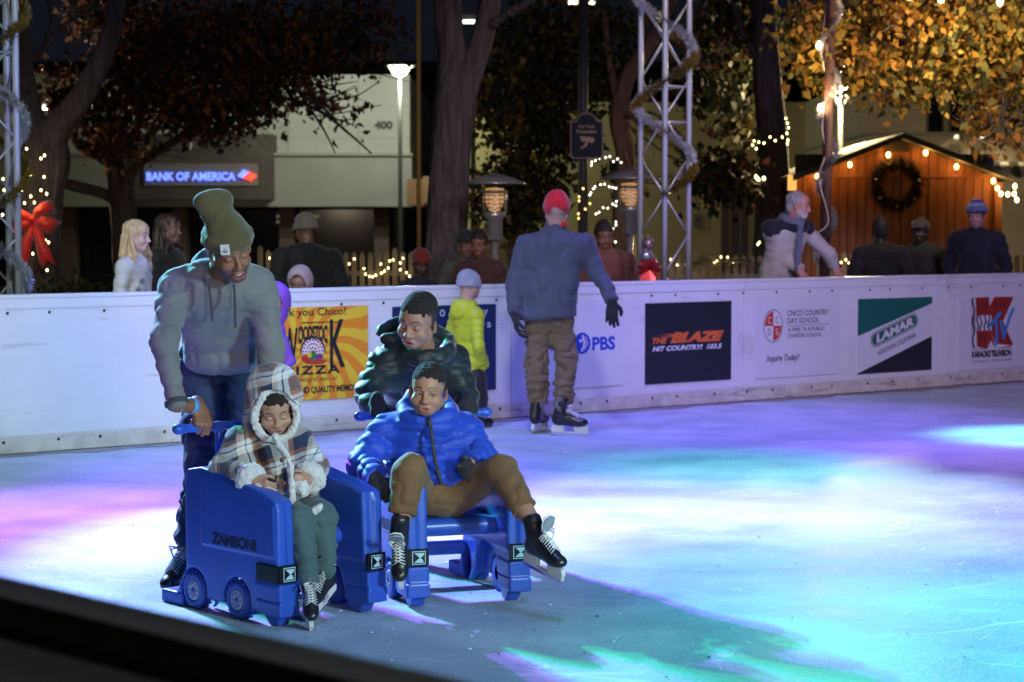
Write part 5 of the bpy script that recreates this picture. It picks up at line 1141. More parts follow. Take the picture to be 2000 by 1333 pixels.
def eyes_obj(root, O, H, Rm, s, gaze=(0, 1, 0)):
    gz = nrm(Rm @ nrm(gaze))
    for sx in (-1, 1):
        c = H + Rm @ (A(sx * .0305, .0655, -.0015) * s); mb = MB(); mb.ball(c, .0145 * s, 16); mb.ball(c + gz * .0088 * s, .0074 * s, 10, mi=1); mb.build('eye', [m_eye, m_iris], root, O)
def short_hair(root, O, H, Rm, s, m, h, th=.007, noise=None, name='hair', kid=0, front=0., full=False):
    """cropped hair that rises out of the scalp: a skull-like shell moved up and back"""
    P = lambda *p: H + Rm @ (A(*p) * s); S = SDF()
    S.ell(P(0, -.024, .040 + th), A(.0715 + .002 * kid + th * .2, .092 + th * .2, .080 + th * .3) * s, Rm, .02 * s); S.ell(P(0, .026 - front, .040 + th), A(.059, .055, .060) * s, Rm, .02 * s)
    if full: S.ell(P(0, -.066, -.012), A(.066, .042, .062) * s, Rm, .03 * s); S.ell(P(0, -.03, .03), A(.082, .075, .06) * s, Rm, .03 * s)
    return sdfobj(S, name, m, h, root, O, noise=noise or [(110, .0030), (50, .002)])
def grey_hair(root, O, H, Rm, s, m, h):
    P = lambda *p: H + Rm @ (A(*p) * s); S = SDF()
    S.ell(P(0, -.032, .045), A(.080, .098, .084) * s, Rm, .02 * s); S.ell(P(0, -.075, -.03), A(.060, .045, .055) * s, Rm, .02 * s)
    S.ell(P(0, .105, .01), A(.085, .09, .085) * s, Rm, .01 * s, 's'); S.ell(P(0, .05, -.06), A(.12, .075, .05) * s, Rm, .01 * s, 's')
    return sdfobj(S, 'hair', m, h, root, O, noise=[((60, 60, 25), -.008), (90, .003)])
def long_hair(root, O, H, Rm, s, m, h, fc, rt, ln=.42):
    P = lambda *p: H + Rm @ (A(*p) * s); Q = lambda x, y, z: H + (rt * x + fc * y + A(0, 0, z)) * s; S = SDF()
    S.ell(P(0, -.024, .040), A(.083, .103, .090) * s, Rm, .02 * s); S.ell(P(0, .030, .050), A(.065, .060, .060) * s, Rm, .02 * s); S.ell(P(0, -.05, -.04), A(.082, .075, .08) * s, Rm, .03 * s)
    for x, y, r, l in ((-.055, -.07, .045, ln), (.055, -.07, .045, ln), (0, -.09, .050, ln * 1.05), (.082, -.01, .026, ln * .85), (-.082, -.01, .026, ln * .85), (.10, .045, .017, ln * .8), (-.10, .045, .017, ln * .75)):
        S.cap(Q(x, min(y, .0), -.01), Q(x * 1.15, y, -.14), (r * .85) * s, r * s, .02 * s); S.cap(Q(x * 1.15, y, -.14), Q(x * 1.5, y - .03, -l), r * s, r * .55 * s, .02 * s)
    S.ell(P(0, .098, -.03), A(.052, .085, .088) * s, Rm, .006 * s, 's')
    return sdfobj(S, 'hair', m, h, root, O, noise=[((75, 75, 5), -.012), ((160, 160, 9), .004)])
def beanie(root, O, H, Rm, s, mats, h, slouch=(0, 0, .05), brim=.035, name='beanie', th=.012, noise=None, mif=None, tilt=.0):
    P = lambda *p: H + Rm @ (A(*p) * s); S = SDF()
    S.ell(P(0, -.012, .055), A(.080 + th, .098 + th, .075 + th) * s, Rm, .02 * s); S.ell(P(slouch[0], slouch[1] - .015, .075 + slouch[2]), A(.062, .072, .055) * s, Rm, .05 * s)
    S.box(P(0, .0, brim - .10 + tilt), A(.2, .2, .10) * s, Rm, .002, .006 * s, 's')
    ctr = P(0, -.012, brim + .02); n = 26 if brim > 0 else 0
    if n: ring(S, [H + Rm @ (A((.075 + th) * math.cos(a), -.012 + (.093 + th) * math.sin(a), brim + .012) * s) for a in np.linspace(0, 6.283, n, endpoint=False)], .0105 * s, .012 * s)
    if n: ring(S, [H + Rm @ (A((.075 + th) * math.cos(a), -.012 + (.093 + th) * math.sin(a), brim + .034) * s) for a in np.linspace(0, 6.283, n, endpoint=False)], .0095 * s, .012 * s)
    S.ell(P(0, -.012, .02), A(.076, .094, .07) * s, Rm, .004, 's')
    return sdfobj(S, name, mats, h, root, O, noise=noise or [(22, .004)], mif=mif)
def cuffcut(S, p, d, r): S.cut(p, d, r * 1.25, .003)
def sleeve(S, sh, el, wr, r, q=None, w=None, k=.03, cutoff=True):
    S.cap(sh, el, r[0], r[1], k, q=q, w=w); S.cap(el, wr, r[1], r[2], k * .7, q=q, w=w)
    if cutoff: cuffcut(S, wr, nrm(np.asarray(wr) - el), r[2] + .02)
def knit(name, col, sc_=260):
    return M(name, col, .9, var=(20, .18), bump=(sc_, .7, .004), stretch=(1, 1, .35), sheen=.3)
def cloth(name, col, var=.12, rough=.8, b=(160, .35, .003), sheen=.15): return M(name, col, rough, var=(7, var), bump=b, sheen=sheen)
m_afro = M('hair_black', (.030, .021, .016), .9, bump=(260, 1., .012), spec=.4)
m_glove = cloth('glove_black', (.012, .013, .016)); m_jean = cloth('denim', (.018, .035, .075), .3, b=(300, .4, .003))

# ================================================================== blue skating aids
m_cart = M('cart_plastic', (.022, .085, .46), .40, var=(5, .12), bump=(160, .12, .002), coat=.08, scuff=[(30, (.25, 1, 3), (0, .5, 0), .66, (.16, .26, .62), .55), (22, (1, .2, .6), (0, -.9, .3), .68, (.22, .32, .66), .6), (7, (1, 1, 1), (0, 0, 0), .64, (.05, .12, .42), .5)])
m_cart2 = M('cart_tyre', (.016, .055, .34), .5); m_hub = M('hub_grey', (.30, .34, .42), .45)
def make_cart():
    root = empty('skating_aid', (0, 0, 0)); tag(root, 'x', 'skating aid', 'blue skating aids pushed by older skaters')
    prof = [(-.300, .16), (-.306, .50), (-.285, .545), (-.20, .560), (-.06, .548), (.20, .500), (.288, .472), (.300, .44), (.306, .17), (.306, .050), (.15, .050), (.14, .02), (-.02, .02), (-.04, .055), (-.13, .055), (-.15, .02), (-.35, .02), (-.37, .05)]
    leg = [(.30, .20), (.295, .05), (.265, .004), (.215, -.0), (.185, .03), (.12, .17), (.0, .24), (-.10, .17), (-.14, .06), (-.20, .006), (-.34, .002), (-.35, .05), (-.29, .22)]
    for sg in (-1, 1):
        S = SDF(); yo, yi = sg * .250, sg * .163; ym = sg * .207
        S.ext([(p[0], max(p[1], .05)) for p in prof if True], yo, ym, .012, .004); S.ext([(-.300, .20), (-.300, .53), (-.20, .555), (.20, .497), (.285, .47), (.30, .20)], ym + sg * .012, yi, .014, .012)
        S.ext(leg, ym + sg * .02, yi + sg * .006, .012, .012)
        S.ext([(-.185, .262), (-.185, .530), (-.10, .536), (.19, .484), (.284, .455), (.292, .262)], yo + sg * .006, yo - sg * .02, .005, .003)
        S.ext([(.16, .105), (.16, .165), (.318, .165), (.318, .105)], yo + sg * .004, yi, .008, .002); S.ext([(.17, .045), (.17, .101), (.324, .101), (.324, .045)], yo + sg * .006, yi, .008, .002)
        for wx in (-.245, .045):                                     # wheel arches
            S.cap((wx, yo + sg * .02, .075), (wx, yo - sg * .018, .075), .088, .088, .004, 's')
        S.box((-.40, sg * .205, .026), (.075, .045, .026), None, .008, .004)
        pn = sdfobj(S, 'side_panel', m_cart, .0048, root)
        for wx in (-.245, .045):
            mb = MB(); mb.lathe([(.03, -.022), (.066, -.022), (.074, -.014), (.074, .014), (.066, .024), (.044, .026), (.040, .018), (.0001, .018)], n=36, Rm=np.array([[1, 0, 0], [0, 0, sg], [0, -sg, 0]]))
            for k in range(18):
                a = k * .349; mb.box((.0735 * math.cos(a), 0, .0735 * math.sin(a)), (.007, .04, .009), np.array([[math.cos(a), 0, -math.sin(a)], [0, 1, 0], [math.sin(a), 0, math.cos(a)]]))
            wh = build_local(mb, 'wheel', m_cart2, root, (wx, sg * .228, .076))
            mb = MB(); Q = np.array([[1, 0, 0], [0, 0, sg], [0, -sg, 0]], float)
            mb.lathe([(.040, .0185), (.040, .024), (.036, .0265), (.014, .0265), (.010, .022), (.0001, .022)], n=28, Rm=Q); b = mb.n
            for k in range(8): a = k * .785; mb.lathe([(.0001, .0272), (.0045, .0272), (.0055, .0262)], A(.026 * math.cos(a), 0, .026 * math.sin(a)), 8, 1, Q)
            mb.lathe([(.0001, .0290), (.008, .0290), (.011, .0262)], (0, 0, 0), 12, 1, Q); build_local(mb, 'hub', [m_hub, m_cart2], wh, (0, 0, 0))
        mb = MB(); fx = .3215
        mb.box((.245, yo + sg * .004, .203), (.130, .012, .066), bev=.003); mb.box((.309, (yo + yi) / 2 + sg * .002, .203), (.018, .086, .066), bev=.003)
        hl = mb.build('headlight', M('headlight_black', (.006, .008, .010), .35, spec=.3), root)
        mb = MB(); cy = sg * .207; x = .3185; X_, Y_ = A(0, 1, 0), A(0, 0, 1)
        def LQ(pts, z, mi): mb.add([A(x + z, cy + p[0], .203 + p[1]) for p in pts], [tuple(range(len(pts)))], False, mi)
        LQ([(-.030, -.029), (.030, -.029), (.030, .029), (-.030, .029)], 0, 1); LQ([(-.027, -.026), (.027, -.026), (.027, .026), (-.027, .026)], .0004, 0); LQ([(-.024, -.023), (.024, -.023), (.024, .023), (-.024, .023)], .0008, 1)
        LQ([(-.019, .019), (.020, .019), (.020, .010), (.004, -.002), (-.008, .010)], .0012, 0); LQ([(-.020, -.019), (.020, -.019), (.012, -.004), (.004, .000), (-.010, -.010)], .0012, 0)
        mb.build('decal', [M('decal_pale', (.42, .62, .66), .3), M('headlight_black')], hl)
        mb = MB(); yy = yo + sg * .0065; Xd = A(1, 0, 0) * (1 if sg < 0 else -1)
        add_text(mb, 'ZAMBONI', (.035, yy, .298), Xd, A(0, 0, 1), .29, .046, bold=.06, z=.001, spacing=.95); V = np.concatenate(mb.V); bk = MB(); bk.add(V - A(0, sg * -.002, 0), mb.F); mb.build('lettering', M('emboss', (.003, .009, .06), .6), pn)
    S = SDF(); S.box((-.02, 0, .29), (.155, .17, .034), None, .03, .01); S.cap((.125, -.165, .29), (.125, .165, .29), .034, .034, .01); S.cap((.02, -.165, .265), (.02, .165, .265), .03, .03, .02); sdfobj(S, 'seat', m_cart, .006, root)
    S = SDF(); S.box((-.275, 0, .44), (.025, .17, .10), None, .02, .01); sdfobj(S, 'backrest', m_cart, .007, root); S = SDF(); S.box((-.26, 0, .14), (.02, .17, .03), None, .015, .01); sdfobj(S, 'cross_brace', m_cart, .007, root)
    S = SDF(); S.cap((-.30, -.27, .70), (-.30, .27, .70), .0165, .0165, .006)
    for sg in (-1, 1): S.cap((-.30, sg * .265, .70), (-.30, sg * .28, .70), .022, .022, .006); S.cap((-.27, sg * .10, .50), (-.30, sg * .09, .70), .018, .016, .015)
    sdfobj(S, 'handle', m_cart, .005, root)
    return root
cart = make_cart(); F1 = nrm(A(.68, -.73, 0)); F2 = nrm(A(.33, -.944, 0)); CO1 = A(-.886, 7.655, 0); CO2 = A(-.270, 8.02, 0)
cart2 = copy_tree(cart)
cart.location = tuple(CO1); cart.rotation_euler = (0, 0, math.atan2(F1[1], F1[0])); tag(cart, 'blue plastic skating aid carrying the toddler in the plaid coat')
cart2.location = tuple(CO2); cart2.rotation_euler = (0, 0, math.atan2(F2[1], F2[0])); tag(cart2, 'blue plastic skating aid carrying the boy in the bright blue jacket')
def on_cart(CO, F, x, y, z): L_ = A(-F[1], F[0], 0); return CO + F * x + L_ * y + A(0, 0, z)

# ================================================================== the adult pushing the first skating aid
def person(V, F, O, label, col, group=None):
    o = mkobj('person', V, F, m_skin, None, O, True, None, col); return tag(o, label, 'person', group)
def body_obj(S, h, O, label, colf, fine=None, group='people'):
    V, F = S.mesh(h, None, fine); return person(V, F, O, label, colf(V), group)
SCALP = (.034, .024, .018)
# --- adult
s = 1.0; H = W(449, 489, 7.76); Rm = hframe((.46, -.80, -.40), (-.13, -.30, .95)); O = G(455, 1150)
sa, ea, wa = W(343, 562, 7.98), W(320, 668, 7.78), W(345, 790, 7.70); sb, eb, wb = W(506, 560, 7.98), W(528, 672, 8.02), W(536, 790, 8.02)
ha, hb = W(398, 712, 8.42), W(470, 712, 8.45); ka, aa = W(396, 905, 8.30), W(362, 1082, 8.24); kb, ab = W(498, 900, 8.42), W(574, 1078, 8.46); nk = W(428, 545, 8.0)
S = SDF(); head_geo(S, H, Rm, s, mouth=.75); S.cap(H + Rm @ A(0, -.03, -.06), nk, .056, .066, .03)
torso(S, sa, sb, ha, hb, (.05, .085, .08)); arm(S, sa, ea, wa, s); arm(S, sb, eb, wb, s); S.cap(ha, ka, .08, .055); S.cap(ka, aa, .052, .036); S.cap(hb, kb, .08, .055); S.cap(kb, ab, .052, .036)
ba_ = on_cart(CO1, F1, -.30, -.175, .70); bb_ = on_cart(CO1, F1, -.30, .16, .70); bar_ = A(-F1[1], F1[0], 0)
def grip(pt, bar, sg, s, ln=.078, tilt=(.30, -.32, -.75)):
    """wrist and directions of a hand closed over the bar at pt"""
    d = A(*tilt); d = nrm(d - bar * d.dot(bar)); ac = -bar * sg; pn = nrm(np.cross(d, ac)) * sg; return pt - d * ln * s - pn * .026 * s, d, ac
g1, hd, ac1 = grip(ba_, bar_, 1, 1); hand(S, g1, hd, ac1, .98, 1.35, .001, thumb=1); S.cap(wa, g1, .030, .026, .02)
g2, hd2, ac2 = grip(bb_, bar_, -1, 1); hand(S, g2, hd2, ac2, .98, 1.35, .001, thumb=-1); S.cap(wb, g2, .030, .026, .02)
fd = nrm(g1 - wa)
P1C = (.25, .11, .06)
cf0 = skin_col(H, Rm, s, P1C, (.26, .09, .07), None, beard=(.035, .018, .012), mouth=.75, stub=.55)
p1 = body_obj(S, .0065, O, 'adult in grey hoodie and olive beanie leaning over to push the toddler\'s blue skating aid', cf0, (H, .135, .0026))
mb = MB(); mb.box(H + Rm @ A(0, .078, -.0705), (.026, .008, .009), Rm, bev=.002); mb.build('teeth', m_teeth, p1, O)
m_olive = knit('knit_olive', (.085, .070, .022)); m_lab = M('label_white', (.62, .60, .55), .7)
bn = beanie(p1, O, H, Rm, s, m_olive, .0045, slouch=(.018, -.03, .075), brim=.040, th=.012, noise=[((8, 8, 30), .006), (20, .006)])
PH = lambda *p: H + Rm @ A(*p)
S = SDF(); S.ell(PH(.020, -.045, .155), A(.066, .070, .055), Rm, .03); S.ell(PH(.045, -.055, .20), A(.058, .055, .045), Rm, .03); S.ell(PH(-.015, -.05, .195), A(.04, .045, .035), Rm, .02)
sdfobj(S, 'beanie_top', m_olive, .005, bn, O, noise=[(16, .012)])
mb = MB(); lc = PH(.052, .108, .066); fx = nrm(Rm @ A(-.8, .48, .0)); fx = nrm(Rm @ A(-.86, .45, 0)); mb.box(lc, (.036, .003, .045), np.stack([-fx, nrm(np.cross(Rm[:, 2], -fx)), Rm[:, 2]], 1), bev=.001); lb = mb.build('label', m_lab, bn, O)
mb = MB(); fN = nrm(np.cross(-fx, Rm[:, 2])); lN = fN if np.dot(fN, -lc) > 0 else -fN
for z, wd in ((.004, .008), (-.005, .020), (-.010, .014)): mb.box(lc + lN * .002 + Rm[:, 2] * z, (wd, .001, .003), np.stack([-fx, nrm(np.cross(Rm[:, 2], -fx)), Rm[:, 2]], 1))
mb.build('mark', ink, lb, O)
m_hood = cloth('hoodie_grey', (.165, .17, .165), .16, .85, (200, .45, .003))
S = SDF(); sleeve(S, sa, ea, wa, (.068, .057, .043), w=(3.5, .005, .1)); sleeve(S, sb, eb, wb, (.068, .057, .043), w=(3.5, .005, .4))
h1, h2 = W(406, 685, 8.30), W(466, 685, 8.32); torso(S, sa + A(.02, 0, 0), sb + A(-.02, 0, 0), h1, h2, (.064, .102, .100), .05, w=(2.2, .005, .2)); S.cap(W(400, 556, 7.96), W(460, 556, 7.96), .085, .085, .05)
S.ell(W(436, 702, 8.28), (.165, .13, .06), k=.05); S.cut(W(436, 727, 8.3), nrm(A(.05, .25, -1)), .24, .008)
for e, wv in ((ea, wa), (eb, wb)): S.cap(wv - nrm(wv - e) * .05, wv - nrm(wv - e) * .012, .049, .046, .006)
hoodie = sdfobj(S, 'hoodie', m_hood, .0065, p1, O, noise=[((5, 5, 9), .007), ((13, 13, 22), -.006), ((30, 30, 50), .002)])
S = SDF(); n = 22; rr = []
for a in np.linspace(0, 6.283, n, endpoint=False): rr.append(nk + A(.088 * math.cos(a) + .01, .075 * math.sin(a), .015 + .045 * math.sin(a) - .012 * math.cos(a)))
ring(S, rr, .030, .02); ring(S, [p + A(0, .03, .035) if math.sin(a) > -.4 else p for p, a in zip(rr, np.linspace(0, 6.283, n, endpoint=False))], .026, .02); S.ell(nk + A(-.0, .10, .03), (.10, .06, .07), k=.04)
sdfobj(S, 'hood', m_hood, .006, hoodie, O, noise=[(14, .010), (45, .003)])
mb = MB()
for pts in (((407, 541), (409, 565), (413, 600), (415, 628)), ((457, 556), (459, 590), (460, 640))):
    limb(mb, [(W(x, y, 7.775 + (y - 540) * .0004), .0048) for x, y in pts], 8, 0)
mb.build('drawstring', m_seam, hoodie, O)
for e, wv in ((ea, wa), (eb, wb)):
    mb = MB(); d = nrm(wv - e); q = frame(d)[:, [1, 2, 0]]; mb.lathe([(.036, -.018), (.046, -.016), (.047, .002), (.036, .004)], wv, 20, Rm=q); mb.build('cuff', m_seam, hoodie, O)
mb = MB(); q = frame(fd)[:, [1, 2, 0]]; mb.lathe([(.0305, -.013), (.0325, -.012), (.0325, .012), (.0305, .013)], lerp(wa, g1, .72), 24, Rm=q); mb.build('wristband', M('band_blue', (.10, .30, .62), .4), p1, O)
S = SDF(); S.cap(W(398, 705, 8.42), ka, .115, .080, .03, w=(4, .006, 0)); S.cap(ka, aa, .078, .062, .03, w=(5, .006, .3)); S.cap(W(470, 705, 8.45), kb, .115, .080, .03, w=(4, .006, .5)); S.cap(kb, ab, .078, .062, .03, w=(5, .006, .3)); S.ell(W(434, 700, 8.42), (.17, .12, .09), k=.06)
for k_, a_ in ((ka, aa), (kb, ab)): S.cut(a_ + nrm(a_ - k_) * -.03, nrm(a_ - k_), .10)
sdfobj(S, 'jeans', m_jean, .008, p1, O, noise=[(9, .012), ((18, 18, 28), -.010)])
skate(p1, O, aa + A(.0, 0, .0), (-.35, -.85, -.28), (-.05, -.25, .95), 1.0, .006, lace=m_tongue, seed=1, shin=ka - aa); skate(p1, O, ab, (-.05, -1, -.12), (0, -.1, 1), 1.0, .006, seed=2)

# --- toddler in plaid coat
def plaid():
    m = bpy.data.materials.new('plaid_wool'); m.use_nodes = True; nt = m.node_tree; N = nt.nodes; L = nt.links; p = N['Principled BSDF']; p.inputs['Roughness'].default_value = .9; p.inputs['Sheen Weight'].default_value = .4
    tc = N.new('ShaderNodeTexCoord'); nz = N.new('ShaderNodeTexNoise'); nz.inputs['Scale'].default_value = 9; L.new(tc.outputs['Object'], nz.inputs['Vector'])
    sc_ = N.new('ShaderNodeVectorMath'); sc_.operation = 'SCALE'; sc_.inputs['Scale'].default_value = .035; L.new(nz.outputs['Color'], sc_.inputs[0]); ad_ = N.new('ShaderNodeVectorMath'); ad_.operation = 'ADD'; L.new(tc.outputs['Object'], ad_.inputs[0]); L.new(sc_.outputs[0], ad_.inputs[1])
    mp = N.new('ShaderNodeMapping'); mp.inputs['Rotation'].default_value = (0, .30, .3); L.new(ad_.outputs[0], mp.inputs[0]); sx = N.new('ShaderNodeSeparateXYZ'); L.new(mp.outputs[0], sx.inputs[0])
    def band(src, per, off, stops):
        a = N.new('ShaderNodeMath'); a.operation = 'MULTIPLY_ADD'; L.new(src, a.inputs[0]); a.inputs[1].default_value = 1 / per; a.inputs[2].default_value = off
        f = N.new('ShaderNodeMath'); f.operation = 'FRACT'; L.new(a.outputs[0], f.inputs[0]); r = N.new('ShaderNodeValToRGB'); r.color_ramp.interpolation = 'CONSTANT'; el = r.color_ramp.elements
        el[0].position = 0; el[0].color = (*stops[0][1], 1); el[1].position = stops[1][0]; el[1].color = (*stops[1][1], 1)
        for q, c in stops[2:]: e = el.new(q); e.color = (*c, 1)
        L.new(f.outputs[0], r.inputs[0]); return r.outputs[0]
    cr, nv, tn, wh, bk = (.62, .55, .45), (.012, .022, .060), (.32, .14, .07), (.70, .73, .72), (.02, .02, .025)
    st = [(0, wh), (.10, bk), (.14, wh), (.28, tn), (.42, nv), (.86, cr)]
    a = band(sx.outputs['X'], .115, .1, st); b = band(sx.outputs['Z'], .115, .3, st)
    mx = N.new('ShaderNodeMix'); mx.data_type = 'RGBA'; mx.inputs[0].default_value = .5; L.new(a, mx.inputs[6]); L.new(b, mx.inputs[7])
    L.new(mx.outputs[2], p.inputs['Base Color']); n2 = N.new('ShaderNodeTexNoise'); n2.inputs['Scale'].default_value = 260; L.new(tc.outputs['Object'], n2.inputs['Vector']); bu = N.new('ShaderNodeBump'); bu.inputs['Strength'].default_value = .5; bu.inputs['Distance'].default_value = .003; L.new(n2.outputs['Fac'], bu.inputs['Height']); L.new(bu.outputs[0], p.inputs['Normal']); return m
m_plaid = plaid(); m_fur = M('sherpa', (.66, .66, .62), .95, var=(60, .12), bump=(150, 1., .008), sheen=.5)
def fur(S, name, parent, O, h=.005): return sdfobj(S, name, m_fur, h, parent, O, noise=[(70, .005), (150, .003)])
s = .84; H = W(535, 802, 7.66); Rm = hframe((.26, -.85, -.40), (.02, -.40, .92)); O = G(560, 1180)
sa, ea, wa = W(468, 866, 7.74), W(438, 922, 7.66), W(497, 940, 7.50); sb, eb, wb = W(584, 862, 7.80), W(611, 912, 7.72), W(602, 938, 7.56)
ha, hb = W(538, 985, 7.72), W(582, 985, 7.76); ka, aa = W(583, 1016, 7.46), W(604, 1132, 7.36); kb, ab = W(628, 1012, 7.54), W(634, 1112, 7.50); nk = W(528, 862, 7.78)
S = SDF(); head_geo(S, H, Rm, s, kid=1.); S.cap(H + Rm @ A(0, -.03, -.06) * s, nk, .040, .045, .02)
torso(S, sa, sb, ha, hb, (.035, .055, .055)); arm(S, sa, ea, wa, .75); arm(S, sb, eb, wb, .75); S.cap(ha, ka, .055, .042); S.cap(ka, aa, .04, .03); S.cap(hb, kb, .055, .042); S.cap(kb, ab, .04, .03)
hand(S, wa, nrm(W(535, 958, 7.46) - wa), A(0, -.2, -1), .62, .8, .002); hand(S, wb, nrm(W(568, 940, 7.44) - wb), A(0, -.2, -1), .62, .9, .002, thumb=-1)
p2 = body_obj(S, .006, O, 'toddler in plaid coat with fleece edged hood riding in the left skating aid', skin_col(H, Rm, s, (.42, .23, .15), (.34, .14, .11), None, kid=1., scalp=SCALP), (H, .115, .0024))
PH = lambda *p: H + Rm @ (A(*p) * s)
short_hair(p2, O, H, Rm, s, m_afro, .004, th=.012, kid=1)
op = [(549, 742), (570, 765), (580, 795), (575, 822), (552, 840), (530, 848), (513, 832), (497, 806), (493, 778), (505, 758), (527, 744)]   # rim of the hood
def rimpt(x, y, d=7.60): return W(x, y, d + .0012 * abs(y - 800) * .4 + (.10 if y < 760 else .02))
S = SDF(); hc = PH(-.005, -.035, .035); S.ell(hc, A(.108, .122, .134), Rm, .02); S.ell(PH(.0, -.06, .13), A(.075, .08, .06), Rm, .05); S.ell(PH(0, -.05, -.09), A(.11, .09, .07), Rm, .05)
S.ell(PH(.004, .045, .0), A(.089, .13, .120), Rm, .012, 's'); S.ell(hc, A(.096, .106, .120), Rm, .005, 's')
hood = sdfobj(S, 'hood', m_plaid, .005, p2, O, noise=[(9, .010), (25, .004)])
rim = [PH(.098 * math.sin(a) * (1 - .18 * max(math.cos(a), 0)) , .052 - .020 * math.cos(a), .004 + (.128 if math.cos(a) > 0 else .118) * math.cos(a)) for a in np.linspace(0, 6.283, 26, endpoint=False)]
S = SDF(); ring(S, rim, .0135, .008); fur(S, 'hood_trim', hood, O, .004)
S = SDF(); sleeve(S, sa, ea, wa, (.066, .064, .052), w=(2, .005, 0)); sleeve(S, sb, eb, wb, (.064, .060, .050), w=(2, .005, 0))
torso(S, sa + A(.03, 0, -.02), sb - A(.03, 0, .02), W(532, 975, 7.72), W(575, 975, 7.74), (.062, .088, .105), .05, w=(2, .004, .2)); S.ell(W(556, 985, 7.68), (.135, .115, .06), k=.04); S.cap(W(590, 975, 7.66), W(612, 990, 7.60), .05, .03, .03); S.ell(W(525, 862, 7.74), (.09, .07, .05), k=.04)
S.cut(W(560, 1010, 7.6), nrm(A(.1, -.2, -1)), .16, .006)
coat = sdfobj(S, 'coat', m_plaid, .0055, p2, O, noise=[(7, .008), (14, -.006)])
for wv, e, nm in ((wa, ea, 0), (wb, eb, 1)):
    d = nrm(wv - e); q = frame(d); S = SDF(); ring(S, [wv - d * .012 + q[:, 1] * .034 * math.cos(a) + q[:, 2] * .034 * math.sin(a) for a in np.linspace(0, 6.283, 14, endpoint=False)], .0185, .02); ring(S, [wv - d * .030 + q[:, 1] * .038 * math.cos(a) + q[:, 2] * .038 * math.sin(a) for a in np.linspace(0, 6.283, 14, endpoint=False)], .0185, .02); fur(S, 'cuff', coat, O)
for c_ in ((508, 955, 7.50, 530, 966, 7.48), (586, 948, 7.52, 592, 960, 7.51)): S = SDF(); S.cap(W(*c_[:3]), W(*c_[3:]), .028, .024, .02); fur(S, 'pocket_trim', coat, O)
S = SDF(); pl_ = [(537, 852, 7.57), (545, 872, 7.56), (560, 890, 7.54), (568, 915, 7.52), (570, 945, 7.50), (570, 975, 7.50), (563, 998, 7.50), (552, 1008, 7.51), (540, 1007, 7.54)]
for a, b in zip(pl_[:-1], pl_[1:]): S.cap(W(*a), W(*b), .0125, .0125, .01)
S.cap(W(585, 996, 7.50), W(606, 1004, 7.47), .0125, .012, .01); S.cap(W(606, 1004, 7.47), W(624, 992, 7.47), .015, .014, .01)
fur(S, 'placket_trim', coat, O, .004)
for x, y in ((551, 899), (554, 945)): build_local(MB().ball((0, 0, 0), (.010, .005, .010), 12), 'button', M('button_brown', (.16, .05, .025), .3), coat, W(x, y, 7.50) - O)
m_teal = cloth('leggings_teal', (.055, .105, .105), .12); S = SDF()
S.cap(ha, ka, .070, .060, .03, w=(3, .003, 0)); S.cap(ka, aa, .058, .042, .03, w=(4, .004, 0)); S.cap(hb, kb, .070, .060, .03, w=(3, .003, 0)); S.cap(kb, ab, .058, .042, .03, w=(4, .004, 0))
sdfobj(S, 'leggings', m_teal, .0055, p2, O, noise=[(14, .007), ((20, 20, 34), -.007)])
skate(p2, O, aa + A(0, 0, -.015), (.16, -.78, -.60), (.05, -.3, 1), .74, .005, lace=m_lace, seed=3, shin=ka - aa); skate(p2, O, ab + A(-.0, 0, -.02), (-.35, -.80, -.40), (-.05, -.2, 1), .72, .005, lace=m_lace, seed=4, shin=kb - ab)

# --- boy in the dark puffer coat
s = .98; H = W(815, 630, 8.36); Rm = hframe((-.40, -.86, -.26), (.03, -.30, .95)); O = G(850, 1090)
sa, ea, wa = W(756, 702, 8.52), W(722, 765, 8.44), W(729, 800, 8.32); sb, eb, wb = W(884, 702, 8.56), W(908, 770, 8.56), W(908, 812, 8.44)
ha, hb = W(805, 850, 8.85), W(865, 850, 8.86); ka, aa = W(775, 965, 8.80), W(768, 1050, 8.86); kb, ab = W(935, 965, 8.8), W(968, 1045, 8.9); nk = W(830, 690, 8.5)
S = SDF(); head_geo(S, H, Rm, s, kid=.7, mouth=.25); S.cap(H + Rm @ A(0, -.03, -.06) * s, nk, .046, .05, .02)
torso(S, sa, sb, ha, hb, (.04, .065, .065)); arm(S, sa, ea, wa, .85); arm(S, sb, eb, wb, .85); S.cap(ha, ka, .065, .05); S.cap(ka, aa, .048, .034); S.cap(hb, kb, .065, .05); S.cap(kb, ab, .048, .034)
b1, b2_ = on_cart(CO2, F2, -.30, -.20, .70), on_cart(CO2, F2, -.30, .20, .70); br = A(-F2[1], F2[0], 0)
ga1, hda, aca = grip(b1, br, 1, .78, tilt=(.0, -.4, -.8)); gb1, hdb, acb = grip(b2_, br, -1, .78, tilt=(.0, -.4, -.8)); hand(S, ga1, hda, aca, .74, 1.3); hand(S, gb1, hdb, acb, .74, 1.3, thumb=-1)
p3 = body_obj(S, .0065, O, 'boy in dark green puffer coat pushing the right skating aid, looking down', skin_col(H, Rm, s, (.38, .19, .12), (.38, .14, .12), None, kid=.7, mouth=.25, scalp=SCALP), (H, .13, .0026))
short_hair(p3, O, H, Rm, s, m_afro, .0034, th=.009, kid=.7)
for g_, d_, a_, t_, w_ in ((ga1, hda, aca, 1, wa), (gb1, hdb, acb, -1, wb)): S = SDF(); hand(S, g_, d_, a_, .80, 1.3, .004, thumb=t_); S.cap(w_, g_, .031, .028, .01); sdfobj(S, 'glove', m_glove, .0045, p3, O, noise=[(40, .002)])
m_dg = cloth('coat_dark_green', (.007, .013, .012), .15, .55, (90, .3, .004)); S = SDF()
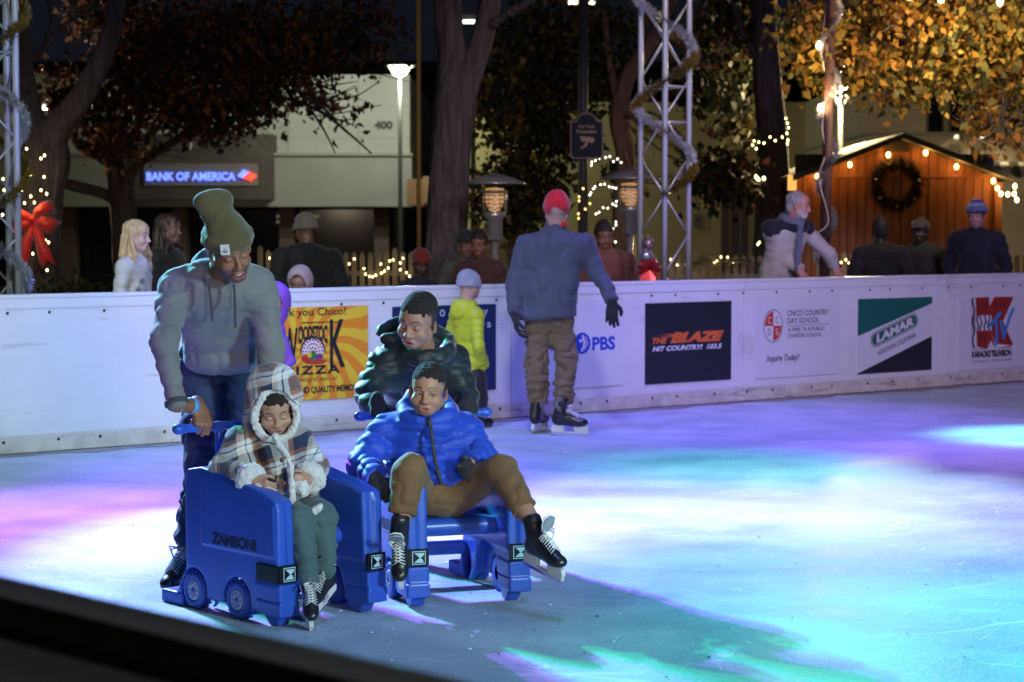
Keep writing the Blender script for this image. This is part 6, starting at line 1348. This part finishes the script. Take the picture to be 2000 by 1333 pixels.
sleeve(S, sa, ea, wa, (.068, .062, .046), q=(2, .008), w=(2, .004, 0)); sleeve(S, sb, eb, wb, (.068, .062, .050), q=(2, .008))
torso(S, sa + A(.02, 0, -.02), sb - A(.02, 0, .02), W(800, 832, 8.78), W(868, 832, 8.8), (.072, .102, .108), .05, q=(4, .010)); S.ell(W(830, 700, 8.5), (.12, .09, .06), k=.05)
coat = sdfobj(S, 'coat', m_dg, .007, p3, O, noise=[(7, .010), ((10, 10, 22), -.011)])
S = SDF(); n = 20
ring(S, [nk + A(.098 * math.cos(a) + .005, .085 * math.sin(a), .02 + .035 * math.sin(a)) for a in np.linspace(0, 6.283, n, endpoint=False)], .032, .02); S.ell(nk + A(.0, .11, .03), (.13, .07, .085), k=.05)
S.cap(W(745, 648, 8.56), W(775, 632, 8.6), .030, .035, .03); S.cap(W(760, 662, 8.5), W(790, 655, 8.55), .03, .03, .03); sdfobj(S, 'hood', m_dg, .006, coat, O, noise=[(16, .014), (40, .004)])
S = SDF(); S.cap(ha, ka, .085, .068, .03, w=(3, .005, 0)); S.cap(ka, aa, .066, .055, .03, w=(4, .005, 0)); S.cap(hb, kb, .085, .068, .03, w=(3, .005, 0)); S.cap(kb, ab, .066, .055, .03, w=(4, .005, 0)); sdfobj(S, 'trousers', cloth('trousers_black', (.012, .014, .018)), .009, p3, O, noise=[(12, .01)])
skate(p3, O, aa, (-.2, -.95, -.1), (0, 0, 1), .85, .007); skate(p3, O, ab, (.3, -.95, -.1), (0, 0, 1), .85, .007)

# --- boy in the blue puffer jacket
s = .90; H = W(836, 766, 7.93); Rm = hframe((-.10, -.99, -.06), (.035, -.08, 1)); O = G(850, 1165)
sa, ea, wa = W(752, 838, 8.02), W(708, 912, 7.92), W(735, 938, 7.74); sb, eb, wb = W(908, 838, 8.05), W(940, 892, 7.98), W(918, 905, 7.86)
ha, hb = W(826, 968, 8.02), W(884, 968, 8.02); ka, aa = W(800, 920, 7.66), W(783, 1022, 7.64); kb, ab = W(978, 918, 7.78), W(1040, 1022, 7.62); nk = W(836, 815, 8.0)
S = SDF(); head_geo(S, H, Rm, s, kid=.8, eyes=1.); S.cap(H + Rm @ A(0, -.03, -.06) * s, nk, .044, .05, .02)
torso(S, sa, sb, ha, hb, (.04, .065, .065)); arm(S, sa, ea, wa, .85); arm(S, sb, eb, wb, .85); S.cap(ha, ka, .065, .05); S.cap(ka, aa, .048, .034); S.cap(hb, kb, .065, .05); S.cap(kb, ab, .048, .034)
ga = nrm(W(748, 965, 7.66) - wa); gb = nrm(W(896, 925, 7.80) - wb); hand(S, wa, ga, A(-.3, .5, .2), .76, .9); hand(S, wb, gb, A(.1, -.2, -1), .74, .8)
p4 = body_obj(S, .0065, O, 'boy in bright blue puffer jacket and tan trousers riding the right skating aid', skin_col(H, Rm, s, (.40, .20, .12), (.40, .15, .12), None, kid=.8, eyes=1., scalp=SCALP), (H, .12, .0024))
eyes_obj(p4, O, H, Rm, s, (-.35, 1, .05)); short_hair(p4, O, H, Rm, s, m_afro, .0034, th=.0095, kid=.8)
S = SDF(); hand(S, wa, ga, A(-.3, .5, .2), .82, .9, .003); S.cap(wa - ga * .05, wa + ga * .01, .029, .028, .01); sdfobj(S, 'glove', m_glove, .0045, p4, O)
S = SDF(); hand(S, wb, gb, A(.1, -.2, -1), .78, .8, .003); sdfobj(S, 'glove', m_glove, .0045, p4, O)
m_blue = cloth('puffer_blue', (.008, .055, .48), .10, .6, (70, .25, .004)); S = SDF()
sleeve(S, sa, ea, wa, (.066, .068, .047), q=(3, .010), w=(2, .004, 0)); sleeve(S, sb, eb, wb, (.066, .064, .044), q=(3, .010))
h1, h2 = W(826, 930, 8.0), W(878, 930, 8.0); torso(S, sa + A(.02, 0, -.015), sb - A(.02, 0, .015), h1, h2, (.064, .098, .106), .045, q=(4, .014)); S.ell(W(838, 830, 7.98), (.11, .085, .05), k=.04); S.ell(W(858, 922, 7.96), (.15, .13, .06), k=.05)
S.cut(W(858, 952, 7.95), A(0, -.12, -1), .2, .008)
jk = sdfobj(S, 'jacket', m_blue, .0055, p4, O, noise=[(7, .008), ((11, 11, 24), -.010)])
S = SDF(); ring(S, [nk + A(.088 * math.cos(a), .075 * math.sin(a) - .005, .022 + .030 * math.sin(a)) for a in np.linspace(0, 6.283, 20, endpoint=False)], .027, .02); S.cap(nk + A(-.10, .03, .035), nk + A(-.07, .09, .075), .03, .035, .03); S.cap(nk + A(.09, .03, .025), nk + A(.05, .09, .06), .03, .035, .03); S.ell(nk + A(0, .10, .03), (.10, .05, .06), k=.04)
sdfobj(S, 'collar', m_blue, .0055, jk, O, noise=[(16, .010), (40, .003)])
mb = MB(); zp = [(838, 815, 7.89), (841, 835, 7.865), (845, 862, 7.845), (848, 890, 7.83), (854, 915, 7.82), (862, 946, 7.835)]; Zp = [W(*q) for q in zp]
for a, b in zip(Zp[:-1], Zp[1:]): mb.tube([a, b], .0075, 8)
mb.build('zipper', m_seam, jk, O)
S = SDF(); S.cap(W(862, 948, 7.94), W(890, 945, 7.93), .022, .018, .02); sdfobj(S, 'shirt', M('shirt_red', (.45, .02, .015), .8), .005, p4, O)
m_tan = cloth('chino_tan', (.16, .085, .028), .14, .8, (220, .35, .002)); S = SDF()
S.cap(ha, ka, .076, .061, .03, w=(3, .004, 0)); S.cap(ka, W(785, 1002, 7.64), .066, .054, .02, w=(3, .004, .3)); S.cap(hb, kb, .076, .061, .03, w=(3, .004, .4)); S.cap(kb, W(1026, 996, 7.65), .065, .054, .02, w=(3, .004, 0)); S.ell(W(856, 968, 8.0), (.14, .12, .085), k=.05)
S.cut(W(785, 1003, 7.64), nrm(W(785, 1002, 7.64) - ka), .075); S.cut(W(1027, 998, 7.65), nrm(W(1026, 996, 7.65) - kb), .075)
sdfobj(S, 'trousers', m_tan, .0062, p4, O, noise=[(9, .008), ((16, 16, 24), -.006)])
S = SDF(); S.cap(lerp(ka, aa, .6), aa, .034, .032); S.cap(lerp(kb, ab, .6), ab, .034, .032); sdfobj(S, 'socks', cloth('sock_grey', (.10, .10, .10)), .006, p4, O)
skate(p4, O, W(778, 1052, 7.60), (.02, -.62, -.75), (-.08, -.80, .62), .84, .005, lace=m_lace, tongue=True, seed=5, shin=ka - aa); skate(p4, O, W(1052, 1050, 7.58), (.62, -.68, -.22), (.05, -.12, 1), .84, .005, lace=m_lace, tongue=True, seed=6, shin=kb - ab)

# --- skater in the red hat, seen from behind
s = 1.; D = 14.3; H = W(1087, 418, D - .02); Rm = hframe((-.05, .93, -.30), (0, .3, .95)); O = G(1085, 848)
sa, ea, wa = W(1030, 482, D), W(1004, 556, D - .02), W(1006, 618, D - .12); sb, eb, wb = W(1140, 480, D + .02), W(1168, 535, D), W(1196, 590, D - .15); ha, hb = W(1050, 632, D + .02), W(1096, 632, D + .03); nk = W(1086, 452, D)
ka, aa = W(1048, 715, D - .03), W(1050, 785, D); kb, ab = W(1108, 715, D), W(1098, 790, D - .02)
S = SDF(); head_geo(S, H, Rm, s); S.cap(H, nk, .056, .06); torso(S, sa, sb, ha, hb, (.04, .075, .07)); arm(S, sa, ea, wa, .85); arm(S, sb, eb, wb, .85); S.cap(ha, ka, .07, .055); S.cap(ka, aa, .05, .04); S.cap(hb, kb, .08, .055); S.cap(kb, ab, .05, .04)
hand(S, wa, (.12, 0, -1), (0, 1, 0), .95, .5); hand(S, wb, (-.05, -.1, -1), (-1, .2, .1), .95, .35, spread=.12)
p5 = body_obj(S, .011, O, 'skater seen from behind in grey jacket, tan trousers and red knit hat', skin_col(H, Rm, s, (.45, .25, .18), (.4, .2, .15), None))
beanie(p5, O, H, Rm, s, knit('knit_red', (.62, .012, .015), 160), .007, slouch=(0, -.03, .03), brim=-.045, th=.018)
S = SDF(); S.ell(nk + A(.025, .0, .055), (.062, .06, .045)); sdfobj(S, 'scarf', knit('knit_red', 1), .008, p5, O)
for wv, d, ac, sp, cu in ((wa, (.12, 0, -1), (0, 1, 0), 0, .5), (wb, (-.05, -.1, -1), (-1, .2, .1), .12, .35)): S = SDF(); hand(S, wv, d, ac, 1.05, cu, .004, spread=sp); sdfobj(S, 'glove', m_glove, .006, p5, O)
S = SDF(); sleeve(S, sa, ea, wa, (.085, .075, .056), w=(3, .006, 0)); sleeve(S, sb, eb, wb, (.085, .075, .052), w=(3, .006, .3)); torso(S, sa + A(.03, 0, -.02), sb - A(.03, 0, .02), W(1048, 618, D), W(1092, 618, D), (.085, .125, .130), .06, w=(2, .006, .3)); S.cap(nk + A(0, 0, -.02), nk + A(0, .01, .055), .075, .066, .03); S.cut(W(1070, 622, D), A(.05, 0, -1), .3, .006)
sdfobj(S, 'jacket', cloth('jacket_slate', (.062, .070, .088), .12, .8, (120, .4, .004)), .010, p5, O, noise=[(6, .016), ((12, 12, 7), -.016)])
m_kh = cloth('khaki', (.16, .11, .055), .15); S = SDF(); S.cap(ha, ka, .10, .082, .03, w=(3, .007, 0)); S.cap(ka, aa, .080, .075, .03, w=(4, .008, 0)); S.cap(hb, kb, .10, .082, .03, w=(3, .007, 0)); S.cap(kb, ab, .080, .075, .03, w=(4, .008, .4)); S.ell(W(1073, 628, D + .02), (.155, .12, .10), k=.05)
for k_, a_ in ((ka, aa), (kb, ab)): S.cut(a_ + A(0, 0, -.01), A(0, 0, -1), .10)
sdfobj(S, 'trousers', m_kh, .009, p5, O, noise=[(10, .014), ((14, 14, 24), -.016)])
for an, td, sd in ((W(1048, 800, D), (.40, .90, -.02), 7), (W(1098, 806, D - .12), (.96, -.10, -.04), 8)):
    an[2] = .163; sk = skate(p5, O, an, td, (0, 0, 1), 1.0, .008, lace=m_lace, seed=sd)
    mb = MB(); f = nrm(td); sd_ = np.cross(f, A(0, 0, 1)); sg = 1 if np.dot(sd_, A(0, -1, 0)) > 0 else -1
    for r in (.030, .018): mb.tube([an + f * (r * math.cos(a) - .01) + sd_ * sg * .0475 + A(0, 0, .065 + 1.5 * r * math.sin(a)) for a in np.linspace(1.2, 5, 8)], .004, 5)
    mb.build('ankle_stripe', m_tongue, sk, O)

# ================================================================== smaller figures behind and along the barrier
def watcher(label, px, py, D, look, coat, hat=None, hair=(.02, .015, .012), hatcol=None, s=1., skin=(.42, .24, .17), up=(0, 0, 1), shw=.185, drop=.25, wd=1., lean=(0, 0), arms='down', longhair=False, h=.012, beard=None, legs=True, eyes=False, kid=0, thick=1., trouser=(.02, .02, .025), facing=None, quilt=None, hooded=None, ground=0.):
    """a standing figure whose eyes are at (px, py); everything else follows from the body's proportions"""
    H = W(px, py, D); Rm = hframe(look, up); fc = nrm(A(*(facing or look)) * A(1, 1, 0)); rt = np.cross(fc, A(0, 0, 1)); lean = A(lean[0], lean[1], 0); O = A(H[0] + lean[0], H[1] + lean[1], ground)
    N = H + A(0, 0, -.155 * s) + lean * .15 - fc * .03 * s; sc_ = N + A(0, 0, -.075 * s) + lean * .2; sa = sc_ + rt * shw * s; sb = sc_ - rt * shw * s; hz = max(H[2] - .78 * s, .30 * s); pc = A(O[0], O[1], hz); ha, hb = pc + rt * .09 * s, pc - rt * .09 * s
    S = SDF(); head_geo(S, H, Rm, s, kid=kid, eyes=1. if eyes else 0.); S.cap(H + Rm @ A(0, -.03, -.06) * s, N, .055 * s, .06 * s, .03); torso(S, sa, sb, ha - rt * .02, hb + rt * .02, (.036 * s, .055 * s, .05 * s), .03)
    AR = []
    for sg, sh in ((1, sa), (-1, sb)):
        if arms == 'down': e = sh + rt * sg * .05 * s + A(0, 0, -.30 * s) - fc * .02; wv = e + fc * .06 * s + A(0, 0, -.24 * s); d = A(0, 0, -1.) + fc * .2; ac = -fc
        elif arms == 'pocket': e = sh + rt * sg * .08 * s + A(0, 0, -.27 * s) - fc * .05 * s; wv = e + fc * .15 * s + A(0, 0, -.17 * s) - rt * sg * .09 * s; d = nrm(fc * .5 + A(0, 0, -.8) - rt * sg * .4); ac = -rt * sg
        else: e, wv, d, ac = arms[0 if sg == 1 else 1]
        AR.append((sh, e, wv, d, ac)); arm(S, sh, e, wv, s, (.034, .030, .022))
        if arms != 'pocket': hand(S, wv, d, ac, .92 * s, .45, thumb=1 if sg == 1 else -1, k=.004)
    fz = ground + .09 * s
    if legs:
        for q in (ha, hb): kn = A(q[0], q[1], (hz + fz) / 2) + fc * .03; S.cap(q, kn, .075 * s, .055 * s); S.cap(kn, A(q[0], q[1], fz), .05 * s, .04 * s)
    V, F = S.mesh(h, None, (H, .13 * s, min(h, .0042 if eyes or beard is not None else .006))); col = skin_col(H, Rm, s, skin, tuple(np.array(skin) * A(1, .62, .6)), None, kid=kid, beard=beard, eyes=1. if eyes else 0., stub=.6, scalp=None if (hat or beard is not None) else hair)(V); r = person(V, F, O, label, col, 'people')
    if eyes: eyes_obj(r, O, H, Rm, s)
    S = SDF()
    for (sh, e, wv, d, ac) in AR: sleeve(S, sh, e, wv, (.070 * s * thick, .060 * s * thick, .045 * s), q=quilt, w=(3, .005, .2))
    torso(S, sa * .88 + sc_ * .12, sb * .88 + sc_ * .12, pc + rt * .06 * s * wd + A(0, 0, -.02), pc - rt * .06 * s * wd + A(0, 0, -.02), (.066 * s * thick, .100 * s * thick, .110 * s * thick), .045, q=(5, quilt[1]) if quilt else None, w=(2, .005, .1)); S.cap(N + A(0, 0, -.05 * s), N + A(0, 0, .012 * s), .085 * s, .062 * s, .05 * s)
    S.cut(pc + A(0, 0, -.10 * s), A(0, 0, -1), .26 * s, .006); cm = coat if not isinstance(coat, tuple) else cloth('coat_%.3f_%.3f_%.3f' % coat, coat, .15)
    ct = sdfobj(S, 'coat', cm, h * .85, r, O, noise=[(8, .009), ((12, 12, 20), -.005)])
    if hooded: S = SDF(); S.ell(H + Rm @ A(0, -.03, .03) * s, A(.115, .13, .14) * s, Rm); S.ell(H + Rm @ A(0, .07, .0) * s, A(.075, .11, .10) * s, Rm, .01, 's'); S.cap(H + Rm @ A(0, -.05, -.1) * s, N, .09 * s, .09 * s, .04); sdfobj(S, 'hood', hooded, h * .7, ct, O, noise=[(14, .006)])
    if legs:
        S = SDF()
        for q in (ha, hb): kn = A(q[0], q[1], (hz + fz) / 2) + fc * .03; S.cap(q, kn, .095 * s, .075 * s); S.cap(kn, A(q[0], q[1], fz), .073 * s, .065 * s); 
        sdfobj(S, 'trousers', cloth('trousers_%.2f_%.2f_%.2f' % trouser, trouser), h, r, O, noise=[(12, .008)])
        for q in (ha, hb): S = SDF(); S.cap(A(q[0], q[1], ground + .05 * s), A(q[0], q[1], ground + .045 * s) + fc * .15 * s, .045 * s, .038 * s); S.plane(A(0, 0, ground + .006), A(0, 0, -1), A(q[0] - .3, q[1] - .3, ground - .1), A(q[0] + .3, q[1] + .3, ground + .1)) if 0 else None; sdfobj(S, 'shoe', m_black, .012, r, O)
    if hat: beanie(r, O, H, Rm, s, hat, max(h * .55, .006), slouch=(0, -.01, .02), brim=.036 if look[1] < .3 else .01, th=.012)
    elif longhair: long_hair(r, O, H, Rm, s, M('hair_%.2f_%.2f' % hair[:2], hair, .5, var=(60, .35), bump=(150, 1., .004), stretch=(1, 1, .08)), h * .6, fc, rt, .46)
    elif beard is not None: grey_hair(r, O, H, Rm, s, M('hair_grey', hair, .6, var=(40, .3), bump=(150, 1., .004), stretch=(1, 1, .3)), .006)
    elif not hooded: short_hair(r, O, H, Rm, s, M('hair_%.2f_%.2f' % hair[:2], hair, .6, bump=(200, 1., .006)), max(h * .55, .006), th=.020, full=True)
    return r, O, H, Rm, ct, (N, sc_, sa, sb, fc, rt)
m_lime = cloth('puffer_lime', (.50, .58, .015), .08, .5, (60, .3, .004)); m_beige = cloth('jacket_beige', (.48, .43, .38), .14, .75); m_navyd = cloth('navy_dark', (.007, .009, .018), .15); m_greyk = knit('knit_grey', (.30, .32, .36), 160)
D6 = 14.7
r, O, H, Rm, ct, q = watcher('small child in lime yellow puffer jacket and grey hat standing at the barrier', 917, 562, D6, (.72, .68, -.05), m_lime, hat=m_greyk, s=.86, skin=(.5, .3, .22), shw=.125, quilt=(5, .008), kid=1, trouser=(.012, .012, .015), arms='pocket', wd=.8, thick=.85, h=.009)
S = SDF(); S.ell(H + A(-.045, -.055, -.165), (.10, .06, .075), k=.02); S.ell(H + A(-.03, -.0, -.125), (.095, .09, .05), k=.04); sdfobj(S, 'hood', m_lime, .008, ct, O, noise=[(20, .008)])
watcher('child in purple jacket and hood almost hidden behind the adult in the grey hoodie', 538, 590, 13.3, (-.3, -.9, -.1), M('fleece_purple', (.22, .07, .42), .8), s=.80, hooded=M('fleece_purple', (.22, .07, .42), .8), shw=.08, wd=.5, thick=.65, kid=1, lean=(-.14, 0), arms='pocket')
# old man leaning on the barrier
Db = 17.35; H0 = W(1561, 402, Db + .10); ftop = lambda px: on_plane(px, 541, off=-.05)
hl_, hr_ = ftop(1578), ftop(1652); hl_[2] = BH + .035; hr_[2] = BH + .035
wA, wB = hl_ + A(-.05, .09, .045), hr_ + A(-.09, .05, .055)
armsO = ((W(1524, 500, Db + .32), wA, nrm(A(.2, -.7, -.75)), A(1, .2, 0)), (W(1618, 495, Db + .35), wB, nrm(A(.3, -.6, -.75)), A(-1, -.3, 0)))
r, O, H, Rm, ct, (N, sc_, sa, sb, fc, rt) = watcher('grey haired bearded man in beige and navy jacket leaning with both hands on the barrier', 1561, 402, Db + .12, (.93, -.30, -.14), m_beige, hair=(.30, .29, .27), skin=(.52, .24, .19), facing=(.45, -.9, 0), shw=.18, lean=(-.18, .28), arms=armsO, beard=(.60, .57, .53), eyes=True, thick=1.08, h=.009, trouser=(.03, .03, .04))
S = SDF(); S.cap(sa * .94 + sc_ * .06 + A(0, 0, .02), sb * .94 + sc_ * .06 + A(0, 0, .02), .098, .098, .03); S.ell(N + A(0, 0, -.02), (.135, .12, .085), k=.04); S.cut(sc_ + fc * .10 + A(0, 0, -.055), nrm(fc * .2 + A(0, 0, -1)), .25, .006); sdfobj(S, 'yoke', m_navyd, .009, ct, O, noise=[(14, .008)])
S = SDF(); ring(S, [N + rt * .085 * math.cos(a) + fc * (.085 * math.sin(a)) + A(0, 0, .035 - .03 * math.sin(a)) for a in np.linspace(0, 6.283, 18, endpoint=False)], .030, .02); S.ell(N - fc * .09 + A(0, 0, .02), (.10, .10, .07), k=.04); S.cap(N + fc * .11 + A(0, 0, -.02), sc_ + fc * .135 + A(0, 0, -.34), .030, .022, .02); sdfobj(S, 'hoodie', cloth('hoodie_blue_grey', (.13, .14, .20)), .008, ct, O, noise=[(18, .006)])
for z in (-.20, -.34): build_local(MB().ball((0, 0, 0), (.014, .008, .014), 10), 'button', m_seam, ct, sc_ + fc * .165 - rt * .07 + A(0, 0, z) - O)
# man in the striped hat
stripes = [knit('knit_navy', (.015, .02, .06), 160), knit('knit_sky', (.16, .30, .55), 160), knit('knit_cream', (.5, .48, .5), 160), knit('knit_maroon', (.14, .03, .05), 160)]
Hs = W(1907, 420, 19.3); Rs = hframe((-.42, -.9, -.06), (0, 0, 1)); seq = [0, 0, 1, 3, 1, 0, 2, 1, 1, 3, 0, 2, 0, 0, 0, 0]
r, O, H, Rm, ct, q = watcher('smiling man in dark coat and blue striped knit hat at the right of the barrier', 1907, 422, 19.3, (-.42, -.9, -.06), m_navyd, hair=(.05, .03, .02), skin=(.50, .28, .22), eyes=True, shw=.20, arms='pocket', thick=1.1, h=.011)
beanie(r, O, H, Rm, 1., stripes, .006, slouch=(0, -.01, .035), brim=.036, th=.018, mif=lambda Cn: np.array(seq)[np.clip(((((Cn - H) @ Rm)[:, 2] - .03) / .0115).astype(int), 0, 15)])
watcher('dark silhouetted watcher with bare dark hair in front of the cabin', 1719, 452, 19.8, (.1, .99, 0), (.003, .003, .004), hair=(.004, .003, .003), skin=(.02, .014, .012), shw=.20, arms='pocket', thick=1.1)  # near-black coat and skin hold the silhouette's shade in their colour
r, O, H, Rm, ct, q = watcher('dark silhouetted watcher in a cap between two others before the cabin', 1797, 452, 20.0, (-.5, -.8, -.05), (.004, .004, .005), skin=(.03, .02, .016), shw=.19, arms='pocket', thick=1.05)  # skin and cloth colours darkened to keep this figure a silhouette
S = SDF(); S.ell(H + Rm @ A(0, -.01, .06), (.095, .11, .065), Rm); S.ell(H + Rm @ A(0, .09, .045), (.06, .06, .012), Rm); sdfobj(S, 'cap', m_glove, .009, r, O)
# blonde girl and others at the left
r, O, H, Rm, ct, q = watcher('blonde girl with long straight hair and cream sweater behind the barrier at left', 268, 462, 13.95, (.97, -.22, -.03), cloth('sweater_cream', (.55, .52, .47), .08), hair=(.52, .36, .18), skin=(.55, .34, .28), eyes=True, s=.93, shw=.16, h=.009, longhair=True, facing=(.95, -.3, 0), arms='down', wd=.7, thick=.85)
mb = MB()
for x, y in ((277, 566), (284, 548), (290, 572)):
    for k in range(5): a = k * 1.257; c = on_plane(x, y, O=q[1] + q[4] * .0, n=A(0, -1, 0)) + A(.0065 * math.cos(a) * 2, -.125, .0065 * math.sin(a) * 2); mb.tube([c + A(.009 * math.cos(b), 0, .009 * math.sin(b)) for b in np.linspace(0, 6.283, 9)], .002, 4)
mb.build('flower_print', m_seam, ct, O)
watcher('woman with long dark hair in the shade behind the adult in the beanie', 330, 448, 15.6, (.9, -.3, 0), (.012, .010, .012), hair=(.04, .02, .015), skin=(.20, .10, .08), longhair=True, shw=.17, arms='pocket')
watcher('person in black coat and pale round cap seen from behind near the fence', 596, 452, 16.4, (-.5, .8, -.1), (.006, .006, .007), hat=knit('knit_sand', (.16, .13, .09), 160), skin=(.16, .08, .05), shw=.23, arms='pocket', thick=1.25)
watcher('small child in pale pink hood peeping over the barrier', 585, 556, 14.85, (-.2, -.95, -.3), (.30, .22, .21), hooded=cloth('hood_pink', (.42, .30, .28)), s=.85, skin=(.3, .15, .12), shw=.14, arms='pocket', kid=1)
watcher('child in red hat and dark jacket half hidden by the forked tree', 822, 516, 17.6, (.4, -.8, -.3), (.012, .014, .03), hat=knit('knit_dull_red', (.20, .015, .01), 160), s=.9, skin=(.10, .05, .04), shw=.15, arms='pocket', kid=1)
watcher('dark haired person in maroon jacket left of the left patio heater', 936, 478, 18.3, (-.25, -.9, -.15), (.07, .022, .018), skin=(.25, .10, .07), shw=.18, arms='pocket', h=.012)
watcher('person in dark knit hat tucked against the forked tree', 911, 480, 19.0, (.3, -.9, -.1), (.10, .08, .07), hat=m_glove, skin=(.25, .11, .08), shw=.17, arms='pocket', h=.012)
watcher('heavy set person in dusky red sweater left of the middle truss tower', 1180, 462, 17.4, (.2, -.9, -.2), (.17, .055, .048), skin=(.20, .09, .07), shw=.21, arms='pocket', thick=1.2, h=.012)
